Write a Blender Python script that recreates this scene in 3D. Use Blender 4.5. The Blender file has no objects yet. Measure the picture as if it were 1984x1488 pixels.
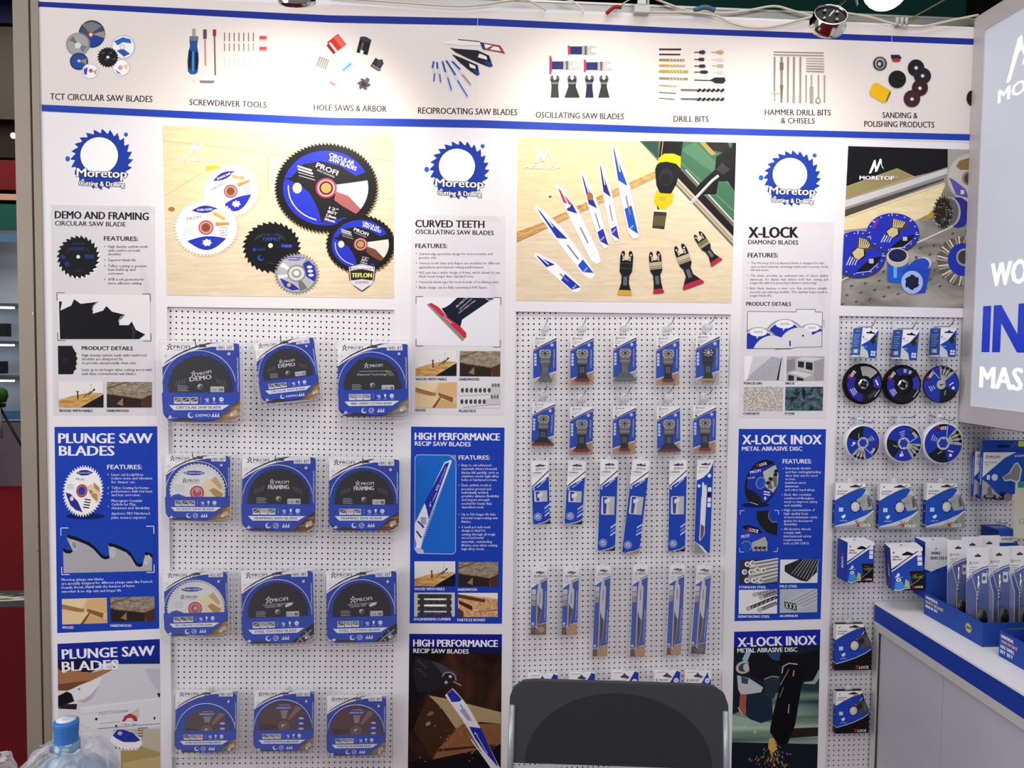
import bpy, math, random
from math import sin, cos, pi, radians
from mathutils import Vector, Matrix
random.seed(7)
C = bpy.context.scene.collection
# ------------------------------------------------------------------ camera
F = 1540.0                                    # focal length in pixels of the 1984x1488 frame
YAW, PITCH, ROLL = radians(4.21), radians(2.83), radians(0.604)
CAM = Vector((0.0, -2.325, 1.55))
fwd = Vector((sin(YAW)*cos(PITCH), cos(YAW)*cos(PITCH), -sin(PITCH)))
rt0 = Vector((cos(YAW), -sin(YAW), 0)); up0 = rt0.cross(fwd)
RT = rt0*cos(ROLL) + up0*sin(ROLL); UP = -rt0*sin(ROLL) + up0*cos(ROLL)
cd = bpy.data.cameras.new('camera'); cam = bpy.data.objects.new('camera', cd); C.objects.link(cam)
cd.sensor_width = 36; cd.lens = F/1984*36; cd.clip_start = 0.05; cd.clip_end = 100
m = Matrix((RT, UP, -fwd)).transposed().to_4x4(); m.translation = CAM; cam.matrix_world = m
bpy.context.scene.camera = cam
vs = bpy.context.scene.view_settings
vs.view_transform = 'Standard'; vs.look = 'None'; vs.exposure = 0.0; vs.gamma = 1.0; vs.use_curve_mapping = False
def ray(px, py): return fwd*F + RT*(px-992) - UP*(py-744)
def P(px, py, d=0.0):                         # point on the vertical plane d metres in front of the wall face
    r = ray(px, py); t = (-d-CAM.y)/r.y; return CAM + r*t
def PX(px, py, x):
    r = ray(px, py); t = (x-CAM.x)/r.x; return CAM + r*t
def PZ(px, py, z):
    r = ray(px, py); t = (z-CAM.z)/r.z; return CAM + r*t
# ------------------------------------------------------------------ world and lights
w = bpy.data.worlds.new('hall'); bpy.context.scene.world = w; w.use_nodes = True
w.node_tree.nodes['Background'].inputs[0].default_value = (0.68, 0.68, 0.74, 1)
w.node_tree.nodes['Background'].inputs[1].default_value = 0.36
def area(name, loc, target, size, sy, power, col):
    l = bpy.data.lights.new(name, 'AREA'); l.shape = 'RECTANGLE'; l.size = size; l.size_y = sy; l.energy = power; l.color = col
    o = bpy.data.objects.new(name, l); C.objects.link(o); o.location = loc
    o.rotation_euler = (Vector(target)-Vector(loc)).to_track_quat('-Z', 'Y').to_euler(); return o
def spot(name, loc, target, power, ang, blend, col, rad=0.03):
    l = bpy.data.lights.new(name, 'SPOT'); l.energy = power; l.spot_size = radians(ang); l.spot_blend = blend; l.color = col
    l.shadow_soft_size = rad
    o = bpy.data.objects.new(name, l); C.objects.link(o); o.location = loc
    o.rotation_euler = (Vector(target)-Vector(loc)).to_track_quat('-Z', 'Y').to_euler(); return o
area('front_light_hall', (0.4, -4.6, 3.6), (0.2, 0, 1.2), 4.5, 2.0, 84, (1.0, 0.985, 0.975))
area('fill_light_overhead', (0.7, -1.7, 4.8), (0.6, -1.6, 0), 3, 1.6, 70, (1.0, 0.98, 0.97))  # unseen overhead fill, added to brighten the worktop
area('fill_light_left', (-3.8, -2.3, 2.2), (1.2, -.6, .7), 2.4, 2.4, 100, (1.0, 0.985, 0.97))  # unseen fill, added to lift the counter side and light box frame
area('ceiling_light_aisle', (-4.5, 4.5, 4.6), (-4.8, 5.5, 0), 3, 3, 160, (1.0, 0.9, 0.8))
WARM = (1.0, 0.88, 0.76)
S1 = P(575, 0, 0.42); S2 = P(1600, 50, 0.42); S3 = P(1150, -60, 0.42)
for nm, s, e, tx in (('spot_left', S1, 18, 570), ('spot_right', S2, 8.5, 1480), ('spot_middle', S3, 11, 1170)):
    spot(nm, s + Vector((0, 0.0, -0.055)), P(tx, 330, 0), e, 115, 1.0, WARM, 0.035)
# ------------------------------------------------------------------ materials
def lin(c): return c/12.92 if c <= 0.04045 else ((c+0.055)/1.055)**2.4
def hx(h): return tuple(lin(int(h[i:i+2], 16)/255) for i in (0, 2, 4)) + (1,)
MC = {}
def mat(h, rough=0.5, metal=0.0, spec=0.12, noise=0.0, nscale=40, bump=0.0, emit=0):
    k = (h, rough, metal, spec, noise, nscale, bump, emit)
    if k in MC: return MC[k]
    m = bpy.data.materials.new('print_'+h if not metal else 'metal_'+h); m.use_nodes = True
    nt = m.node_tree; b = nt.nodes['Principled BSDF']; c = hx(h)
    b.inputs['Base Color'].default_value = c; b.inputs['Roughness'].default_value = rough; b.inputs['Metallic'].default_value = metal
    b.inputs['Specular IOR Level'].default_value = spec
    if emit:
        b.inputs['Emission Color'].default_value = c; b.inputs['Emission Strength'].default_value = emit
    if noise or bump:
        tc = nt.nodes.new('ShaderNodeTexCoord'); n = nt.nodes.new('ShaderNodeTexNoise'); n.inputs['Scale'].default_value = nscale
        n.inputs['Detail'].default_value = 5; nt.links.new(tc.outputs['Object'], n.inputs['Vector'])
        if noise:
            r = nt.nodes.new('ShaderNodeValToRGB'); nt.links.new(n.outputs[0], r.inputs[0])
            r.color_ramp.elements[0].position = .3; r.color_ramp.elements[1].position = .7
            r.color_ramp.elements[0].color = tuple(x*(1-noise) for x in c[:3])+(1,)
            r.color_ramp.elements[1].color = tuple(min(1, x*(1+noise)) for x in c[:3])+(1,)
            nt.links.new(r.outputs[0], b.inputs['Base Color'])
        if bump:
            bp = nt.nodes.new('ShaderNodeBump'); bp.inputs['Strength'].default_value = bump; bp.inputs['Distance'].default_value = 0.002
            nt.links.new(n.outputs[0], bp.inputs['Height']); nt.links.new(bp.outputs[0], b.inputs['Normal'])
    MC[k] = m; return m
def ramp_mat(name, kind, c1, c2, scale, dist=0, detail=3, stretch=(1, 1, 1), rot=(0, 0, 0), p0=.35, p1=.65, rough=.55, c3=None):
    if name in MC: return MC[name]
    m = bpy.data.materials.new(name); m.use_nodes = True; nt = m.node_tree; b = nt.nodes['Principled BSDF']
    tc = nt.nodes.new('ShaderNodeTexCoord'); mp = nt.nodes.new('ShaderNodeMapping')
    mp.inputs['Scale'].default_value = stretch; mp.inputs['Rotation'].default_value = rot
    nt.links.new(tc.outputs['Object'], mp.inputs['Vector'])
    if kind == 'wave':
        t = nt.nodes.new('ShaderNodeTexWave'); t.bands_direction = 'Z'; t.inputs['Distortion'].default_value = dist
        t.inputs['Detail'].default_value = detail; t.inputs['Detail Scale'].default_value = 0.6; out = t.outputs['Fac']
    elif kind == 'voronoi':
        t = nt.nodes.new('ShaderNodeTexVoronoi'); out = t.outputs['Distance']
    else:
        t = nt.nodes.new('ShaderNodeTexNoise'); t.inputs['Detail'].default_value = detail; t.inputs['Distortion'].default_value = dist; out = t.outputs[0]
    t.inputs['Scale'].default_value = scale
    nt.links.new(mp.outputs[0], t.inputs['Vector'])
    r = nt.nodes.new('ShaderNodeValToRGB'); r.color_ramp.elements[0].position = p0; r.color_ramp.elements[1].position = p1
    r.color_ramp.elements[0].color = hx(c1); r.color_ramp.elements[1].color = hx(c2)
    if c3:
        e = r.color_ramp.elements.new((p0+p1)/2); e.color = hx(c3)
    nt.links.new(out, r.inputs[0]); nt.links.new(r.outputs[0], b.inputs['Base Color'])
    b.inputs['Roughness'].default_value = rough; b.inputs['Specular IOR Level'].default_value = .12
    MC[name] = m; return m
WOOD = ramp_mat('print_pale_wood', 'noise', 'd2c0a0', 'e4d6bd', 12, .8, 7, (1, 1, 9), (0, 0.06, 0), .25, .75)
WOODY = ramp_mat('print_yellow_wood', 'noise', 'd9c698', 'e8dab2', 12, .8, 7, (1, 1, 9), (0, -0.08, 0), .25, .75)
WOODM = ramp_mat('print_timber', 'noise', 'a8793e', 'd6ae70', 30, 1, 4, (1, 1, 5), (0, .5, 0))
WOODD = ramp_mat('print_dark_timber', 'noise', '3a2418', '9a6b45', 40, 1, 6, (1, 1, 1.5))
BLUEW = ramp_mat('print_blue_waves', 'wave', '1735a4', '2049ba', 64, 7, .4, (.8, 1, 1), (0, .75, 0), .3, .7, .45)
STONE = ramp_mat('print_stone', 'noise', '0e1a22', '5c7480', 60, .5, 8)
GRAVEL = ramp_mat('print_gravel', 'voronoi', '3c3836', 'cfc8c0', 260, p0=.1, p1=.6, rough=.6)
PORC = mat('a9abb2', noise=.25, nscale=500)
STEELP = ramp_mat('print_steel_plate', 'noise', '6d6a66', 'a49f97', 6, .6, 4, (1, 1, 3))
SPARK = ramp_mat('print_chip_grain', 'noise', 'b07a4a', 'e0b98a', 150, .5, 6)
DARKBG = ramp_mat('print_dark_room', 'noise', '14100f', '4a2a20', 7, 1.5, 4, (1, 1, .6), (0, .5, 0), .4, .8)
GREENB = ramp_mat('print_green_blur', 'noise', '1f3a40', 'a7c4ae', 9, 0, 1, (.15, 1, 2.4), (0, 0, 0), .4, .68)
WHITE = 'ecebee'; BLUE = '1c3a9e'; NAVY = '1a1f55'; BLK = '15161b'; RED = 'b02a3c'
def metal(h='b9b9bb', rough=.25): return mat(h, rough, 1.0, .5)
def clear_plastic(name, alpha=.12, rough=.08, tint='ffffff'):
    if name in MC: return MC[name]
    m = bpy.data.materials.new(name); m.use_nodes = True; nt = m.node_tree; nt.nodes.clear()
    o = nt.nodes.new('ShaderNodeOutputMaterial'); tr = nt.nodes.new('ShaderNodeBsdfTransparent'); tr.inputs[0].default_value = hx(tint)
    pr = nt.nodes.new('ShaderNodeBsdfPrincipled'); pr.inputs['Base Color'].default_value = hx('e8eaf0'); pr.inputs['Roughness'].default_value = rough
    pr.inputs['Specular IOR Level'].default_value = .8
    lw = nt.nodes.new('ShaderNodeLayerWeight'); lw.inputs['Blend'].default_value = .35
    mr = nt.nodes.new('ShaderNodeMapRange'); mr.inputs['To Min'].default_value = alpha; mr.inputs['To Max'].default_value = min(1, alpha+.5)
    mx = nt.nodes.new('ShaderNodeMixShader')
    nt.links.new(lw.outputs['Facing'], mr.inputs['Value']); nt.links.new(mr.outputs[0], mx.inputs[0])
    nt.links.new(tr.outputs[0], mx.inputs[1]); nt.links.new(pr.outputs[0], mx.inputs[2]); nt.links.new(mx.outputs[0], o.inputs[0])
    MC[name] = m; return m
CLEAR = clear_plastic('clear_blister_plastic', .025, .1)
# ------------------------------------------------------------------ object helpers
def empty(name, loc, label, cat, group=None, rot=(0, 0, 0), kind=None):
    o = bpy.data.objects.new(name, None); C.objects.link(o); o.location = loc; o.rotation_euler = rot
    o.empty_display_size = .02; o['label'] = label; o['category'] = cat
    if group: o['group'] = group
    if kind: o['kind'] = kind
    return o
def tag(o, label, cat, group=None):
    o['label'] = label; o['category'] = cat
    if group: o['group'] = group
    return o
class MB:                                     # gathers shapes and links them as one mesh object
    def __init__(s): s.v = []; s.f = []; s.m = []; s.mats = []; s.sm = []
    def mi(s, m):
        if isinstance(m, str): m = mat(m)
        if m not in s.mats: s.mats.append(m)
        return s.mats.index(m)
    def add(s, verts, faces, m, smooth=False):
        k = len(s.v); i = s.mi(m); s.v += [tuple(v) for v in verts]
        for f in faces: s.f.append([k+a for a in f]); s.m.append(i); s.sm.append(smooth)
    def box(s, x0, x1, y0, y1, z0, z1, m, M=None):
        vs_ = [Vector((x, y, z)) for x in (x0, x1) for y in (y0, y1) for z in (z0, z1)]
        if M: vs_ = [M @ v for v in vs_]
        s.add(vs_, [(0, 1, 3, 2), (4, 6, 7, 5), (0, 4, 5, 1), (2, 3, 7, 6), (0, 2, 6, 4), (1, 5, 7, 3)], m)
    def hexa(s, a, b, m):                     # a, b: two matching quads (front, back)
        n = len(a); s.add(list(a)+list(b), [tuple(range(n)), tuple(range(2*n-1, n-1, -1))] + [(i, i+n, (i+1) % n+n, (i+1) % n) for i in range(n)], m)
    def tube(s, pts, r, m, n=8, caps=True):
        pts = [Vector(p) for p in pts]; rings = []; prev = None
        for i, p in enumerate(pts):
            t = (pts[min(i+1, len(pts)-1)] - pts[max(i-1, 0)]).normalized()
            if prev is None:
                a = Vector((0, 0, 1)) if abs(t.z) < .9 else Vector((1, 0, 0)); prev = t.cross(a).normalized()
            prev = (prev - t*prev.dot(t)).normalized(); q = t.cross(prev)
            rr = r[i] if isinstance(r, (list, tuple)) else r
            rings.append([p + (prev*cos(2*pi*k/n) + q*sin(2*pi*k/n))*rr for k in range(n)])
        v = [x for g in rings for x in g]; f = []
        for i in range(len(pts)-1):
            for k in range(n): f.append((i*n+k, i*n+(k+1) % n, (i+1)*n+(k+1) % n, (i+1)*n+k))
        if caps: f += [tuple(range(n-1, -1, -1)), tuple(range((len(pts)-1)*n, len(pts)*n))]
        s.add(v, f, m, True)
    def lathe(s, prof, M, m, n=24, smooth=True, caps=True):  # prof (r, h) along local Z of M
        v = []; f = []
        for (r, h) in prof: v += [M @ Vector((r*cos(2*pi*k/n), r*sin(2*pi*k/n), h)) for k in range(n)]
        for i in range(len(prof)-1):
            for k in range(n): f.append((i*n+k, i*n+(k+1) % n, (i+1)*n+(k+1) % n, (i+1)*n+k))
        if caps: f += [tuple(range(n-1, -1, -1)), tuple(range((len(prof)-1)*n, len(prof)*n))]
        s.add(v, f, m, smooth)
    def build(s, name, parent=None, M=None, origin=None):
        me = bpy.data.meshes.new(name); vv = s.v
        if origin is not None: vv = [tuple(Vector(v)-origin) for v in vv]
        me.from_pydata(vv, [], s.f); [me.materials.append(m) for m in s.mats]
        me.polygons.foreach_set('material_index', s.m); me.polygons.foreach_set('use_smooth', s.sm); me.update()
        o = bpy.data.objects.new(name, me); C.objects.link(o)
        if parent: o.parent = parent
        if origin is not None and not parent: o.location = origin
        if M: o.matrix_local = M
        return o
def spline(pts, n=6):
    pts = [Vector(p) for p in pts]; out = []
    for i in range(len(pts)-1):
        p0, p1, p2, p3 = pts[max(i-1, 0)], pts[i], pts[i+1], pts[min(i+2, len(pts)-1)]
        for k in range(n):
            t = k/n; out.append(.5*((2*p1)+(p2-p0)*t+(2*p0-5*p1+4*p2-p3)*t*t+(3*p1-p0-3*p2+p3)*t**3))
    return out+[pts[-1]]
# ------------------------------------------------------------------ lettering
GC = {}
def glyphs(s, bold, res):
    k = (s, bold, res)
    if k in GC: return GC[k]
    c = bpy.data.curves.new('t', 'FONT'); c.body = s; c.size = 1; c.resolution_u = res; c.fill_mode = 'FRONT'; c.offset = bold
    o = bpy.data.objects.new('t', c); C.objects.link(o)
    dg = bpy.context.evaluated_depsgraph_get(); me = o.evaluated_get(dg).to_mesh()
    v = [(q.co.x, q.co.y) for q in me.vertices]; f = [tuple(p.vertices) for p in me.polygons]
    o.evaluated_get(dg).to_mesh_clear(); bpy.data.objects.remove(o); bpy.data.curves.remove(c)
    if v:
        x0 = min(a for a, b in v); x1 = max(a for a, b in v); v = [((a-x0)/(x1-x0), b/0.69) for a, b in v]
    GC[k] = (v, f); return GC[k]
def clip_poly(pts, clip):
    out = pts
    for i in range(len(clip)):
        a, b = clip[i], clip[(i+1) % len(clip)]; inp = out; out = []
        def ins(p): return (b[0]-a[0])*(p[1]-a[1])-(b[1]-a[1])*(p[0]-a[0]) >= 0
        for j in range(len(inp)):
            p, q = inp[j-1], inp[j]; ip, iq = ins(p), ins(q)
            if ip != iq:
                dx, dy = q[0]-p[0], q[1]-p[1]; ex, ey = b[0]-a[0], b[1]-a[1]; den = dx*ey-dy*ex
                if abs(den) > 1e-12:
                    t = ((a[0]-p[0])*ey-(a[1]-p[1])*ex)/den; out.append((p[0]+dx*t, p[1]+dy*t))
            if iq: out.append(q)
        if len(out) < 3: return []
    return out
class Art:                                    # flat printing: every shape is a thin ink layer on the sheet
    def __init__(s, fn, eps=7e-6, flip=1): s.flip = flip; s.fn = fn; s.k = [0]; s.eps = eps; s.mb = MB(); s.T = None; s.clip = None
    def sub(s, T=None):
        a = Art(s.fn, s.eps, s.flip); a.k = s.k; a.T = T; a.clip = s.clip; return a
    def off(s, sc, ox, oy): s.T = lambda p: (p[0]/sc+ox, p[1]/sc+oy); return s
    def poly(s, pts, c, grp=False):
        if s.T: pts = [s.T(p) for p in pts]
        if s.clip:
            pts = clip_poly(pts, s.clip)
            if len(pts) < 3: return
        if not grp: s.k[0] += 1
        s.mb.add([s.fn(p[0], p[1], s.k[0]*s.eps) for p in pts], [tuple(range(len(pts)))], c)
    def rect(s, x0, y0, x1, y1, c): s.poly([(x0, y0), (x1, y0), (x1, y1), (x0, y1)], c)
    def ell(s, cx, cy, rx, ry, c, n=28, rot=0, a0=0, a1=360):
        e = []; r = radians(rot)
        for i in range(n+(a1-a0 != 360)):
            t = radians(a0+(a1-a0)*i/n); x, y = rx*cos(t), ry*sin(t); e.append((cx+x*cos(r)-y*sin(r), cy+x*sin(r)+y*cos(r)))
        s.poly(e, c)
    def saw(s, cx, cy, rx, ry, c, n=40, d=.07, rot=0, lean=.5):
        e = []; r = radians(rot)
        for i in range(n):
            for (q, k) in ((0, 1), (.38, 1-d*.5), (.75, 1-d), (.9, 1-d)):
                t = 2*pi*(i+q)/n; x, y = rx*k*cos(t), ry*k*sin(t); e.append((cx+x*cos(r)-y*sin(r), cy+x*sin(r)+y*cos(r)))
        s.poly(e, c)
    def line(s, pts, w, c):
        s.k[0] += 1
        for (a, b) in zip(pts, pts[1:]):
            dx, dy = b[0]-a[0], b[1]-a[1]; L = math.hypot(dx, dy) or 1; nx, ny = -dy/L*w/2, dx/L*w/2
            s.poly([(a[0]+nx, a[1]+ny), (b[0]+nx, b[1]+ny), (b[0]-nx, b[1]-ny), (a[0]-nx, a[1]-ny)], c, True)
    def brackets(s, q, L, w, c):
        for i in range(4):
            a, b, p = q[i-1], q[(i+1) % 4], q[i]
            def to(t):
                dx, dy = t[0]-p[0], t[1]-p[1]; l = math.hypot(dx, dy); return (p[0]+dx/l*L, p[1]+dy/l*L)
            s.line([to(a), p, to(b)], w, c)
    def text(s, t, x0, y0, x1, h, c, y1=None, b=.012, res=2, mono=0):
        v, f = glyphs(t, 0, res); y1 = y0 if y1 is None else y1
        dx, dy = x1-x0, y1-y0; L = math.hypot(dx, dy) or 1; nx, ny = dy/L*s.flip, -dx/L*s.flip
        T = s.T or (lambda p: p)
        for sh in ((0,) if b <= .006 else (-1, 1) if b < .025 else (-1, 0, 1)):
            s.k[0] += 1; e = sh*b*h*1.25; ox, oy = x0+dx/L*e, y0+dy/L*e
            pv = [T((ox+a*dx+q*h*nx, oy+a*dy+q*h*ny)) for a, q in v]
            s.mb.add([s.fn(p[0], p[1], s.k[0]*s.eps) for p in pv], f, c)
    def lines(s, rows, x0, h, c, b=.004, k=1.0):
        for (t, y, x1) in rows: s.text(t, x0, y, x1, h, c, b=b, res=1)
    def build(s, name, parent=None, **kw):
        return s.mb.build(name, parent, **kw) if s.mb.f else None
def quadmap(q):                               # unit square -> quad (TL, TR, BR, BL)
    def T(p):
        u, v = p; return tuple((q[0][i]*(1-u)+q[1][i]*u)*(1-v)+(q[3][i]*(1-u)+q[2][i]*u)*v for i in (0, 1))
    return T
def sc(pts, k, ox, oy): return [(x/k+ox, y/k+oy) for x, y in pts]
def wallfn(org, d): return lambda x, y, k: P(x, y, d+k)-org
def new_print(name, quad, label, cat, thick=.0015, d=0.0, base=WHITE, group=None):
    """a flat sheet on the wall with real thickness; returns its root and the art drawn on it"""
    org = P(quad[3][0], quad[3][1], d)
    e = empty(name, org, label, cat, group)
    b = MB(); b.hexa([P(x, y, d+thick)-org for x, y in quad], [P(x, y, d)-org for x, y in quad], base)
    sh = b.build('sheet', e)
    return e, Art(wallfn(org, d+thick))
# ------------------------------------------------------------------ the booth wall
PT = 0.008                                   # recess of the pegboards behind the white face
L0, R0 = P(86, 600).x, 2.05
TOP, BOT = 2.515, 0.0
PEG = [(-0.811, -0.172), (0.180, 0.824), (1.158, R0)]; PTOP, PBOT = 1.647, 0.15
def struct(mb, name):
    o = mb.build(name); o['kind'] = 'structure'; return o
WALLM = mat('e2e0e4', .55, 0, .3, .02, 3)
def wbox(*a_):
    mb = MB(); mb.box(*a_[:6], a_[6] if len(a_) > 6 else WALLM); return struct(mb, 'wall_back')
for a, b in ((L0, PEG[0][0]), (PEG[0][1], PEG[1][0]), (PEG[1][1], PEG[2][0])): wbox(a, b, 0, .02, BOT, PTOP)
for a, b in PEG: wbox(a, b, 0, .02, BOT, PBOT)
wbox(L0, R0, 0, .02, PTOP, TOP); wbox(L0-.06, R0, .05, .09, BOT, TOP+.012, mat('3a3a3c'))
def rail(name, a, b, z, m='8f8d8a'):
    mb = MB(); mb.box(a, b, .021, .05, z, z+.028, metal('9a9894', .45)); mb.box(a, b, .019, .052, z+.028, z+.034, metal('b0aeaa', .4)); return struct(mb, name)
rail('trim_1', L0, R0, TOP)
# corner post with its groove
mb = MB(); pa, pg, pb = P(32, 300).x, P(63.5, 300).x, L0
POST = mat('8f8579', .45, .15, .4, .04, 6)
mb.box(pa, pg-.002, -.006, .05, 0, 2.6, POST); mb.box(pg+.003, pb, -.004, .05, 0, 2.6, POST); mb.box(pg-.002, pg+.003, .006, .05, 0, 2.6, '2c2826')
for z in (.95, 1.02, 1.38, 1.62): mb.box(pg-.006, pg-.0025, -.0075, -.006, z, z+.006, metal('c8c4be', .3))
post = mb.build('aluminium_post'); tag(post, 'tall beige aluminium corner post with a groove at the left end of the wall', 'post')
# floor
mb = MB(); CARPET = mat('661a20', .95, 0, .03, .22, 120, .3)
mb.box(-14, 10, -4, 22, -.02, 0, CARPET); struct(mb, 'floor')
# pegboards with real holes
def pegboard(x0, x1, p0, dx, z0, dz, nc, nr, tilt, label, hole=.0026, top=PTOP, seam=None):
    e = empty('pegboard', (x0, PT, PBOT), label, 'pegboard'); org = Vector((x0, PT, PBOT))
    V = []; Fc = []; n = 8; cs, sn = cos(tilt), sin(tilt)
    def pt(u, v): return (u*cs - v*sn + p0[0], u*sn + v*cs + p0[1])
    for j in range(-4, nr):
        for i in range(-4, nc):
            cx, cz = i*dx, -j*dz; X, Z = pt(cx, cz)
            if not (x0-dx/2 < X < x1+dx/2 and PBOT-dz/2 < Z < top+dz/2): continue
            if not (x0+hole < X < x1-hole and PBOT+hole < Z < top-hole):
                k = len(V)
                for (a, b) in ((-.5, -.5), (.5, -.5), (.5, .5), (-.5, .5)):
                    q = pt(cx+a*dx, cz+b*dz); V.append((min(max(q[0], x0), x1), 0, min(max(q[1], PBOT), top)))
                Fc.append((k, k+1, k+2, k+3)); continue
            if seam and abs(X-seam) < .003: X = seam-.0028
            k = len(V); sq = ((.5, 0), (.5, .5), (0, .5), (-.5, .5), (-.5, 0), (-.5, -.5), (0, -.5), (.5, -.5))
            for (a, b) in sq:
                q = pt(cx+a*dx, cz+b*dz); V.append((min(max(q[0], x0), x1), 0, min(max(q[1], PBOT), top)))
            for t in range(8): V.append((X+hole*cos(t*pi/4), 0, Z+hole*sin(t*pi/4)))
            for t in range(8): V.append((X+hole*cos(t*pi/4), .0015, Z+hole*sin(t*pi/4)))
            for t in range(8):
                u = (t+1) % 8; Fc.append((k+t, k+u, k+8+u, k+8+t)); Fc.append((k+8+t, k+8+u, k+16+u, k+16+t))
    mb = MB(); PM = mat('dddce0', .42, 0, .45, .05, 900, .15)
    mb.add([(x-org.x, y, z-org.z) for x, y, z in V], Fc, PM)
    W, H = x1-x0, top-PBOT
    if seam: mb.box(seam-org.x-.0006, seam-org.x+.0004, -.0004, 0, 0, H, 'bdbcc0')
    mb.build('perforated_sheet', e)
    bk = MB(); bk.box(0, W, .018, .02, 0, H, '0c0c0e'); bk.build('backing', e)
    return e
pegboard(-.811, -.172, tuple(P(330.7, 602.7, -PT).xz + Vector((0, .0158))), .01622, 0, .0161, 46, 100, radians(-1.15), 'white perforated pegboard behind the saw blade packs, left of three')
pegboard(.180, .824, tuple(P(1002.5, 617.4, -PT).xz + Vector((0, .016))), .01612, 0, .0160, 41, 100, radians(.86), 'white perforated pegboard behind the narrow blade packs, middle of three')
pegboard(1.158, R0, tuple(P(1630.3, 625, -PT).xz + Vector((0, .0162))), .01605, 0, .0160, 56, 100, radians(.1), 'white perforated pegboard behind the disc packs, right of three', seam=P(1728, 640, -PT).x)
# ------------------------------------------------------------------ header banner
BY = 0.0015
hq = [(75, -9), (1890, 66), (1890, 282), (85, 229)]
hdr, A = new_print('header_banner', [(76, -12), (1890, 55), (1877.5, 276), (82, 216)], 'long white header banner with blue stripes across the top of the wall', 'banner', .001, 0, 'ddd5d1')
A.poly([(75, 3), (640, 29.6), (930, 35.3), (1300, 53.5), (1887, 75), (1886, 87), (1300, 65), (930, 49.6), (640, 44), (75, 13)], '1e2f8c')
A.poly([(80, 202.5), (640, 228), (930, 232.5), (1300, 246), (1879, 260), (1878, 272.5), (1300, 258.5), (930, 247.5), (640, 242.6), (81, 215.5)], '2340a8')
A.line([(926, 20), (921, 230)], .8, 'cfcacb'); A.line([(1728, 58), (1727, 255)], .8, 'cfc8c6')
A.build('stripes', hdr)
for (t, x0, y0, x1, y1, h) in (('TCT CIRCULAR SAW BLADES', 97, 193, 295, 198, 12.3), ('SCREWDRIVER TOOLS', 367, 203.5, 516, 209, 11.5),
    ('HOLE SAWS & ARBOR', 608, 214, 749, 217, 12), ('RECIPROCATING SAW BLADES', 810, 220, 1002, 223.5, 12.2), ('OSCILLATING SAW BLADES', 1038, 228, 1208.5, 231.5, 11.5),
    ('DRILL BITS', 1305, 236, 1373, 236.5, 11.5), ('HAMMER DRILL BITS', 1482, 223, 1609.5, 224, 11.3), ('& CHISELS', 1513, 239, 1578.5, 239.8, 11),
    ('SANDING &', 1710, 228.5, 1777.5, 229.5, 11.3), ('POLISHING PRODUCTS', 1674.5, 245.5, 1810, 247.5, 11.5)):
    a = A.sub(); a.text(t, x0, y0, x1, h, '2b2a30', y1, b=.022); a.build('caption', hdr)
def bar(a, x0, y0, x1, y1, w, c): a.line([(x0, y0), (x1, y1)], w, c)
a = A.sub()                                   # group of circular blades
a.saw(178, 66, 26.5, 27.5, '1b2030', 40, .05); a.ell(178, 66, 24, 25, '3b4c66'); a.poly([(176, 66), (158, 47), (178, 42), (197, 50)], '77767a'); a.poly([(180, 68), (202, 72), (190, 88), (174, 92)], '1d3f9c'); a.poly([(178, 66), (203, 60), (203, 74)], '9a8d82'); a.ell(176, 67, 5, 5, 'b54a3a'); a.ell(176, 67, 3, 3, 'e0dcd8')
a.saw(151, 86, 24.5, 24, '8b8d8e', 34, .1); a.ell(151, 86, 20, 20, '9fa1a0'); a.poly([(151, 86), (134, 78), (142, 70)], '6c6e70'); a.poly([(151, 86), (170, 90), (160, 102)], '74767a'); a.ell(151, 88, 6, 6, 'd4d3d1')
a.saw(153, 119, 18.5, 17.5, '20305c', 30, .08); a.ell(153, 119, 15, 14, '2a4a92'); a.poly([(153, 118), (168, 113), (167, 125)], '8d817a'); a.ell(153, 118, 3, 3, 'c9c0ba')
a.saw(238.6, 91, 24.5, 24.5, 'b9bcc6', 44, .08); a.ell(238.6, 91, 21, 21, 'eceef2'); a.poly([(221, 80), (238, 72), (252, 76), (255, 84), (238, 82), (228, 88)], '2c62b8'); a.poly([(226, 98), (238, 94), (252, 104), (240, 110)], '2a55a8'); a.ell(237, 91, 5, 5, 'c9b9ae'); a.ell(237, 91, 3, 3, 'f0efef')
a.saw(235, 131, 18, 17.5, 'c4c6cc', 36, .1); a.ell(235, 131, 15, 14.5, 'f2f1f0'); a.ell(233, 131, 4.5, 4.5, 'd49a8c'); a.poly([(238, 128), (248, 124), (246, 136)], 'd9c3a2'); a.poly([(222, 134), (228, 142), (236, 144)], '3a55a4')
a.saw(175, 138, 17, 16, 'c9cbd2', 36, .1); a.ell(175, 138, 14, 13, 'f0f0f2'); a.poly([(162, 134), (170, 130), (168, 146), (163, 143)], '3453a0'); a.ell(176, 137, 4, 4, 'b06a58'); a.poly([(180, 138), (188, 134), (186, 146)], 'b8a183')
a.saw(209, 111, 21, 20.5, '1b1b1f', 22, .14); a.ell(209, 111, 3, 3, 'e8e6e4'); [bar(a, 197+i*7, 104+(i % 2)*12, 203+i*7, 101+(i % 2)*12, 3, '4a4a52') for i in range(4)]
a.build('printed_picture', hdr)
a = A.sub()                                   # screwdriver set
a.poly([(372, 56), (375, 55), (379, 56), (379, 70), (372, 70)], '9a9a9e'); a.poly([(367, 70), (384, 70), (384, 79), (367, 79)], '6a6f78'); a.poly([(367, 79), (383, 79), (382, 90), (384, 100), (385, 118), (383, 140), (378, 144), (369, 144), (364, 138), (363, 118), (365, 100), (368, 90)], '244f86')
a.poly([(366, 96), (372, 100), (370, 136), (365, 130)], '16181f'); a.poly([(378, 98), (384, 104), (383, 132), (378, 138)], '16181f'); bar(a, 374, 100, 374, 138, 3, '3c86d0')
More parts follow.
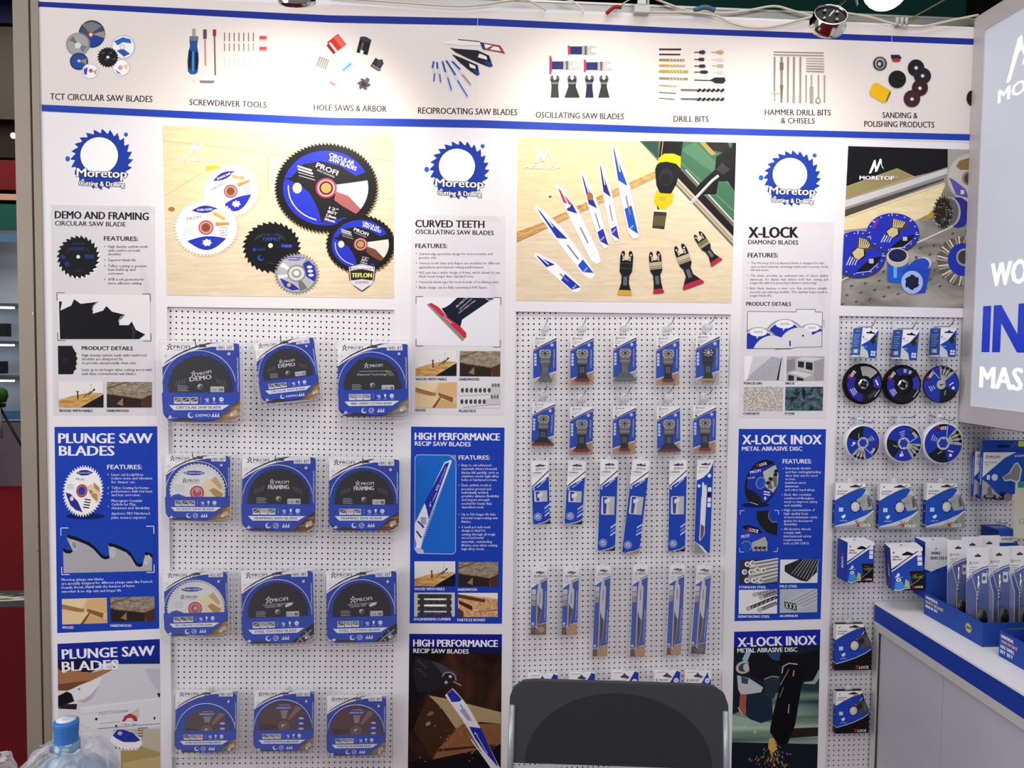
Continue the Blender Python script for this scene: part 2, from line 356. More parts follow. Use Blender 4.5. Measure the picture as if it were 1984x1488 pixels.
bar(a, 397, 57, 397, 75, 7, '5a4a4e'); bar(a, 397, 75, 398, 127, 3.4, 'b08f88'); bar(a, 415.5, 57, 415.5, 70, 6.5, '8c2f3a'); bar(a, 415.5, 70, 417, 146, 3, '6a6264')
for i in range(7): bar(a, 435+i*9.3, 63, 435+i*9.3, 80, 2, '7a706c'); bar(a, 435+i*9.3, 84, 435+i*9.3, 99, 2.2, 'a89e90' if i > 4 else '8e8680'); bar(a, 435+i*9.3, 112, 435+i*9.3, 130, 1.4, 'c4bdb8'); bar(a, 435+i*9.3, 134, 435+i*9.3, 147, 1.2, 'd0c9c4')
for y in (75, 96): a.rect(502, y-6, 517, y+4, 'd8a4a0'); a.rect(503, y-5, 516, y+1, 'b8504e')
bar(a, 387, 158, 415, 158.5, 4.5, '77737a'); bar(a, 389, 161, 412, 161.5, 1.5, 'b0aeb2'); bar(a, 371, 157, 378, 157, 3, 'e2c4b4')
a.build('printed_picture', hdr)
a = A.sub()                                   # hole saws
def rrect(a, cx, cy, w, h, ang, c):
    r = radians(ang); a.poly([(cx+x*cos(r)-y*sin(r), cy+x*sin(r)+y*cos(r)) for x, y in ((-w/2, -h/2), (w/2, -h/2), (w/2, h/2), (-w/2, h/2))], c)
rrect(a, 652, 84, 27, 26, -38, 'b8342c'); rrect(a, 658, 80, 10, 24, -38, 'd95a4c'); rrect(a, 646, 92, 4, 24, -38, 'efd8d2'); rrect(a, 641, 95, 5, 22, -38, '8a2420')
rrect(a, 705, 89, 22, 31, 14, '1e1d20'); a.ell(707, 76, 10, 5, '3a383c', rot=14); rrect(a, 701, 92, 4, 20, 14, '5a585c'); rrect(a, 701, 101, 6, 7, 14, 'e8e3e0')
rrect(a, 625, 122, 20, 20, 20, '8a857e'); [rrect(a, 619+i*4, 121+i*1.5, 1.6, 18, 20, 'cfc9c0') for i in range(4)]
rrect(a, 671, 130, 24, 11, -40, '9cc4e6'); rrect(a, 672, 130, 20, 3, -40, '5a8ccc'); rrect(a, 730.5, 125, 19, 19, 32, '2a2a2c'); rrect(a, 729, 131, 20, 4, 32, '77736e'); a.ell(736, 122, 5, 8, '404043', rot=32)
rrect(a, 648, 158, 16, 8, 30, 'e0a8a4'); rrect(a, 644, 162, 12, 5, 30, 'c97c7a')
a.saw(705, 163, 14, 13, '4e4a48', 6, .35); a.ell(705, 163, 5, 5, '2b2a2a'); rrect(a, 711, 156, 8, 10, 30, '5e5a58')
a.build('printed_picture', hdr)
a = A.sub()                                   # reciprocating blades
K = lambda pts: sc(pts, 2.976, 640, 0)
a.poly(K([(640, 250), (730, 225), (860, 240), (870, 262), (760, 262)]), 'e2e0e0'); a.line(K([(735, 228), (860, 240)]), 2, '4a4548'); a.poly(K([(860, 242), (980, 262), (1008, 310), (965, 300), (880, 285)]), '8e3a38'); a.poly(K([(870, 250), (935, 262), (900, 280), (885, 275)]), 'e6e2e2'); a.poly(K([(940, 266), (970, 272), (985, 295), (920, 285)]), 'e6e2e2'); a.poly(K([(860, 242), (885, 248), (895, 285), (880, 285)]), '2a3568')
def blade_curve(a, pts, c, grip):
    a.poly(K(pts), c); a.poly(K(grip), 'e6e2e2')
a.poly(K([(690, 275), (720, 280), (850, 290), (915, 320), (937, 380), (920, 388), (860, 365), (790, 335), (720, 300)]), '1c1d26'); a.poly(K([(860, 308), (900, 325), (905, 345), (850, 330)]), 'e2dedf'); a.poly(K([(880, 350), (930, 360), (937, 382), (915, 386)]), '233a8a')
a.poly(K([(700, 312), (760, 335), (850, 375), (860, 430), (845, 436), (800, 405), (740, 355)]), '1c1d26'); a.poly(K([(800, 365), (835, 380), (838, 398), (805, 388)]), 'e2dedf'); a.poly(K([(820, 400), (855, 405), (860, 430), (845, 434)]), '22377e')
for i, (x0, y0, x1, y1) in enumerate(((593, 345, 597, 475), (612, 350, 636, 480), (643, 345, 698, 525), (665, 340, 790, 562), (700, 345, 808, 492))):
    bar(a, x0/2.976+640, y0/2.976, x1/2.976+640, y1/2.976, 4.6 if i else 2.5, 'c8cbe0'); xm, ym = (x0*.5+x1*.5)/2.976+640, (y0+y1)/5.952
    bar(a, x0/2.976+641, y0/2.976+3, xm-2, ym-6, 3.4, '2c4690'); bar(a, xm+2, ym+4, x1/2.976+640, y1/2.976-2, 2.6, '3a5cb0' if i < 4 else 'b06a78')
a.build('printed_picture', hdr)
a = A.sub()                                   # oscillating blades
def osc_side(a, x, y, s, c, wide):
    a.poly([(x, y-wide), (x+3*s, y-wide), (x+6*s, y-5*s), (x+6*s, y+5*s), (x+3*s, y+wide), (x, y+wide)], 'a83a52'); a.rect(x+5*s, y-7*s, x+27*s, y+8*s, '232c5e'); a.rect(x+27*s, y-8*s, x+39*s, y+9*s, 'a2a2a2'); a.rect(x+32*s, y-8*s, x+36*s, y+9*s, '5a5650')
    a.ell(x+46*s, y-4*s, 8*s, 4.5*s, 'b4b2b2'); a.ell(x+46*s, y+5*s, 8*s, 4.5*s, 'b4b2b2'); a.ell(x+49*s, y, 5*s, 4*s, 'e4e0e0')
osc_side(a, 1100, 97, 1.02, 0, 9); osc_side(a, 1064.5, 126, 1, 0, 18); osc_side(a, 1131, 127.5, 1, 0, 12)
for cx, wt, wb, c in ((1075, 8, 8, '2a3036'), (1108.5, 9, 15, '23272c'), (1142, 7, 8, '1a2140'), (1170, 7, 11, '2c3236')):
    a.ell(cx-5, 153, 4, 7, '55555a'); a.ell(cx+5, 153, 4, 7, '55555a'); a.poly([(cx-wt, 153), (cx+wt, 153), (cx+wt*.8, 168), (cx+wb, 189), (cx-wb, 189), (cx-wt*.8, 168)], c); a.rect(cx-wt*.9, 159, cx+wt*.9, 163, '77706a'); a.ell(cx, 150, 3, 5, 'dedada')
a.build('printed_picture', hdr)
a = A.sub()                                   # drill bits
for i, y in enumerate((95.5, 105.5, 116.5, 127.5, 139, 153, 167, 181, 192.5)):
    x1 = (1320, 1318, 1326, 1327, 1333, 1333, 1310, 1310, 1307)[i]; c = ('1f2126', '1f2126', '8e8450', 'b39a3e', 'b39a3e', '8a8274', 'a89250', '555358', '55535a')[i]; wd = (3, 2.6, 4.4, 4, 5, 4, 2, 1.6, 1.4)[i]
    bar(a, 1277, y-i*.3, x1, y, wd, c)
    if 1 < i < 7: [bar(a, 1297+k*6, y-2, 1300+k*6, y+2, 1.2, 'd8cfc0') for k in range(5)]
for x0, y, L, c in ((1345, 101, 22, '2d2f33'), (1345, 115, 20, '2b2c30'), (1345, 128, 22, '2b2c30'), (1345, 139.5, 27, '2b2c30'), (1378, 101, 24, 'b8965a'), (1380, 115, 22, 'cfc4b8'), (1380, 127.5, 22, 'a8a09c'), (1383, 140, 18, 'c9c0b8')):
    bar(a, x0, y, x0+L, y, 1.8, c); bar(a, x0+L*.45, y, x0+L*.95, y, 6, c); bar(a, x0+L*.7, y, x0+L*.8, y, 9 if y < 105 else 7, c)
bar(a, 1345, 155, 1380, 156, 2, '3a3b40'); a.poly([(1376, 155), (1385, 150), (1404, 150), (1406, 157), (1400, 162), (1386, 161)], '26272c')
for y in (174.5, 192):
    bar(a, 1319, y-.5, 1352, y, 3.6, '6a6a70'); bar(a, 1350, y, 1404, y+.8, 2, '55555c')
    for k in range(6): a.poly([(1350+k*9, y+3), (1355+k*9, y-3.5), (1359+k*9, y-2), (1355+k*9, y+4)], '1f2024')
a.build('printed_picture', hdr)
a = A.sub()                                   # hammer drill bits and chisels
GB = '8a847a'
for y in (100.5, 106): bar(a, 1499, y, 1596, y+2, 1.7, '7a736c')
for i, x in enumerate((1501, 1514.5, 1527, 1538.5, 1551)):
    bar(a, x, 110, x-.5, (178, 199, 199, 199, 199)[i], (3, 4.5, 3.4, 3.6, 3.4)[i], GB)
bar(a, 1514.5, 121, 1514.5, 136, 7, '6e685e'); a.poly([(1511, 165), (1518, 165), (1515, 200)], '6a645c'); a.poly([(1491, 181), (1495, 178), (1508, 178), (1511, 184), (1502, 182)], 'b8b0a0'); bar(a, 1501, 180, 1501, 196, 2, GB)
for x in (1538.5, 1551): a.rect(x-3, 185, x+2, 200, '9a948a')
for i in range(6): bar(a, 1562, 113+i*5, 1597, 114+i*5, 1.4 if i < 3 else 2, '88817a')
for x in (1562, 1572.5, 1586, 1597.5): bar(a, x, 145, x, 199, 2.6, '958e84'); 
a.rect(1569, 168, 1576, 200, '9a948a'); a.ell(1585, 195, 5, 6, '7a746a'); a.ell(1585, 195, 3, 4, 'ddd6cf')
a.build('printed_picture', hdr)
a = A.sub()                                   # sanding products
a.saw(1705, 123, 14.5, 14.5, '2a2b2e', 26, .15); a.ell(1705, 123, 10, 11, '9a9a9c'); a.ell(1705, 124, 7, 8, '3c3c40'); a.ell(1704, 124, 3, 3.5, 'c4c4c6')
a.poly([(1726, 106), (1742, 106), (1747, 112), (1741, 117), (1730, 116), (1727, 112)], '2b2a2e'); a.ell(1737, 116.5, 8, 3.5, 'b03030')
a.ell(1738.5, 153.5, 17, 17, '1b1a1d'); a.ell(1775, 131.5, 16, 16.5, '1d1d21'); a.ell(1787.5, 147, 16.5, 16, '232226'); a.ell(1782.5, 170, 15.5, 16, '3a1d22'); a.ell(1767, 191, 16, 16.5, '40222a')
for x, y in ((1775, 131.5), (1787.5, 147), (1782.5, 171), (1767, 192)): a.ell(x, y, 5, 5, '4e4048'); a.ell(x, y, 3, 3, 'dcd6d4')
a.poly([(1685, 176), (1692, 162), (1699, 160), (1725, 175), (1724, 186), (1717, 198), (1709, 198), (1686, 184)], 'e2b414'); a.poly([(1724, 176), (1726, 180), (1718, 197), (1716, 196)], '6a5a1a')
a.build('printed_picture', hdr)
a = A.sub(); a.ell(1884, 190, 11, 15, '1c1b1e', a0=70, a1=300); a.build('printed_picture', hdr)
# ------------------------------------------------------------------ saw emblem prints (plain disc where the picture character was)
def emblem(cx, cy, r, label):
    q = [(cx-r*1.16, cy-r*1.05), (cx+r*1.16, cy-r*1.02), (cx+r*1.16, cy+r*1.1), (cx-r*1.16, cy+r*1.08)]
    e, A = new_print('emblem_sticker', q, label, 'sticker', .0001, 0, WALLM, 'round saw emblems above the text panels')
    a = A.sub(); a.saw(cx, cy, r*1.0, r*.98, BLUE, 24, .14); a.ell(cx-r*1.08, cy-r*.02, 4.6, 5.2, '2a5cc0'); a.ell(cx+r*.77, cy-r*.79, 4, 4.2, '2a5cc0')
    a.ell(cx-r*.08, cy-r*.13, r*.62, r*.6, '33363f'); a.ell(cx-r*.08, cy-r*.13, r*.6, r*.58, 'f0f0f2'); a.build('saw_emblem', e)
    a = A.sub()
    for t, n, y, h, sp, base in (('Moretop', 7, .56, .27, 1.55, 0), ('Cutting & Drilling', 18, .84, .15, 1.42, 0)):
        for dx, dy in ((-1, -1), (1, -1), (-1, 1), (1, 1), (0, 0)):
            a.text(t, cx-r*sp/2*1.02+dx, cy+r*(y-.02)+dy, cx+r*sp/2*1.02+dx, r*h, '1a1c24' if (dx or dy) else 'f4f4f6', cy+r*(y+.03)+dy, b=.03)
    a.build('lettering', e)
emblem(197, 309, 61, 'round blue saw emblem reading Moretop, left of the three, above the demo and framing panel')
emblem(890, 329.5, 58.5, 'round blue saw emblem reading Moretop, middle of the three, above the curved teeth panel')
emblem(1535, 345.5, 56, 'round blue saw emblem reading Moretop, right of the three, above the diamond blades panel')
# ------------------------------------------------------------------ small material photographs used on the panels
def photo(e, A, kind, q, name='printed_picture'):
    a = A.sub(quadmap(q)); a.clip = None
    P4 = lambda pts, c: a.poly(pts, c)
    ln = lambda pts, w_, c: a.line(pts, w_, c)
    if kind == 'nails':
        a.rect(0, 0, 1, 1, 'dedddd'); P4([(0, .7), (.3, .55), (.7, .42), (1, .45), (.5, 1), (0, 1)], WOODM); P4([(1, .48), (1, 1), (.48, 1)], '17181a')
        ln([(.42, .38), (.43, .68)], .03, '2c2420'); ln([(.38, .38), (.46, .38)], .02, '2c2420'); ln([(.55, .62), (.72, .36)], .02, '23242a'); ln([(.66, .52), (.79, .32)], .03, '23242a'); a.ell(.79, .31, .025, .04, '23242a')
        ln([(.72, .12), (.73, .3)], .01, 'aaa9a8'); ln([(.69, .12), (.75, .12)], .012, 'aaa9a8'); ln([(.57, .34), (.6, .48)], .01, 'a5a3a0')
    elif kind == 'hardwood':
        a.rect(0, 0, 1, 1, WOODD); P4([(0, 0), (1, 0), (1, .48), (.78, .65), (0, .44)], ramp_mat('print_weathered_wood', 'noise', '6d6458', 'a89a84', 60, 1, 5, (1, 1, 3))); P4([(0, .3), (.5, 0), (.42, 0), (0, .22)], '6e5636')
        P4([(0, .48), (.78, .68), (.78, 1), (0, 1)], '2c2422'); P4([(.22, .86), (.36, .62), (.36, .94)], '94714e'); P4([(.78, .68), (1, .5), (1, 1), (.8, 1)], '4c3122')
    elif kind == 'wood':
        a.rect(0, 0, 1, 1, 'd8b98e'); P4([(0, .2), (.5, .42), (.48, .58), (0, .38)], '9d7346'); P4([(0, 0), (.56, 0), (.44, .4), (0, .2)], 'e3cba4'); P4([(.58, .05), (1, 0), (1, .6), (.52, .36)], 'd3ac78')
        P4([(.55, .4), (.92, .6), (.9, .8), (.56, .55)], '8c5c34'); P4([(0, .5), (.6, .55), (.42, 1), (0, 1)], 'dfc298'); P4([(.6, .55), (.62, .62), (.48, 1), (.4, 1)], '7a5230'); P4([(.62, .66), (1, .85), (1, 1), (.5, 1)], 'cda470')
    elif kind == 'pipes':
        a.rect(0, 0, 1, 1, 'd9d9da')
        for (y, n, x0) in ((.3, 7, .06), (.75, 6, .05)):
            P4([(0, y-.13), (1, y-.13), (1, y+.14), (0, y+.14)], 'c3c4c6')
            for i in range(n): a.ell(x0+i*.11, y, .055, .13, 'ecedee'); a.ell(x0+i*.11+.01, y, .042, .1, '4a4b50')
        ln([(0, .52), (1, .46)], .02, '8a8b90'); ln([(.1, .97), (1, .85)], .02, '8a8b90')
        for i in range(3): a.ell(.82+i*.07, .1, .03, .08, '6a6b70'); a.ell(.8+i*.07, .56, .03, .08, '6a6b70')
    elif kind == 'lumber':
        a.rect(0, 0, 1, 1, 'c6c3c8')
        for y in (.06, .31, .58, .82): P4([(.09, y), (.92, y+.01), (.93, y+.18), (.08, y+.18)], ramp_mat('print_dark_lumber', 'noise', '232226', '4c484a', 200, 0, 3))
        for x in (.14, .8): a.rect(x, .2, x+.1, 1, '3a3739')
        a.rect(.26, .26, .74, .3, 'f4f4f6'); a.rect(.26, .5, .74, .57, 'f4f4f6')
    elif kind == 'particle':
        a.rect(0, 0, 1, 1, 'e8e0d4'); P4([(0, .05), (1, .25), (1, 1), (0, 1)], SPARK); P4([(0, .05), (.7, .28), (.66, .4), (0, .2)], '5c3726'); P4([(.02, .3), (.36, .55), (.36, .74), (.02, .45)], '4c2a1c'); P4([(.36, .55), (1, .45), (1, .62), (.38, .75)], SPARK)
        P4([(0, .62), (.14, .78), (.14, 1), (0, 1)], '5c3726'); ln([(.4, .8), (1, .7)], .02, '5a3a22')
    elif kind == 'porcelain':
        a.rect(0, 0, 1, 1, 'c9cad0'); P4([(0, 0), (.22, 0), (.08, 1), (0, 1)], 'ecebee'); P4([(.7, 0), (.92, .1), (.82, 1), (.05, 1), (.2, .7)], PORC); P4([(.93, .08), (.95, .08), (.87, 1), (.82, 1)], '1b1c1f')
    elif kind == 'brick':
        a.rect(0, 0, 1, 1, 'a9a8a8'); P4([(0, .15), (.22, .1), (.22, .55), (0, .65)], '8a8889'); P4([(.25, .12), (.72, .2), (.72, .68), (.25, .56)], 'b9b8b8'); P4([(.25, .12), (.45, .02), (.98, .08), (.72, .2)], 'cdcccc')
        P4([(.3, .2), (.46, .22), (.46, .48), (.3, .44)], '2a2c31'); P4([(.51, .23), (.69, .26), (.69, .58), (.51, .52)], '22272b'); P4([(.72, .2), (.98, .08), (.98, .95), (.75, .98)], '9c9b9b')
        P4([(.04, .66), (.25, .6), (.7, .75), (.5, .88)], 'd0cfcf'); P4([(.04, .66), (.5, .88), (.5, 1), (.02, 1)], 'adacac'); P4([(.05, .76), (.2, .8), (.2, 1), (.05, 1)], '26282c'); P4([(.28, .84), (.46, .92), (.46, 1), (.28, 1)], '26282c')
    elif kind == 'concrete': a.rect(0, 0, 1, 1, GRAVEL)
    elif kind == 'stone': a.rect(0, 0, 1, 1, STONE); P4([(.45, 0), (.55, .2), (.5, .6), (.44, .3)], '14203a')
    elif kind in ('steel', 'mild', 'rebar', 'alu'):
        a.rect(0, 0, 1, 1, {'steel': '33353c', 'mild': 'dcdde0', 'rebar': 'e0e0e3', 'alu': 'a9b6c0'}[kind])
        if kind == 'steel':
            P4([(.3, .1), (1, 0), (1, .9), (.5, 1), (.2, .9)], '9c9a98')
            for i in range(6): ln([(.2+i*.05, .15+i*.15), (1, -.05+i*.14)], .05, 'd8d6d4'); ln([(.22+i*.05, .21+i*.15), (1, .02+i*.14)], .025, '5a5856')
            for x, y in ((.2, .18), (.33, .14), (.13, .5), (.3, .5), (.46, .42), (.62, .44), (.2, .85), (.38, .85), (.55, .85)): a.ell(x, y, .07, .11, 'f0efef'); a.ell(x+.01, y, .045, .07, '8a8886')
        elif kind == 'mild':
            P4([(.12, .25), (.5, 0), (1, 0), (.98, .55), (.72, .95), (.55, .9), (.3, .7), (.12, .5)], '2a2a2c')
            for i in range(7): ln([(.3+i*.08, .62+i*.05), (.62+i*.07, 0)], .016, 'a5a5a8')
        elif kind == 'rebar':
            for (x0, y0, x1, y1, c) in ((.42, .2, 1, .02, '77767a'), (.58, .32, 1, .12, '3a3a3e'), (.25, .78, 1, .3, '3c3c40'), (.55, .84, 1, .55, '4a4a4e')):
                ln([(x0, y0), (x1, y1)], .13, c); a.ell(x0, y0, .07, .1, 'b0aeac')
                for k in range(6): t = .12+k*.15; ln([(x0+(x1-x0)*t, y0+(y1-y0)*t+.05), (x0+(x1-x0)*t+.05, y0+(y1-y0)*t-.06)], .02, 'c8c6c4')
        else:
            P4([(.12, .55), (.75, 0), (1, 0), (1, .6), (.5, .92), (.14, .8)], 'b9bcc0')
            for i in range(4): ln([(.3+i*.1, .52+i*.07), (1, .0+i*.15)], .02, '6c6f74')
            P4([(.12, .52), (.44, .62), (.46, .92), (.14, .8)], '2b2c30')
            for i in range(3): ln([(.16+i*.1, .57+i*.03), (.22+i*.1, .8+i*.03)], .02, 'dcdcde'); ln([(.22+i*.1, .58+i*.03), (.16+i*.1, .8+i*.03)], .02, 'dcdcde')
    a.build(name, e)
def cap(e, A, t, x0, y, x1, h, c, b=.03):
    a = A.sub(); a.text(t, x0, y, x1, h, c, b=b); a.build('caption', e)
def hatch(a, x0, y0, n, dx, dy, L, c='c3c2c8', s=-1):
    for i in range(n): a.line([(x0+i*dx, y0+i*dy), (x0+i*dx+L, y0+i*dy-s*L)], .5, c)
# ---- grey panel: demo and framing
G1, DK = 'd2d1d5', '1d1c22'
e, A = new_print('info_panel', [(98.5, 396), (300, 401), (302, 805), (103.5, 805)], 'pale grey info panel headed demo and framing, with a black saw blade picture', 'poster', .0004, 0, G1)
a = A.sub(); hatch(a, 198, 398, 26, 3.6, 0, 14); a.build('hatching', e); a = A.sub(); hatch(a, 270, 505, 18, .6, 5, 14); a.build('hatching', e); a = A.sub(); hatch(a, 105.5, 760, 7, 1, 4.5, 9); a.build('hatching', e)
a = A.sub(); a.text('DEMO AND FRAMING', 106.5, 423, 287.5, 14.5, DK, 426.5, b=.035); a.build('headline', e)
a = A.sub(); a.text('CIRCULAR SAW BLADE', 106.5, 436.8, 243, 9, '2c2b33', 439, b=.018); a.build('subtitle', e)
a = A.sub(); a.saw(154.5, 500.5, 41, 41, 'f1f1f3', 26, .12); a.saw(151.5, 498, 42, 42.5, BLK, 26, .12); a.text('DEMO', 136.5, 485, 164, 6, '26398c', b=.03); a.text('PROFI', 141, 474, 164, 3, '3a3f6a'); a.rect(164, 493, 182, 501, '1f2f78'); a.ell(122, 498, 5, 4, '22347c'); a.ell(130, 512, 5, 5, '1f2f78'); a.text('1841', 145, 527, 160, 5, '2a2c55')
a.line([(128, 490), (132, 480)], .8, '3c3e48'); a.line([(131, 491), (136, 481)], .8, '3c3e48'); a.line([(168, 480), (173, 489)], .8, '3c3e48'); a.ell(151.5, 497.5, 3.6, 3.6, 'dddce2'); a.build('printed_picture', e)
a = A.sub(); a.text('FEATURES:', 201.5, 466, 267.5, 8.6, DK, 467, b=.03); a.build('features_heading', e)
a = A.sub(); a.lines([('High density carbide teeth', 480, 286), ('with reinforced teeth', 487.5, 271), ('shoulder', 494.5, 235), ('Superior blade life', 506, 263), ('Teflon coating to prevent', 517.5, 284), ('heat build up and', 524.5, 262), ('corrosion', 532, 239), ('ATB tooth geometry for', 543.5, 279), ('more efficient cutting', 551, 274)], 209.5, 4.9, '35343c')
[a.ell(203, y, 1, 1, '35343c', 8) for y in (477.5, 503.5, 515, 541)]; a.build('features_text', e)
a = A.sub(); a.poly([(112, 570), (290, 572), (291, 659), (113, 658)], 'dfdee1'); a.brackets([(110, 567), (291, 569.5), (292.5, 661), (112, 659.5)], 15, 1, '2c2b33')
a.poly(sc([(120, 1010), (150, 1015), (133, 1100), (240, 1050), (265, 990), (330, 1035), (500, 1015), (450, 1060), (445, 1130), (545, 1100), (575, 1055), (630, 1110), (755, 1140), (700, 1200), (700, 1240), (790, 1240), (820, 1205), (860, 1285), (950, 1330), (890, 1375), (130, 1375)], 4.96, 90, 380), '121217')
a.poly([(191, 585), (183, 592), (180, 602), (178, 600), (180, 592), (187, 586)], 'a5a3a8'); a.poly([(242, 609), (234, 616), (231, 626), (229, 622), (233, 614)], 'a5a3a8'); a.poly([(258, 628), (262, 640), (261, 655), (256, 655), (256, 634)], '2c2d36'); a.build('printed_picture', e)
a = A.sub(); a.poly([(112, 670), (140, 670), (141, 674), (144, 678), (145, 682), (148, 683), (147, 690), (150, 694), (147, 700), (149, 704), (146, 710), (148, 714), (143, 719), (142, 724), (138, 725), (113, 725)], '131219'); a.ell(126, 698, 5, 6, '1e2038'); a.build('printed_picture', e)
a = A.sub(); a.text('PRODUCT DETAILS', 158.5, 678, 257, 7.4, DK, 678.6, b=.03); a.build('details_heading', e)
a = A.sub(); a.lines([('High density carbide teeth with reinforced', 690.5, 283), ('shoulder are sharpened 3x', 697.8, 237), ('to provide exceptionally clean cuts.', 705.5, 264), ('Lasts up to 6x longer when cutting wood with', 718.6, 294), ('nails than conventional saw blades.', 726.3, 264)], 158.5, 5, '35343c'); a.build('details_text', e)
photo(e, A, 'nails', [(113.5, 739), (200.5, 739.5), (200.5, 789.5), (114, 789.5)]); photo(e, A, 'hardwood', [(206.7, 740), (294, 740), (294, 789.5), (207, 789.5)])
cap(e, A, 'WOOD WITH NAILS', 114, 798, 179, 4.7, DK); cap(e, A, 'HARDWOOD', 207, 798, 249, 4.7, DK)
# ---- blue panel: plunge saw blades
WT = 'eceaf2'
e, A = new_print('info_panel', [(105.5, 827), (304.5, 826), (308.5, 1218), (111, 1226.5)], 'blue info panel headed plunge saw blades, with a tilted white blade picture', 'poster', .0004, 0, BLUEW)
a = A.sub(); a.text('PLUNGE SAW', 113.7, 858.7, 294.8, 19.3, WT, b=.045); a.text('BLADES', 115, 882.8, 221, 19, WT, b=.045); a.build('headline', e)
a = A.sub(); a.ell(165, 1000, 38, 6, '101d5c'); a.saw(161, 951.6, 40, 51, 'e9e8ea', 46, .11, rot=8); a.ell(161, 951.6, 35, 45, 'f0eff0', rot=8)
a.poly([(147, 916.5), (157, 911), (168, 910.5), (181, 915.5), (170, 921), (158, 921.5)], '2a2f86'); a.text('PLUNGE SAW', 152, 917.5, 175, 2.6, 'd8d6ee'); a.text('PROFI', 147, 930, 163, 4, '33323a', 931.5)
a.poly([(127, 954), (137, 957), (151, 972), (160, 993), (146, 989), (134, 976)], '2b3288'); a.ell(139, 966, 3.5, 4.5, 'd9d8e6'); a.line([(129, 962), (136, 979), (146, 988), (157, 992)], 1, 'd9d8e6')
a.poly([(167, 943), (178, 938), (190, 945), (197, 960), (188, 975), (175, 960)], 'd9cdb0'); a.poly([(181, 934), (193, 945), (193, 954), (182, 945)], 'b88a58'); a.poly([(178, 955), (188, 957), (189, 972), (178, 962)], 'b58650'); a.poly([(172, 948), (180, 952), (176, 958)], '9a6c40')
a.ell(158.5, 951, 11, 13, 'b8455c', rot=8); a.ell(158.5, 951, 8.2, 10, 'c9657a', rot=8); a.ell(158.5, 951, 7, 8.5, '27409c', rot=8)
for i in range(4): a.line([(164-i, 967+i*5.2), (176-i, 969+i*5)], 2.4, '34333c')
for i in range(4): a.line([(130, 938+i*3), (143, 939+i*3)], .9, '9a98a2')
a.build('printed_picture', e)
a = A.sub(); a.text('FEATURES:', 208, 909, 275, 8.5, WT, b=.03); a.build('features_heading', e)
a = A.sub(); a.lines([('Laser cut body/Slots', 922, 277.5), ('reduce noise and vibration', 929, 295), ('for cleaner cut.', 936.3, 262), ('Teflon Coating for better', 947.5, 289), ('performance with low heat', 954.3, 295), ('and less corrosion.', 961.3, 272), ('Microgram Ceratizit', 972.5, 275.5), ('Carbide for Max.', 979.5, 264), ('sharpness and durability', 986.5, 290), ('Japanese SKS Hardened', 997, 290), ('plate ensures superior', 1005, 283)], 216, 5, 'dcdcee', b=.012)
[a.ell(209.5, y, 1.1, 1.1, 'dcdcee', 8) for y in (919.5, 945.5, 956, 981)]; a.build('features_text', e)
a = A.sub(); a.poly([(120, 1026), (297, 1022), (298, 1107), (121, 1111)], '1a44ac'); a.brackets([(117.8, 1023), (298, 1019.5), (298.8, 1108.8), (119.7, 1113.5)], 15, 1.6, 'd7dbf0')
T = [(210, 375), (240, 400), (290, 405), (330, 385), (320, 350), (250, 205), (400, 250), (520, 300), (590, 350), (690, 460), (740, 480), (790, 465), (775, 310), (860, 330), (1000, 390), (1060, 450), (1120, 555), (1160, 575), (1200, 565), (1235, 420), (1325, 455), (1325, 622), (215, 650)]
a.poly(sc([(x+(0 if i in (0, 22) else 6), y-(42 if i < 21 else 0)) for i, (x, y) in enumerate(T)], 6.47, 90, 1010), '0d1126'); a.poly(sc(T, 6.47, 90, 1010), 'a8a7ad')
for x, y in ((345, 300), (830, 385), (1265, 485)): a.ell(x/6.47+90, y/6.47+1010, 5.5, 10, 'c6c6ca', rot=-18 if x < 600 else (0 if x < 1000 else 18)); a.ell(x/6.47+90.5, y/6.47+1010, 4, 8, '8f9094' if x < 600 else 'b6b6ba', rot=-18 if x < 600 else 5)
a.build('printed_picture', e)
a = A.sub()
for t, y0, x1, y1 in (('Moretop plunge saw blades', 1125.5, 201, 1124), ('are specially designed for different plunge saws like Festool,', 1133.2, 296, 1128.8), ('Dewalt, Bosch, Mafell with the features of faster,', 1141, 262, 1137), ('smoother & no chip cuts and longer life', 1148.5, 235, 1146)): a.text(t, 119.5, y0, x1, 4.9, 'dcdcee', y1, b=.02, res=1)
a.build('details_text', e)
photo(e, A, 'wood', [(119.7, 1160.7), (207, 1158), (208, 1207.5), (120.5, 1210)]); photo(e, A, 'hardwood', [(213.6, 1157.6), (299.4, 1155), (299.7, 1203), (215, 1205)])
cap(e, A, 'WOOD', 120.5, 1218.3, 142.5, 5, WT); cap(e, A, 'HARDWOOD', 214, 1214.6, 255, 5, WT)
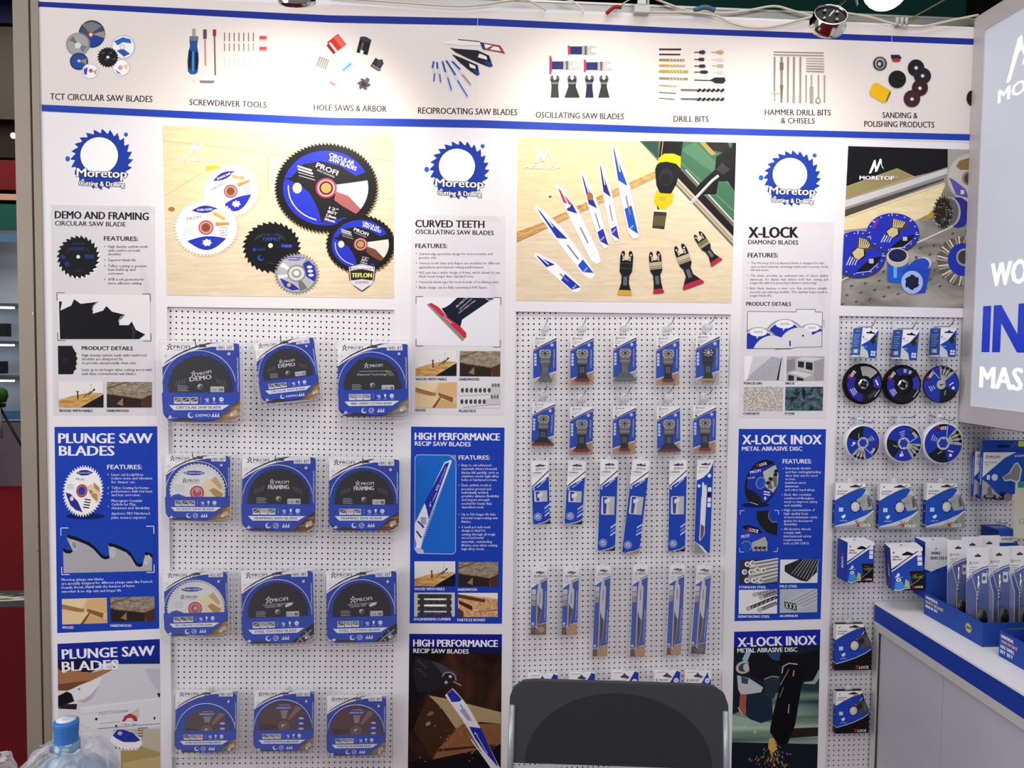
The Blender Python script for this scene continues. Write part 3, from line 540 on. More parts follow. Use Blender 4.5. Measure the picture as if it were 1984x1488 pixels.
# ---- photo poster: plunge saw
q = [(111.3, 1247.4), (309.4, 1238), (311.5, 1500), (114, 1510)]
e, A = new_print('photo_poster', q, 'photo poster of a white plunge saw under the words plunge saw blades', 'poster', .0004, 0, 'cfcfd4')
A.clip = q; a = A.sub().off(5.553, 0, 1220); a.clip = q
a.poly([(610, 150), (1720, 95), (1720, 330), (1280, 340), (610, 440)], '16288e'); a.poly([(1270, 325), (1722, 315), (1722, 368), (1280, 370)], '122a6e'); a.poly([(610, 330), (900, 310), (1100, 400), (960, 470), (610, 440)], '151a3c')
a.poly([(610, 400), (680, 470), (760, 440), (900, 455), (1000, 460), (1300, 375), (1200, 440), (960, 560), (700, 650), (610, 645)], 'a06e4c'); a.poly([(610, 590), (850, 560), (960, 545), (740, 655), (610, 655)], '6e4632')
a.poly([(1290, 370), (1722, 380), (1722, 1050), (1040, 1070), (860, 1040), (830, 800), (900, 700), (1080, 520)], 'c9cad0'); a.poly([(1560, 420), (1722, 420), (1722, 700), (1600, 520)], 'b9bac2'); a.poly([(730, 655), (1090, 510), (1065, 600), (980, 700), (900, 755), (805, 775), (790, 700)], 'dedcda'); a.poly([(820, 760), (900, 750), (985, 690), (1060, 600), (1000, 740), (900, 790)], 'aeb0ba')
a.poly([(610, 720), (720, 665), (770, 690), (800, 770), (640, 830), (610, 850)], '131318'); a.poly([(610, 850), (700, 800), (830, 800), (822, 860), (640, 850)], '24242b'); a.poly([(860, 830), (1690, 730), (1725, 760), (1722, 1040), (1000, 1070), (870, 1010)], 'd4d5da'); a.line([(880, 850), (1690, 740)], 6, 'e8e8ec'); a.line([(880, 910), (1060, 890)], 3, '8a8c96')
a.ell(850, 640, 14, 14, '8e8d92'); a.ell(1036, 962, 14, 15, '1a1a20'); a.ell(1250, 1035, 12, 12, '2a2a30'); a.ell(1662, 952, 9, 18, '1e1e24'); a.poly([(1688, 684), (1725, 680), (1725, 725), (1705, 722)], '2a2c34')
a.text('FESTOOL', 1068, 920, 1300, 34, '5c8c50', 893, b=.0); a.text('DFI', 1302, 892, 1375, 24, '3c3c44', 886)
a.poly([(1310, 990), (1340, 930), (1400, 900), (1470, 930), (1480, 985)], 'a03c48'); a.poly([(1345, 988), (1370, 950), (1420, 950), (1440, 985)], 'd8c8c4'); a.poly([(1400, 900), (1497, 838), (1495, 960), (1470, 935)], 'c9c0a0'); a.rect(1300, 990, 1480, 1035, 'e2e2e6'); a.text('0 60mm  R&O', 1305, 1030, 1475, 26, '3a3a44')
a.line([(1080, 1010), (1290, 990)], 4, '6a6c76'); a.line([(1050, 1066), (1722, 1010)], 7, '6c6e78')
a.poly([(1210, 1075), (1722, 1060), (1722, 1330), (1500, 1250), (1290, 1300)], 'b4b09c'); a.poly([(1300, 1300), (1500, 1250), (1722, 1320), (1722, 1600), (1300, 1600)], 'a8905e'); a.poly([(1320, 1430), (1722, 1360), (1722, 1600), (1320, 1600)], 'bca672')
a.poly([(1225, 1110), (1180, 1200), (1235, 1235), (1280, 1290), (1360, 1300), (1480, 1290), (1530, 1230), (1515, 1170), (1400, 1090), (1260, 1070)], 'e8e7ea')
for i in range(8): a.poly([(1235+i*38, 1250+(i*10 if i < 3 else 30-(i-3)*3)), (1262+i*38, 1292-(abs(i-3)*5)), (1245+i*38, 1296-(abs(i-3)*5))], '2c2a2c')
a.poly([(1212, 1140), (1260, 1075), (1330, 1075), (1430, 1110), (1512, 1190), (1440, 1215), (1330, 1210), (1250, 1170)], '24358f'); a.line([(1215, 1155), (1260, 1190), (1340, 1212), (1450, 1212)], 5, 'd8d8e8'); a.ell(1290, 1115, 26, 22, 'a9aac8')
a.line([(1480, 1062), (1590, 1055)], 8, '33323a'); [a.line([(1485, 1085+i*30), (1540, 1083+i*30)], 8, '33323a') for i in range(3)]
a.build('printed_picture', e)
a = A.sub(); a.text('PLUNGE SAW', 121, 1277.2, 299.5, 19, WT, 1269.8, b=.045); a.text('BLADES', 121, 1300.7, 229, 18.5, WT, 1296.5, b=.045); a.build('headline', e)
# ---- grey panel: curved teeth
e, A = new_print('info_panel', [(797, 416), (979, 419), (976.5, 805), (796.5, 803)], 'pale grey info panel headed curved teeth, with a red-edged oscillating blade picture', 'poster', .0004, 0, 'd9d8de')
K = lambda x, y: (x/5.723+780, y/5.723+400)
a = A.sub(); hatch(a, 888, 418, 22, 3.4, 0, 12); a.build('hatching', e); a = A.sub(); hatch(a, 944, 515, 20, .5, 5, 16); a.build('hatching', e)
a = A.sub(); a.text('CURVED TEETH', 805, 440, 938, 14, DK, 441.5, b=.035); a.build('headline', e)
a = A.sub(); a.text('OSCILLATING SAW BLADES', 805, 453, 956.5, 8.6, '25242b', 455.5, b=.025); a.build('subtitle', e)
a = A.sub(); a.text('FEATURES:', 805, 480.5, 866.5, 8.4, DK, b=.03); a.build('features_heading', e)
a = A.sub(); a.lines([('Curved edge geometry design for more accurate and', 494, 954.5), ('precise cuts.', 501.3, 846.5), ('Various tooth sizes and shapes are available for different', 512, 968.5), ('applications and desired cutting performance.', 519.8, 937.5), ('HSS part has a wider design of 4 mm, which allows to use', 530.2, 968.5), ('blade much longer than standard ones.', 537.5, 918.5), ('Universal shank type fits most brands of oscillating saws.', 548.5, 967), ('Blade design can be fully customized 00% faster.', 559, 944.5)], 812, 4.6, '4a4952')
[a.ell(806.5, y, .9, .9, '35343c', 8) for y in (491, 509.5, 527.5, 545.8, 556)]; a.build('features_text', e)
q = [(807, 576), (968.5, 577.5), (967, 671), (807.5, 669)]
a = A.sub(); a.poly(q, 'e2e2e8'); a.brackets([(806, 574.5), (970.5, 576.5), (969.3, 672.5), (806, 670.3)], 14, 1, '2c2b33'); a.clip = q
a.poly([K(*p) for p in ((610, 1008), (1010, 1008), (960, 1050), (660, 1255), (640, 1340), (500, 1230), (430, 1130), (470, 1120), (520, 1090))], '161b2e'); a.poly([K(*p) for p in ((270, 1085), (320, 1070), (400, 1115), (500, 1230), (640, 1330), (705, 1400), (708, 1450), (670, 1480))], 'c02a48')
a.poly([K(*p) for p in ((268, 1088), (290, 1080), (690, 1462), (665, 1500))], '8c8478')
for i in range(17): x, y = K(272+i*24, 1108+i*23.6); a.poly([(x, y), (x+3.2, y+1.4), (x+.5, y+3)], 'dcdbe0')
for (t, x0, y0, x1, y1, h) in (('BI-METAL', 605, 1122, 740, 1005, 4), ('CUTS WOOD & METAL', 635, 1150, 770, 1030, 2.6), ('HIGH SPEED STEEL', 625, 1190, 815, 1045, 2.6)): p, r = K(x0, y0), K(x1, y1); a.text(t, p[0], p[1], r[0], h, 'c9c8d4', r[1])
p, r = K(450, 1225), K(535, 1300); a.text('Curved', p[0], p[1], r[0], 4, 'f0d8de', r[1]); a.ell(*K(970, 1010), 9, 6, 'a9a8ae'); a.ell(*K(970, 1005), 7, 5, '23252e')
a.build('printed_picture', e)
photo(e, A, 'nails', [(805, 679), (885, 679), (884.5, 728.5), (805, 728.5)]); photo(e, A, 'hardwood', [(891, 680), (969.5, 680.5), (969, 729.5), (890.5, 729)])
photo(e, A, 'wood', [(805, 741), (885, 740.5), (884.5, 790), (805, 790)]); photo(e, A, 'pipes', [(890.5, 741.5), (969, 741.5), (968.5, 790.5), (890, 790.5)])
for t, x, y, x1 in (('WOOD WITH NAILS', 805, 736.7, 865), ('HARDWOOD', 890, 737, 928.5), ('WOOD', 804.5, 797, 824.5), ('PLASTICS', 889.5, 798.5, 921.5)): cap(e, A, t, x, y, x1, 4.8, DK)
# ---- blue panel: recip saw blades
e, A = new_print('info_panel', [(796.5, 826.5), (977.5, 828.5), (972.5, 1208.5), (793.5, 1207.5)], 'blue info panel headed high performance, with a framed reciprocating blade picture', 'poster', .0004, 0, BLUEW)
K = lambda x, y: (x/4.251+780, y/4.251+870)
a = A.sub(); a.text('HIGH PERFORMANCE', 804, 852, 968, 14, WT, 853.5, b=.045); a.build('headline', e)
a = A.sub(); a.text('RECIP SAW BLADES', 804, 863.5, 912, 8.6, WT, 865, b=.03); a.build('subtitle', e)
a = A.sub(); fr = [K(*p) for p in ((120, 48), (385, 50), (440, 95), (436, 845), (415, 865), (125, 860), (100, 828), (102, 70))]; a.poly(fr, '1c66c8'); a.line(fr+[fr[0]], 1, 'c6d2f0')
[a.line([K(385+i*14, 50), K(440, 95-i*12)], .9, 'c6d2f0') for i in range(4)]
bl = [K(*p) for p in ((345, 110), (400, 88), (405, 100), (215, 590), (165, 740), (150, 820), (108, 815), (115, 780), (98, 720), (98, 620))]; a.poly(bl, 'e4e3ea')
for i in range(36): x, y = K(395-i*6.9, 115+i*19); a.poly([(x, y), (x+1.8, y+1.8), (x-1, y+3)], 'eceaf0')
a.poly([K(*p) for p in ((350, 120), (385, 108), (215, 580), (200, 500), (180, 440))], '23329c'); 
for (t, x0, y0, x1, y1, h) in (('9"', 232, 478, 245, 440, 3.6), ('CARBIDE', 252, 430, 285, 360, 2), ('6TPI', 285, 345, 310, 300, 4.6), ('CUTS WOOD & METAL', 310, 280, 360, 150, 1.8)): p, r = K(x0, y0), K(x1, y1); a.text(t, p[0], p[1], r[0], h, 'e4e3f0', r[1])
a.poly([K(*p) for p in ((110, 680), (118, 670), (160, 725), (150, 735))], '2a3290'); a.poly([K(*p) for p in ((118, 595), (130, 590), (180, 640), (172, 655))], '2a3290'); a.rect(*K(150, 560), *K(195, 620), '9a9cc0'); a.poly([K(*p) for p in ((100, 815), (165, 825), (180, 862), (125, 860), (100, 828))], 'b9bfd4')
a.build('printed_picture', e)
a = A.sub(); a.text('FEATURES:', 889, 890.5, 949, 8.2, WT, b=.03); a.build('features_heading', e)
rows = [('Easy to cut advanced', 142, 730), ('materials where bi-metal', 172, 775), ('blades fail quickly, such as', 203, 792), ('stainless steels high-alloy', 233, 792), ('bolts or hardened screws.', 263, 778), ('Each carbide tooth is', 307, 728), ('precision ground and', 338, 728), ('individually welded,', 368, 708), ('provides ultimate flexibility', 397, 795), ('and impact strength', 427, 716), ('needed for heavy duty', 458, 735), ('demolition work', 488, 668), ('Up to 50x longer life than', 547, 765), ('bi-metal reciprocating saw', 577, 783), ('blades.', 607, 565), ('6 teeth per inch teeth', 652, 723), ('design is ideal for', 681, 683), ('cutting through all tough', 712, 763), ('wood and metal', 740, 666), ('materials, outstanding', 772, 736), ('lifetime even when cutting', 802, 780), ('high-alloy steels.', 832, 674)]
a = A.sub(); a.lines([(t, y/4.251+870, x/4.251+780) for t, y, x in rows], 894.5, 4.6, 'dcdcee', b=.015); [a.ell(889.5, y/4.251+868.5, .9, .9, 'dcdcee', 8) for y in (140, 305, 545, 650)]; a.build('features_text', e)
for k, x0, y0, x1, y1 in (('nails', 98, 925, 434, 1130), ('hardwood', 460, 930, 788, 1132), ('lumber', 95, 1182, 430, 1380), ('particle', 456, 1185, 784, 1383)):
    p, r = K(x0, y0), K(x1, y1); photo(e, A, k, [p, (r[0], p[1]), r, (p[0], r[1])])
for t, x, y, x1 in (('WOOD WITH NAILS', 97, 1163, 345), ('HARDWOOD', 455, 1168, 613), ('ENGINEERING LUMBER', 93, 1412, 398), ('PARTICLE BOARD', 452, 1418, 680)): p, r = K(x, y), K(x1, y); cap(e, A, t, p[0], p[1], r[0], 5, WT)
# ---- photo poster: recip blade in timber
q = [(793, 1228), (972.5, 1229), (970, 1510), (790, 1510)]
e, A = new_print('photo_poster', q, 'dark photo poster of a reciprocating saw cutting timber, headed high performance', 'poster', .0004, 0, DARKBG)
a = A.sub().off(5.355, 780, 1210); a.clip = q
a.poly([(60, 90), (1040, 95), (1040, 230), (60, 200)], '151c8a'); a.poly([(60, 200), (1040, 230), (1040, 300), (60, 270)], '14184c'); a.poly([(60, 270), (260, 290), (260, 700), (60, 900)], '131318')
a.poly([(130, 330), (320, 380), (400, 420), (480, 470), (560, 500), (575, 560), (500, 590), (480, 640), (400, 640), (300, 700), (150, 700), (110, 500)], '212127'); a.poly([(300, 385), (400, 410), (490, 460), (560, 500), (572, 545), (540, 520), (470, 490), (410, 520), (380, 470)], '3c3c44'); a.line([(410, 540), (440, 500), (500, 495), (545, 530), (555, 580)], 12, '8c8c92'); a.line([(525, 590), (610, 635)], 12, '8a888c'); a.ell(495, 540, 18, 14, 'c0bdb8'); a.ell(452, 600, 16, 17, 'a8a49e')
for i in range(8): a.line([(150+(i % 4)*26, 380+i*22), (190+(i % 4)*22, 375+i*22)], 5, '585860')
a.poly([(270, 735), (460, 770), (1020, 910), (1020, 1030), (800, 1010), (560, 1090)], 'a8906c'); a.poly([(270, 735), (400, 860), (560, 1090), (500, 1380), (320, 1400), (110, 1100), (150, 980)], '3f2718')
a.poly([(560, 1090), (620, 1030), (820, 1030), (1020, 1030), (1020, 1250), (600, 1380), (310, 1400), (380, 1280), (500, 1150)], '85583a'); a.poly([(380, 1290), (1020, 1240), (1020, 1255), (360, 1320)], '3a2216'); a.poly([(310, 1400), (1020, 1250), (1020, 1520), (60, 1520), (60, 1420)], '15141a')
for i in range(70): x, y = 400+random.random()*600, 1080+random.random()*280; a.line([(x, y), (x+14, y-random.random()*26)], 5, random.choice(('b98a58', '6a3f26', 'a87448')))
for i in range(26): x, y = 80+random.random()*700, 850+random.random()*600; a.ell(x, y, 5, 5, random.choice(('9a8a78', 'cfc4b4', '5a4a3e')), 6)
a.ell(290, 925, 38, 20, '6a6058', rot=-30); a.ell(265, 1030, 30, 18, '8a8278', rot=-30); a.ell(410, 970, 16, 40, '4c2c2c')
a.poly([(440, 735), (520, 660), (620, 770), (680, 850), (800, 1060), (1000, 1470), (1040, 1520), (940, 1520), (820, 1330), (690, 1100), (600, 960)], 'dddbe2'); a.poly([(460, 720), (515, 670), (615, 775), (590, 800), (510, 805)], '2730a0'); a.poly([(690, 1060), (810, 1075), (980, 1440), (990, 1480), (860, 1330), (750, 1180)], '222a98')
a.line([(600, 830), (640, 900)], 8, '2c3080'); a.poly([(590, 890), (640, 870), (700, 960), (720, 1000), (680, 1000)], '9c9cb0'); a.line([(710, 1190), (930, 1500)], 10, 'f2f0f4'); a.text('9"', 735, 1130, 765, 24, 'e6e4f2', 1160); a.line([(770, 1150), (880, 1340)], 8, 'b9b9dc')
a.build('printed_picture', e)
a = A.sub(); a.text('HIGH PERFORMANCE', 801, 1252.5, 964, 13.5, WT, 1253.5, b=.045); a.build('headline', e)
a = A.sub(); a.text('RECIP SAW BLADES', 801, 1265, 908, 8.5, WT, 1266.5, b=.03); a.build('subtitle', e)
# ---- grey panel: diamond blades
e, A = new_print('info_panel', [(1441, 428), (1617, 431), (1600, 811), (1431, 809)], 'pale grey info panel headed X-LOCK diamond blades, right of three grey panels', 'poster', .0004, 0, 'd8d6dc')
K = lambda x, y: (x/6.764+1425, y/6.764+420)
a = A.sub(); hatch(a, 1530, 430, 20, 3.6, 0, 11, 'd8c4c8'); a.build('hatching', e); a = A.sub(); hatch(a, 1588, 520, 14, -.2, 5, 13); a.build('hatching', e); a = A.sub(); hatch(a, 1433, 760, 8, 2.6, 5, 8); a.build('hatching', e)
a = A.sub(); a.text('X-LOCK', *K(175, 275), K(820, 0)[0], 21, DK, b=.05); a.build('headline', e)
a = A.sub(); a.text('DIAMOND BLADES', *K(168, 358), K(822, 0)[0], 8.3, '25242b', K(0, 365)[1], b=.025); a.build('subtitle', e)
a = A.sub(); a.text('FEATURES:', *K(162, 532), K(557, 0)[0], 8.6, DK, b=.03); a.build('features_heading', e)
rows = [('The Moretop X-lock diamond blade is designed for fast', 205, 620, 1165), ('cuts in hard material, including reinforced concrete, brick,', 203, 668, 1222), ('tile and stone.', 200, 710, 440), ('The  blade  provides  an  optimized  mix  of  select  quality', 197, 785, 1215), ('diamonds,  for  blades  that  deliver  both  fast  cutting  and', 193, 835, 1213), ('longer life with hot pressed production technology.', 192, 880, 1070), ('Each  blade  features  a  steel  core  that  produces  straight,', 190, 950, 1208), ('smooth cuts with less wobble. This stability helps result in', 190, 1000, 1205), ('longer blade life.', 188, 1046, 475)]
a = A.sub(); [a.text(t, *K(x, y), K(x1, 0)[0], 4.4, '45444c', b=.004, res=1) for t, x, y, x1 in rows]; [a.ell(*K(x, y), .9, .9, '35343c', 8) for x, y in ((167, 602), (160, 770), (155, 935))]; a.build('features_text', e)
a = A.sub(); a.text('PRODUCT DETAILS', *K(142, 1165), K(727, 0)[0], 7.4, DK, K(0, 1168)[1], b=.03); a.build('details_heading', e)
K2 = lambda x, y: (x/6.764+1425, y/6.764+620)
fr = [K(158, 1240), K(795, 1248), K(800, 1212), K(1045, 1215), K(1045, 1248), K(1140, 1250), K2(1130, 350), K2(790, 358), K2(730, 375), K2(150, 375)]
a = A.sub(); a.poly(fr, 'e0e0e6'); a.clip = [K(158, 1255), K(1140, 1255), K2(1130, 365), K2(150, 372)]
def arc_blade(cx, cy, r, label, bx):
    a.ell(cx, cy, r, r, '9b9a9f', 40); a.ell(cx, cy, r*.9, r*.9, 'e6e6ea', 40); a.ell(cx, cy, r*.86, r*.86, '2234a8', 40)
    a.ell(cx+bx, cy-r*.76, r*.42, r*.2, 'e8e8ec'); a.text('XLOCK', cx+bx-r*.2, cy-r*.72, cx+bx+r*.2, r*.1, '4a4a58')
    a.ell(cx+r*.55, cy+r*.15, r*.85, r*.72, 'd4d6dc', 30, -30); a.ell(cx-r*.05, cy-r*.52, 1.6, 2.4, 'd0d4f0', rot=20)
arc_blade(K2(1000, 0)[0], K2(0, 290)[1], 36, '', 0); arc_blade(K2(645, 0)[0], K2(0, 270)[1], 42, '', 0); arc_blade(K2(300, 0)[0], K2(0, 370)[1], 41, '', 0); a.ell(*K2(885, 205), 2, 2, '3c3c66'); a.rect(*K2(705, 270), *K2(725, 345), '2c3290')
a.clip = None; a.line(fr+[fr[0]], .9, '3a3a42'); [a.rect(*K(1155, y), *K(1165, y+10), '2c2c34') for y in (1355, 1380, 1405, 1432)]; a.line([K2(520, 380), K2(730, 375)], 1.6, '3a3a42'); a.build('printed_picture', e)
for k, q in (('porcelain', ((115, 475), (635, 475), (632, 790), (112, 790))), ('brick', ((675, 475), (1165, 478), (1158, 795), (665, 795))), ('concrete', ((112, 875), (625, 875), (613, 1188), (105, 1188))), ('stone', ((655, 875), (1150, 875), (1142, 1188), (650, 1188)))): photo(e, A, k, [K2(*p) for p in q])
for t, x, y, x1 in (('PORCELAIN', 112, 843, 345), ('BRICK', 658, 843, 775), ('CONCRETE', 103, 1240, 313), ('STONE', 645, 1240, 773)): p, r = K2(x, y), K2(x1, y); cap(e, A, t, p[0], p[1], r[0], 4.3, DK)
# ---- blue panel: metal abrasive disc
e, A = new_print('info_panel', [(1431.5, 831), (1600.5, 831.5), (1590, 1199.5), (1423, 1203.5)], 'blue info panel headed X-LOCK INOX, with pictures of black abrasive discs', 'poster', .0004, 0, BLUEW)
K = lambda x, y: (x/3.72+1415, y/3.72+820)
a = A.sub(); a.text('X-LOCK INOX', *K(88, 152), K(655, 0)[0], 18.2, WT, b=.045); a.build('headline', e)
a = A.sub(); a.text('METAL ABRASIVE DISC', *K(85, 198), K(518, 0)[0], 8, WT, b=.03); a.build('subtitle', e)
a = A.sub(); a.ell(*K(180, 590), 28, 5, '101d5c'); a.ell(*K(225, 430), 31, 46, '1b1c24', 36, 18); a.ell(*K(228, 430), 28, 42, '2434a0', 36, 18); a.poly([K(*p) for p in ((180, 290), (260, 262), (320, 280), (290, 300), (200, 330), (170, 320))], '17171d'); a.poly([K(*p) for p in ((235, 350), (325, 300), (348, 370), (340, 450), (310, 500), (255, 460))], 'b5b4ac')
for x, y, x1, y1 in ((330, 345, 310, 420), (290, 400, 280, 470), (325, 370, 325, 460), (270, 430, 300, 470)): a.line([K(x, y), K(x1, y1)], 6, '6a6866'); a.ell(*K(x, y), 4, 3.2, '1f1f22')
a.poly([K(*p) for p in ((108, 465), (160, 485), (215, 530), (240, 590), (190, 595), (130, 550))], '1c2027'); a.ell(*K(220, 430), 9.5, 12, '8a96b8', 24, 18); a.ell(*K(220, 430), 8, 10.5, '1c50b4', 24, 18)
for t, x0, y0, x1, y1, h, c in (('X', 190, 320, 210, 312, 6, 'c03a44'), ('LOCK', 213, 312, 265, 298, 5.5, 'eeeef4'), ('PROFI', 145, 365, 220, 348, 5, 'dfe2f4'), ('CUT & GRIND', 125, 402, 180, 395, 3, 'b9c0e8')): a.text(t, *K(x0, y0), K(x1, 0)[0], h, c, K(0, y1)[1], b=.03)
[a.line([K(240, 492+i*18), K(285, 500+i*18)], 2.2, 'e0e0f0') for i in range(2)]; a.rect(*K(245, 530), *K(258, 552), 'dcdcea'); a.line([K(140, 568), K(200, 588)], 1, 'd0d4e8'); a.build('printed_picture', e)
a = A.sub(); a.brackets([K(72, 630), K(348, 628), K(340, 925), K(68, 928)], 8, 1.1, 'c9d2ee'); a.poly([K(*p) for p in ((190, 635), (280, 628), (270, 680), (300, 720), (340, 715), (338, 810), (270, 790), (220, 745), (190, 690))], '1d1f25'); a.line([K(280, 640), K(275, 680), K(300, 710), K(338, 712)], 2.2, '6c6e74'); a.build('printed_picture', e)
a = A.sub(); a.poly([K(*p) for p in ((80, 745), (130, 735), (200, 755), (240, 800), (262, 830), (265, 922), (150, 920), (130, 850), (80, 830))], '2740b0'); a.poly([K(*p) for p in ((82, 745), (130, 733), (200, 755), (232, 790), (190, 800), (120, 775))], '16161c'); a.poly([K(*p) for p in ((155, 860), (250, 818), (268, 860), (266, 922), (160, 922))], 'a9a9a4')
for x in (185, 215, 245): a.ell(*K(x, 900), 4, 3, '1f1f22'); a.line([K(x+3, 900), K(x+3, 922)], 4, '6a6866')
a.text('X', *K(112, 775), K(138, 0)[0], 8, 'c03a44', K(0, 785)[1], b=.04); a.text('LOCK', *K(140, 778), K(200, 0)[0], 6.5, 'eeeef4', K(0, 793)[1], b=.03); a.text('PROFI', *K(80, 830), K(140, 0)[0], 6, 'dfe2f4', K(0, 820)[1]); a.ell(*K(118, 890), 10, 12, '1c50b4'); a.line([K(80, 870), K(100, 850), K(140, 855), K(155, 890), K(140, 918)], 1.2, '9aa4c8'); a.build('printed_picture', e)
a = A.sub(); a.text('FEATURES:', *K(378, 290), K(585, 0)[0], 8.4, WT, b=.03); a.build('features_heading', e)
rows = [('Extremely durable', 398, 332, 580), ('and fast cutting/grinding', 397, 359, 652), ('discs that can be used', 396, 385, 627), ('on iron,', 395, 410, 470), ('stainless steel,', 394, 436, 548), ('aluminum', 393, 462, 493), ('and other hard alloys.', 392, 488, 612), ('Each disc contains', 391, 522, 583), ('reinforced fiberglass', 390, 548, 602), ('mesh to improve safety', 389, 574, 628), ('and stability.', 389, 600, 520), ('High concentration of', 388, 633, 610), ('high quality heat', 387, 659, 560), ('treated aluminum oxide', 387, 685, 627), ('grains for increased', 386, 711, 588), ('durability.', 386, 736, 484), ('All abrasive wheels', 385, 770, 580), ('comply with', 385, 796, 507), ('international safety', 384, 822, 582), ('requirements', 384, 848, 517), ('such as EN 12413.', 383, 873, 570)]
a = A.sub(); [a.text(t, *K(x, y), K(x1, 0)[0], 4.4, 'dcdcee', b=.015, res=1) for t, x, y, x1 in rows]; [a.ell(*K(x, y), .9, .9, 'dcdcee', 8) for x, y in ((381, 326), (375, 516), (372, 628), (369, 764))]; a.build('features_text', e)
for k, q in (('steel', ((68, 985), (345, 983), (338, 1158), (65, 1160))), ('mild', ((360, 983), (632, 980), (628, 1150), (357, 1152))), ('rebar', ((62, 1202), (338, 1198), (337, 1372), (60, 1375))), ('alu', ((357, 1196), (628, 1192), (626, 1362), (355, 1368)))): photo(e, A, k, [K(*p) for p in q])
for t, x, y, x1, y1 in (('STAINLESS STEEL', 62, 1190, 258, 1187), ('MILD STEEL', 357, 1184, 484, 1182), ('REINFORCING STEEL', 58, 1402, 283, 1398), ('ALUMINIUM', 355, 1397, 485, 1393)): p, r = K(x, y), K(x1, y1); cap(e, A, t, p[0], p[1], r[0], 4.6, WT)
# ---- photo poster: grinder with sparks
q = [(1422.5, 1224), (1589.5, 1219.5), (1583, 1510), (1416.5, 1510)]
e, A = new_print('photo_poster', q, 'dark photo poster of a grinder throwing sparks, headed X-LOCK INOX', 'poster', .0004, 0, GREENB)
a = A.sub().off(5.168, 1405, 1200); a.clip = q
a.poly([(60, 100), (960, 90), (960, 280), (60, 280)], '1a239a'); a.poly([(60, 280), (960, 260), (960, 520), (60, 960)], '14222c'); a.poly([(60, 960), (240, 990), (480, 1040), (480, 1050), (60, 1060)], '8fb09c'); a.poly([(60, 1230), (960, 1250), (960, 1600), (60, 1600)], '101a24'); a.poly([(680, 1090), (960, 1080), (960, 1165), (650, 1190)], '2b1d20')
a.poly([(170, 400), (230, 280), (290, 330), (240, 470)], '8fb6c4'); a.poly([(260, 330), (440, 360), (540, 440), (500, 560), (380, 600), (250, 560), (200, 470)], '16171d'); a.ell(185, 480, 80, 62, 'a9acae', 24, -20); a.ell(190, 480, 58, 42, '3a3d40', 24, -20); a.ell(210, 480, 30, 40, 'b5b4b0'); a.poly([(230, 400), (480, 380), (560, 560), (400, 620), (250, 570)], '14151a')
a.poly([(420, 340), (560, 330), (700, 360), (940, 300), (940, 480), (880, 620), (790, 640), (750, 520), (560, 470), (440, 400)], '0f1218'); a.poly([(410, 330), (560, 300), (540, 420), (470, 400)], '2a4a66'); a.poly([(940, 500), (960, 560), (900, 650), (790, 645), (790, 630), (880, 615)], '98a09c')
a.poly([(120, 560), (160, 570), (240, 590), (380, 680), (360, 730), (160, 760), (130, 700)], 'b4bab8'); a.poly([(160, 570), (235, 595), (225, 650), (165, 640)], '2c4a66'); a.poly([(150, 750), (215, 750), (200, 960), (180, 975), (135, 920)], '9a5540'); a.poly([(215, 750), (400, 740), (470, 800), (480, 1000), (360, 1040), (250, 1000), (205, 960)], '1a2a3c')
a.line([(130, 880), (180, 965)], 8, 'c9c9c6'); a.poly([(390, 600), (520, 560), (550, 610), (530, 700), (480, 800), (400, 760)], '23303c'); a.line([(390, 600), (470, 570), (540, 580)], 10, '7f98a6')
a.poly([(570, 480), (640, 450), (730, 460), (790, 560), (760, 700), (700, 1060), (620, 1260), (520, 1240), (450, 1130), (450, 1090), (490, 900), (560, 620)], '0c0c11'); a.line([(570, 540), (580, 470), (640, 440), (725, 450)], 12, 'aaa69e'); a.line([(640, 500), (550, 660)], 6, 'b59a80'); a.line([(690, 510), (680, 570)], 12, 'c09070'); a.line([(640, 850), (632, 940)], 8, 'b9b6b0'); a.line([(585, 680), (545, 780)], 6, '8a8890')
for i in range(130):
    t = random.gauss(0, .42); r0 = random.random()**.6; x, y = 470+sin(t)*r0*330, 1190+cos(t)*r0*330; a.line([(x, y), (x+sin(t)*26, y+cos(t)*26)], 3.4, random.choice(('d9a860', 'b88a50', 'f0dca8', '8a6038')))
a.poly([(440, 1190), (490, 1190), (520, 1300), (470, 1340), (430, 1290)], 'c9a058'); a.line([(215, 1050), (185, 1100)], 5, 'd9e0d0'); a.ell(300, 1130, 16, 16, 'a9b890')
a.build('printed_picture', e)
a = A.sub(); a.text('X-LOCK INOX', 1430, 1253.5, 1581.5, 18, WT, 1249, b=.045); a.build('headline', e)
a = A.sub(); a.text('METAL ABRASIVE DISC', 1429, 1264.5, 1544.5, 8.4, WT, 1262.5, b=.03); a.build('subtitle', e)
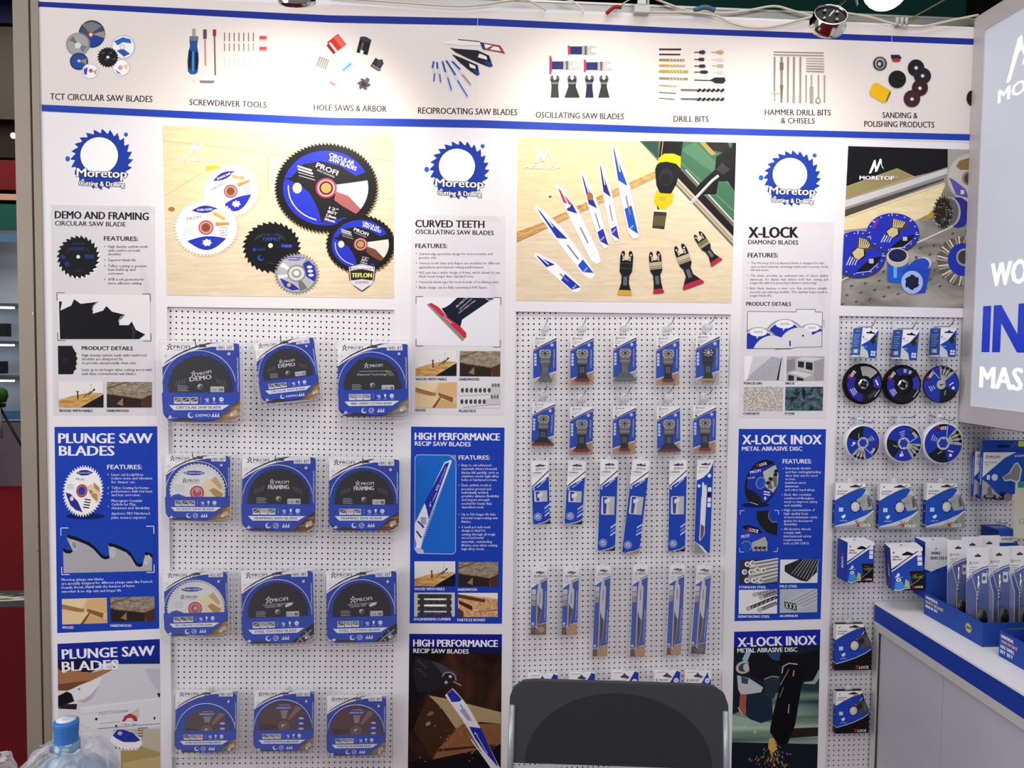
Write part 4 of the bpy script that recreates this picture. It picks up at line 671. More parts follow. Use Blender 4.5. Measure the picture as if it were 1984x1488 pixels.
# ------------------------------------------------------------------ three large product photographs
def mlogo(a, x0, y0, x1, y1, c, t='MORETOP', ty=None, th=None, tx0=None, tx1=None, ty1=None):
    w, h = x1-x0, y1-y0; T = lambda pts: [(x0+u*w, y0+v*h) for u, v in pts]
    a.poly(T([(0, 1), (.33, .12), (.45, .05), (.5, .62), (.42, .8), (.38, .5), (.16, .98)]), c); a.poly(T([(.38, .9), (.72, 0), (.84, .0), (.86, .5), (.9, .5), (1, .72), (.85, .55), (.78, .28), (.56, .85)]), c)
    if t: a.text(t, tx0, ty, tx1, th, c, ty1, b=.05)
def labelled_blade(a, cx, cy, rx, ry, n, rot, wood):
    a.saw(cx+8, cy+14, rx, ry, '8a6f48', n, .05, rot) if rx > 150 else None
    a.saw(cx, cy, rx, ry, '17181b', n, .055, rot); k = .8; A0 = lambda r_, t: (cx+rx*r_*cos(radians(t)), cy+ry*r_*sin(radians(t)))
    arc = lambda r_, t0, t1, m=12: [A0(r_, t0+(t1-t0)*i/m) for i in range(m+1)]
    a.ell(cx, cy, rx*.82, ry*.82, '1b1b20', 40); a.poly(arc(.82, -165, -25, 16)+[A0(.62, -25), A0(.55, -60), A0(.6, -100), A0(.68, -130), A0(.7, -160)], '2632b4')
    a.poly(arc(.82, 95, 195, 14)+[A0(.55, 190), A0(.34, 165), A0(.36, 130), A0(.5, 108)], '2632b4'); a.poly(arc(.82, 60, 96, 6)+[A0(.74, 96), A0(.74, 60)], '26309c')
    a.poly([A0(.12, -30), A0(.45, -14)]+arc(.8, -12, 42, 8)+[A0(.5, 40), A0(.16, 30)], 'dcd3ca'); a.poly([A0(.2, 22), A0(.45, 22), A0(.8, 35), A0(.8, 45), A0(.5, 52), A0(.3, 60)], wood)
    for i in range(5): a.line([A0(.35+i*.09, -8), A0(.42+i*.09, 26)], rx*.006, 'a99c94')
    a.line(arc(.72, 105, 185, 12), rx*.02, 'd9dcf2'); a.ell(*A0(.55, 180), rx*.09, ry*.12, 'd0cfa8', 10)
    def tx(t, u0, v0, u1, v1, h, c='e8e8f0', b=.03): a.text(t, cx+rx*u0, cy+ry*v0, cx+rx*u1, ry*h, c, cy+ry*v1, b=b)
    tx('PROFI', -.2, -.46, .2, -.27, .11); tx('TOOL SOLUTIONS', -.18, -.38, .15, -.22, .04, 'a9a9b4'); tx('CIRCULAR', .05, -.7, .52, -.5, .085); tx('SAW BLADES', .05, -.6, .56, -.38, .085)
    for i in range(4): a.line([(cx+rx*(-.55+i*.01), cy+rx*(-.42+i*.06)), (cx+rx*(-.27+i*.02), cy+rx*(-.33+i*.06))], rx*(.035 if i < 2 else .012), 'b9b9c4')
    for i in range(4): tx(('12"', '80T', '2.8mm', '30mm')[i], .05-i*.03, .46+i*.08, .22-i*.02, .52+i*.08, .06, 'e0e0e4')
    a.ell(cx, cy, rx*.2, ry*.22, 'a8344a', 24); a.ell(cx, cy, rx*.17, ry*.19, 'd28a8e', 24); a.ell(cx, cy, rx*.13, ry*.15, '2a2024', 24); a.ell(cx, cy, rx*.1, ry*.115, 'a89050', 24)
def white_blade(a, cx, cy, rx, ry, n, rot, t):
    a.saw(cx+6, cy+8, rx, ry, 'cdbf9c', n, .1, rot); a.saw(cx, cy, rx, ry, 'f3f2ef', n, .1, rot); a.line([(cx+rx*.9*cos(radians(q)), cy+ry*.9*sin(radians(q))) for q in range(0, 361, 12)], rx*.006, 'c6c4c8')
    def L(u, v): r = radians(rot); x, y = u*rx, v*ry; return (cx+x*cos(r)-y*sin(r), cy+x*sin(r)+y*cos(r))
    top = [L(-.4+.8*i/8, -.62-.14*sin(pi*i/8)) for i in range(9)]+[L(.4-.8*i/8, -.62+.12*sin(pi*i/8)) for i in range(1, 8)]; a.poly(top, '2a2e92'); p, q = L(-.24, -.58), L(.24, -.58); a.text(t, *p, q[0], ry*.08, 'dcdcf0', q[1], b=.04)
    bot = [L(-.6+1.2*i/10, .42+.36*sin(pi*i/10)) for i in range(11)]+[L(.6-1.2*i/10, .42-.12*sin(pi*i/10)) for i in range(1, 10)]; a.poly(bot, '2636b0'); a.line([L(-.55+1.1*i/10, .5+.3*sin(pi*i/10)) for i in range(11)], rx*.02, 'dadcf4'); a.saw(*L(0, .52), rx*.16, ry*.14, 'd5d8ea', 7, .3)
    a.poly([L(.1, -.45), L(.3, -.62), L(.6, -.4), L(.72, 0), L(.5, 0), L(.2, -.1)], 'e9dcc0'); a.poly([L(.25, -.55), L(.62, -.28), L(.55, -.2), L(.25, -.42)], 'd6a468'); a.poly([L(.3, -.16), L(.72, -.12), L(.72, -.04), L(.3, -.02)], 'c88c50'); a.line([L(.2, -.1), L(.45, -.3)], rx*.03, 'e8cfa4')
    p, q = L(-.55, -.28), L(-.12, -.34); a.text('PROFI', *p, q[0], ry*.1, '4a4a54', q[1], b=.0)
    for i in range(4): a.line([L(-.72, -.02+i*.07), L(-.42, -.04+i*.07)], rx*.012, 'b2b0b4')
    for i in range(4): p, q = L(.4, .08+i*.09), L(.66, .06+i*.09); a.text(('165mm', '56T', '1.8mm', '20mm')[i], *p, q[0], ry*.06, '4a4a54', q[1], b=.02)
    a.ell(*L(0, 0), rx*.23, ry*.25, 'b8404c'); a.ell(*L(0, 0), rx*.19, ry*.2, 'dfa9a6'); a.ell(*L(0, 0), rx*.15, ry*.165, 'c04850'); a.ell(*L(0, 0), rx*.115, ry*.13, '6e5428')
q = [(315, 243), (763, 261), (763, 578), (323, 572)]
e, A = new_print('product_picture', q, 'large print of six circular saw blades lying on pale wood, left of the three', 'picture', .0008, 0, WOOD)
A.clip = q; a = A.sub().off(4.021, 300, 230); a.clip = q
a.poly([(55, 45), (1870, 120), (1870, 330), (1000, 300), (100, 200)], WOODY); a.poly([(60, 200), (880, 290), (885, 540), (930, 620), (90, 740)], WOODY); a.line([(880, 290), (885, 560)], 8, 'c9ac6a'); a.line([(70, 175), (480, 215), (1000, 290), (1870, 325)], 4, 'c2a468'); a.line([(80, 600), (370, 420)], 4, 'c9ab70')
a.ell(130, 705, 26, 18, 'a5733c'); a.poly([(395, 410), (400, 370), (470, 360), (520, 380)], 'd9bc3c'); a.build('wood_background', e)
a = A.sub().off(4.021, 300, 230); a.clip = q; labelled_blade(a, 1335, 540, 410, 356, 84, 0, '9c5a5a'); a.build('printed_blade', e)
a = A.sub().off(4.021, 300, 230); a.clip = q; labelled_blade(a, 1603, 978, 275, 232, 44, 0, '6e4436'); a.build('printed_blade', e)
a = A.sub().off(4.021, 300, 230); a.clip = q; white_blade(a, 590, 565, 232, 208, 56, -24, 'PLUNGE SAW'); a.build('printed_blade', e)
a = A.sub().off(4.021, 300, 230); a.clip = q; white_blade(a, 398, 848, 256, 226, 56, -4, 'THIN KERF'); a.build('printed_blade', e)
a = A.sub().off(4.021, 300, 230); a.clip = q
a.saw(910, 1002, 230, 204, '15161a', 30, .1); a.text('DEMO', 845, 950, 975, 26, '2b45a8', b=.04); a.text('PROFI', 855, 915, 960, 18, '2a3a70'); a.poly([(985, 975), (1072, 980), (1068, 1008), (980, 1002)], '1f3290'); a.text('7 1/4 24', 990, 1000, 1062, 16, '6a86d8'); a.ell(775, 1020, 15, 13, '2440a0'); a.rect(795, 1008, 860, 1030, '1c2a5c'); a.ell(825, 1085, 24, 24, '2440a0'); a.ell(832, 1078, 16, 16, '15161a'); a.line([(870, 1120), (930, 1130)], 4, '3a3c46')
for x, s in ((775, 1), (1020, -1)): [a.line([(x+i*12*s, 950-i*6), (x+30*s+i*12*s, 905-i*4)], 2.5, '45464e') for i in range(5)]
a.ell(901, 988, 18, 18, 'e2dccc'); a.build('printed_blade', e)
a = A.sub().off(4.021, 300, 230); a.clip = q
a.saw(1106, 1208, 180, 166, '84868a', 40, .13); a.ell(1104, 1208, 152, 142, 'a9abae'); a.poly([(1104, 1208), (975, 1150), (1000, 1120)], 'dedfe0'); a.poly([(1104, 1208), (960, 1220), (970, 1250)], 'e6e6e8'); a.poly([(1104, 1208), (1130, 1345), (1190, 1320)], '6a6c70'); a.poly([(1104, 1208), (1180, 1090), (1215, 1120)], '77797e')
a.poly([(1010, 1088), (1060, 1076), (1130, 1076), (1170, 1086), (1120, 1104), (1050, 1104)], '3a3aa0'); a.text('UNDERCUT', 1030, 1096, 1150, 12, 'dcdcf0', b=.04); a.poly([(1155, 1130), (1200, 1105), (1245, 1150), (1258, 1220), (1245, 1270), (1180, 1230)], '2632a0'); [a.ell(1205+i*6, 1155+i*32, 22, 12, 'cfd0dc', 10) for i in range(3)]
a.poly([(972, 1240), (1020, 1262), (1080, 1290), (1128, 1330), (1070, 1338), (1010, 1310)], '2c2f98'); a.ell(1045, 1295, 16, 16, 'b0a878'); a.ell(1104, 1205, 72, 66, '77797c'); a.ell(1104, 1205, 62, 56, 'c6c7c9'); a.ell(1104, 1205, 38, 36, '8d8f92'); a.ell(1103, 1203, 21, 20, 'efeeea'); a.build('printed_blade', e)
a = A.sub().off(4.021, 300, 230); sh = lambda k: [(1613+x*k, 1235+y*k) for x, y in ((-108, -85), (0, -112), (108, -85), (98, 20), (60, 70), (0, 112), (-60, 70), (-98, 20))]
a.poly(sh(1), '23252a'); a.poly(sh(.93), 'e4e4e8'); a.poly(sh(.88), '23252a'); a.poly([(1522, 1185), (1530, 1160), (1613, 1140), (1700, 1160), (1706, 1190), (1613, 1170)], 'd9d9de'); a.text('NON-STICK', 1532, 1180, 1692, 18, '2a2b30'); a.text('TEFLON', 1534, 1236, 1690, 34, 'e6df7c', b=.05); a.poly([(1520, 1262), (1613, 1250), (1704, 1262), (1690, 1290), (1655, 1310), (1613, 1338), (1570, 1310), (1535, 1290)], 'cfd0d4'); a.text('COATING', 1560, 1285, 1665, 20, '4a4b52'); a.build('badge', e)
a = A.sub().off(4.021, 300, 230); mlogo(a, 255, 175, 400, 280, 'f6f3e6', 'MORETOP', 332, 30, 185, 485, 337); a.build('printed_logo', e)
# ---- middle picture
q = [(1003.5, 266.5), (1426.5, 276.5), (1417, 587), (999.5, 582.5)]
e, A = new_print('product_picture', q, 'large print of reciprocating and oscillating blades on pale wood, middle of the three', 'picture', .0008, 0, WOOD)
def A2(): a = A.sub().off(4.377, 990, 260); a.clip = q; return a
a = A2(); a.poly([(50, 20), (1250, 50), (1250, 330), (50, 830)], WOODY); a.poly([(45, 830), (280, 745), (700, 545), (1230, 310), (1235, 360), (800, 560), (290, 800), (45, 918)], WOODM); a.line([(45, 870), (290, 775), (1230, 335)], 7, 'dcb478'); a.line([(45, 918), (290, 805), (1235, 365)], 5, '7a5228'); a.ell(332, 530, 14, 11, '8a6a44'); a.build('wood_background', e)
a = A2(); a.poly([(1090, 58), (1920, 60), (1920, 920), (1885, 960), (1400, 440), (1230, 210)], '6c675c'); a.poly([(1100, 60), (1250, 58), (1250, 210)], '2c5248'); a.poly([(1440, 60), (1920, 60), (1920, 470), (1900, 750), (1440, 280)], '3e6a50'); a.poly([(1440, 130), (1560, 60), (1920, 420), (1920, 480)], '4f7c5e'); a.poly([(1430, 290), (1890, 790), (1890, 870), (1415, 370)], '16171b'); a.poly([(1415, 370), (1888, 868), (1885, 930), (1405, 420)], 'b9b09a'); a.line([(1480, 300), (1890, 745)], 10, 'c9ccc8'); a.line([(1410, 400), (1880, 900)], 8, '7e7664'); a.line([(1440, 240), (1900, 660)], 5, '78977e'); a.poly([(1630, 60), (1830, 60), (1870, 140), (1800, 160), (1690, 130)], '1d1e20'); a.poly([(1590, 60), (1640, 60), (1740, 170), (1700, 180)], 'a98f50')
a.poly([(1880, 70), (1920, 70), (1920, 520), (1840, 400), (1760, 400), (1740, 510), (1620, 510), (1570, 460), (1600, 420), (1730, 300), (1740, 190), (1870, 110)], '131417'); a.poly([(1740, 300), (1790, 240), (1860, 300), (1800, 340)], '33353a'); a.line([(1760, 350), (1700, 400), (1510, 600)], 22, 'd9d7da'); a.line([(1752, 360), (1515, 595)], 8, '9a98a0'); a.build('printed_rails', e)
a = A2(); a.poly([(1270, 60), (1460, 60), (1440, 200), (1440, 290), (1400, 430), (1350, 520), (1270, 520), (1232, 430), (1222, 300), (1250, 220)], '191b20'); a.poly([(1255, 200), (1300, 165), (1380, 165), (1440, 190), (1438, 290), (1400, 250), (1320, 232), (1260, 240), (1238, 260)], 'e8cf20'); a.line([(1290, 60), (1275, 180)], 6, 'd6a840'); a.ell(1315, 365, 60, 75, '272a31'); a.ell(1315, 380, 45, 45, '1b1d22')
a.poly([(1235, 470), (1270, 500), (1350, 505), (1380, 490), (1370, 580), (1330, 620), (1300, 650), (1245, 640), (1210, 570)], 'e0b81c'); a.line([(1268, 535), (1305, 538), (1303, 560), (1268, 557), (1268, 535)], 5, '9c7c14'); a.poly([(1240, 600), (1260, 640), (1240, 645)], '3a3010'); a.rect(1218, 640, 1325, 670, 'dedbd6'); a.poly([(1212, 655), (1322, 662), (1300, 808), (1198, 795)], '37322c'); a.poly([(1215, 690), (1315, 695), (1305, 780), (1205, 775)], '5c5438'); a.build('printed_power_tool', e)
def recip(a, x0, y0, x1, y1, w, tip, blues, red=None):
    dx, dy = x1-x0, y1-y0; L = math.hypot(dx, dy); dx, dy = dx/L, dy/L; nx, ny = -dy, dx
    T = lambda t, s: (x0+dx*t*L+nx*s*w, y0+dy*t*L+ny*s*w)
    a.poly([T(0, tip), T(.02, tip+.2), T(.35, .55), (T(.93, .55)), T(1, .2), T(1.0, -.3), T(.93, -.5), T(.35, -.5), T(0, tip-.2)], 'f0eff2')
    n = int(L/22)
    for i in range(n): t = .05+.85*i/n; s = (tip+.2+(.35-tip)*t/.35) if t < .35 else .55; s = -.5-.0*t if t > .35 else tip-.2+(-.3-tip)*t/.35; a.poly([T(t, s), T(t+.5/n, s-.22), T(t+1/n, s)], 'e2e1e6')
    for (t0, t1, c) in blues: a.poly([T(t0, (tip if t0 < .1 else -.35)), T(t0+.02, (tip if t0 < .1 else .42)), T(t1-.08, .42), T(t1, -.38)], c); 
    a.line([T(.55, 0), T(.75, 0)], w*.14, '7a78a0'); a.line([T(.1, .05), T(.3, .05)], w*.12, 'dfe0f2')
    return T
for i, args in enumerate(((218, 600, 690, 1215, 84, .2, ((.02, .5, '2432a8'), (.78, .97, '2550c0'))), (212, 1005, 580, 1330, 80, .2, ((.02, .38, '2430a0'), (.62, .97, '2434a8'))), (400, 415, 740, 1095, 80, .25, ((.03, .3, 'b43a48'), (.28, .4, '2e2c9a'))), (605, 310, 805, 965, 72, .2, ((.02, .5, '2a2c90'), (.76, .98, '3030a0'))), (760, 225, 895, 905, 66, .2, ((.02, .46, '2a2c80'), (.82, .99, '2f37a4'))), (875, 75, 1055, 885, 84, .2, ((.02, .46, '2450b8'), (.66, .96, '1f54c4'))))):
    a = A2(); T = recip(a, *args); 
    if i == 3: a.ell(*T(.33, 0), 26, 36, 'a8683c', 12, -20)
    a.text('PROFI' , *T(.9, .3), T(.9, .3)[0]+30, 14, 'dfe0f2', T(.9, .3)[1]-30); a.build('printed_blade', e)
def osc(a, cx, cy, s, rot, steel, tipc, wide, band):
    r = radians(rot); T = lambda pts: [(cx+s*(x*cos(r)-y*sin(r)), cy+s*(x*sin(r)+y*cos(r))) for x, y in pts]
    a.poly(T([(-60, 0), (-60, -60), (-45, -105), (-25, -110), (-15, -80), (-25, -55), (-20, -20), (20, -20), (28, -55), (18, -85), (28, -112), (50, -105), (64, -60), (64, 0), (60, 90), (35, 130), (35, 200), (wide, 290), (-wide, 290), (-38, 200), (-38, 130), (-60, 90)]), '1b1c22')
    for x, y in ((-38, -70), (42, -70), (-30, -45), (34, -45), (-30, -22), (34, -22)): a.ell(*T([(x, y)])[0], 9*s, 10*s, 'cfc6b6', 8)
    if steel: a.poly(T([(-61, 0), (62, 0), (62, 40), (-61, 40)]), band); a.poly(T([(-60, 46), (61, 46), (61, 54), (-60, 54)]), 'd5cbb8'); a.poly(T([(-58, 60), (58, 60), (58, 72), (-58, 72)]), '9c957c')
    else: a.line(T([(-60, 10), (62, 10)]), 3, '55565c'); a.line(T([(-60, 60), (62, 60)]), 3, '55565c')
    a.poly(T([(-wide*.8, 270), (wide*.8, 270), (wide+8, 300), (wide+4, 318), (-wide-4, 318), (-wide-8, 300)]), tipc); [a.line(T([(-14+i*13, 140), (-14+i*13, 225)]), 4*s, 'a9a8b0') for i in range(3)]
for cx, cy, s, rot, st, tc, wd, bd in ((978, 1085, .88, 3, 0, 'c9a438', 62, ''), (1225, 1085, .84, -6, 1, 'a82a3c', 48, 'b5a984'), (1455, 1030, .88, -20, 1, 'b02a44', 100, 'b9ae8c'), (1620, 905, .72, -34, 1, 'b02a44', 70, '6e6c44')):
    a = A2(); osc(a, cx, cy, s, rot, st, tc, wd, bd); a.build('printed_blade', e)
a = A2(); mlogo(a, 200, 118, 345, 245, 'f4f1ea', 'MORETOP', 292, 30, 118, 415, 298); a.build('printed_logo', e)
# ---- right picture
q = [(1643.5, 283), (1880, 290), (1868, 597), (1628.5, 591.5)]
e, A = new_print('product_picture', q, 'large print of blue diamond discs and wire brushes on steel, right of the three', 'picture', .0008, 0, STEELP)
def A3(): a = A.sub().off(4.377, 1610, 270); a.clip = q; return a
a = A3(); a.poly([(60, 0), (1250, 0), (1250, 250), (130, 400)], '14151a'); a.poly([(990, 60), (1250, 60), (1250, 600), (1000, 330), (990, 240)], 'a39f98'); a.poly([(125, 400), (560, 245), (710, 315), (930, 260), (1000, 250), (960, 420), (110, 760), (60, 830)], 'b9a878'); a.poly([(125, 405), (560, 248), (700, 315), (125, 505)], '93875a')
a.poly([(110, 510), (990, 235), (990, 360), (110, 640)], '8c8a88'); a.poly([(110, 520), (990, 245), (990, 290), (110, 580)], 'c6c5c4'); a.poly([(110, 600), (960, 330), (960, 345), (110, 660)], '4a4540'); a.line([(105, 668), (960, 372)], 8, 'e6dfc8'); a.poly([(105, 680), (970, 380), (880, 610), (650, 720), (100, 770)], WOODY); a.poly([(860, 600), (980, 440), (880, 660), (760, 700)], 'a88a38'); a.line([(90, 1195), (700, 890), (1180, 670)], 9, 'dedcd8')
for j in range(7):
    for i in range(9):
        x, y = 100+i*118+j*38, 1400-j*78-i*22
        if y > 1195-(x-90)*.47+20: a.ell(x, y, 14, 9, '26241f', 10, -10); a.ell(x+4, y+2, 8, 5, '8c877e', 8)
a.build('steel_background', e)
def blue_disc(a, cx, cy, rx, ry, c='2630b0'):
    a.ell(cx, cy+14, rx*1.02, ry, '3a3630', 36); a.ell(cx, cy, rx, ry, c, 40); [a.ell(cx+rx*.9*cos(t/9*pi), cy+ry*.9*sin(t/9*pi), 6, 5, 'cdd2ee', 8) for t in range(18)]
    [a.line([(cx+rx*.86*cos(t), cy+ry*.86*sin(t)), (cx+rx*cos(t), cy+ry*sin(t))], 7, 'c9c6cc') for t in (-1.6, -.75, .1, 2.9, -2.5)]
    a.poly([(cx-rx*.1, cy-ry*.2), (cx, cy-ry*.75), (cx+rx*.5, cy-ry*.55), (cx+rx*.6, cy-ry*.3), (cx+rx*.1, cy)], '4a4030'); [a.line([(cx+rx*(.05+i*.08), cy-ry*(.7-i*.03)), (cx+rx*(.02+i*.06), cy-ry*.25)], 9, 'd9c9a0') for i in range(6)]
    a.poly([(cx+rx*.85, cy+ry*.1), (cx+rx*.6, cy+ry*.6), (cx+rx*.1, cy+ry*.85), (cx-rx*.1, cy+ry*.8), (cx+rx*.15, cy+ry*.5), (cx+rx*.5, cy+ry*.2)], '16181f'); a.line([(cx-rx*.1, cy+ry*.84), (cx+rx*.4, cy+ry*.76), (cx+rx*.72, cy+ry*.42)], 5, 'd6d8e6'); a.rect(cx+rx*.38, cy+ry*.22, cx+rx*.55, cy+ry*.42, 'b9bcc6')
    for i in range(4): a.line([(cx-rx*(.45-i*.1), cy+ry*.5), (cx-rx*(.3-i*.1), cy+ry*.12)], 9, ('c9cdf0', 'e0d880', '9aa4e0', 'b9bef0')[i])
    a.ell(cx, cy, rx*.26, ry*.26, '1a1a22'); a.poly([(cx-rx*.24, cy-ry*.05), (cx-rx*.05, cy-ry*.25), (cx+rx*.18, cy-ry*.2), (cx+rx*.2, cy+ry*.08), (cx, cy+ry*.26), (cx-rx*.15, cy+ry*.18)], 'cdbd84')
a = A3(); a.saw(1190, 320, 215, 220, 'a7a398', 60, .05); a.ell(1190, 320, 195, 200, 'bcb6ae', 36); a.poly([(1000, 320), (1050, 350), (1140, 420), (1170, 500), (1060, 470)], '5a50a8'); a.poly([(1060, 230), (1090, 180), (1200, 150), (1200, 260), (1100, 260)], '7e6c44'); a.ell(1170, 330, 60, 62, '8a7c6a'); a.ell(1172, 332, 42, 46, '4a4238'); a.rect(1100, 430, 1130, 465, 'cfcabc'); a.build('printed_disc', e)
a = A3(); a.ell(1080, 620, 100, 130, '2a2e88', 28); a.ell(1010, 615, 90, 125, 'a5a4a2', 28); a.ell(1000, 615, 82, 118, '5c5c5e', 28); a.saw(950, 620, 88, 150, '26241f', 22, .2)
for i in range(60): t = random.random()*6.28; r = random.uniform(.3, 1.0); a.line([(950+80*r*cos(t), 620+140*r*sin(t)), (950+96*r*cos(t), 620+152*r*sin(t))], 7, random.choice(('8c8478', 'c9c3b6', '4a463e')))
a.build('printed_brush', e)
a = A3(); a.saw(1110, 1030, 215, 215, '4c463c', 24, .12)
for i in range(46): t = i*2*pi/46; a.line([(1115+115*cos(t), 1030+120*sin(t)), (1115+212*cos(t+.06), 1030+210*sin(t+.06))], 15, ('cfc7b4', '6c6456', 'a39a88')[i % 3])
a.ell(1120, 1020, 130, 140, '2434a8', 30); a.ell(1130, 1000, 68, 75, '9c9a94'); a.ell(1130, 1000, 52, 58, '3c3e40'); a.build('printed_brush', e)
a = A3(); blue_disc(a, 235, 970, 230, 195); a.build('printed_disc', e)
a = A3(); blue_disc(a, 525, 790, 222, 165); a.text('X-LOCK', 365, 760, 410, 20, 'c83a48', 680, b=.05); a.build('printed_disc', e)
a = A3(); a.poly([(478, 1010), (655, 1010), (650, 1200), (480, 1195)], '1f58c0'); a.rect(530, 1050, 560, 1190, '6aa4e4'); a.ell(565, 1195, 85, 22, '1f58c0'); a.ell(567, 1005, 96, 78, 'b9b3a4', 28); a.ell(565, 985, 88, 64, 'cdc8ba', 28); a.ell(565, 985, 78, 56, '20244a', 28)
a.poly([(600, 1120), (730, 1010), (850, 1060), (800, 1300), (700, 1310)], '2444b4'); a.ell(790, 1050, 62, 55, 'c6c0b2', 24); a.ell(775, 1062, 60, 55, '2448b8', 24); a.ell(688, 1212, 92, 98, '9cb4e6', 30); a.saw(688, 1212, 66, 70, '1c1f38', 6, .2, 20); a.build('printed_core_bit', e)
a = A3(); mlogo(a, 320, 165, 450, 290, 'f2f2f2', 'MORETOP', 342, 33, 243, 535, 345); a.ell(555, 320, 8, 8, 'e6e6e6'); a.ell(555, 320, 5, 5, '14151a'); a.build('printed_logo', e)
# ------------------------------------------------------------------ hooks
HOOKM = metal('8e8e92', .3)
def hook(px, py, L=.075, d0=-PT, label='', up=.012, disc=None, droop=0.0):
    """wire hook whose shaft meets the packs at pixel (px, py)"""
    p = P(px, py, d0); e = empty('peg_hook', p, label, 'hook', 'wire hooks on the pegboards')
    mb = MB(); mb.tube(spline([(0, .008, .004), (0, -.004, 0), (0, -L*.5, -droop*.5), (0, -L+.01, -droop), (.001, -L-.004, up*.55-droop), (.002, -L-.010, up-droop)], 5), .0013, HOOKM, 6)
    mb.build('wire', e)
    b = MB(); b.box(-.006, .006, -.0035, -.0005, -.02, .004, mat('c9c9cc', .4)); b.build('back_plate', e)
    if disc:
        b = MB(); b.lathe([(.0002, 0), (disc, 0), (disc, .0008), (.0002, .0008)], Matrix.Translation((0, -.006, 0)) @ Matrix.Rotation(pi/2, 4, 'X'), clear_plastic('frosted_clear_plastic', .38, .3), 20); b.build('retaining_disc', e)
    return e
def local_fn(x, y, k): return Vector((x, -k, -y))
def px_frame(tl, tr, d):
    """position, tilt and width (metres) of a flat pack whose top corners stand at two pixels"""
    a, b = P(*tl, d), P(*tr, d); w = (b-a).length; return (a+b)/2, math.atan2(b.z-a.z, b.x-a.x), w
def rounded(x0, y0, x1, y1, r, n=5, rs=None):
    rs = rs or (r, r, r, r); out = []
    for (cx, cy, a0, rr) in ((x1-rs[1], y0+rs[1], -90, rs[1]), (x1-rs[2], y1-rs[2], 0, rs[2]), (x0+rs[3], y1-rs[3], 90, rs[3]), (x0+rs[0], y0+rs[0], 180, rs[0])):
        for i in range(n+1): t = radians(a0+90*i/n); out.append((cx+rr*cos(t), cy+rr*sin(t)))
    return out
def slab(mb, pts, y0, y1, m):                 # prism of a 2D outline (x right, y down), from local depth y0 (front) to y1
    mb.hexa([Vector((x, y0, -y)) for x, y in pts], [Vector((x, y1, -y)) for x, y in pts], m)
def euro(a, cx, cy, w, c='2a2a30'):
    a.poly([(cx-w/2, cy), (cx-w/2+.002, cy-.0025), (cx-w*.2, cy-.003), (cx-w*.1, cy-.006), (cx+w*.1, cy-.006), (cx+w*.2, cy-.003), (cx+w/2-.002, cy-.0025), (cx+w/2, cy), (cx+w/2-.002, cy+.0025), (cx-w/2+.002, cy+.0025)], c)
def figure_logo(a, x, y, s, c):               # crossed-strokes figure mark
    a.ell(x, y-s*.42, s*.16, s*.16, c, 10); a.poly([(x-s*.5, y-s*.25), (x-s*.3, y-s*.3), (x, y), (x-s*.12, y+s*.14)], c); a.poly([(x+s*.5, y-s*.25), (x+s*.3, y-s*.3), (x, y), (x+s*.12, y+s*.14)], c)
    a.poly([(x-s*.5, y+s*.5), (x-s*.25, y+s*.5), (x-s*.04, y+s*.18), (x-s*.2, y+s*.12)], c); a.poly([(x+s*.5, y+s*.5), (x+s*.25, y+s*.5), (x+s*.04, y+s*.18), (x+s*.2, y+s*.12)], c)
def profi(a, x, y, w, c, sub=True, h=None):
    h = h or w*.15; figure_logo(a, x+h*.9, y-h*.5, h*1.7, c); a.text('PROFI', x+h*2, y, x+w, h, c, b=.02)
    if sub: a.text('TOOL SOLUTIONS', x+h*2, y+h*.6, x+w, h*.35, c, b=0, res=1)
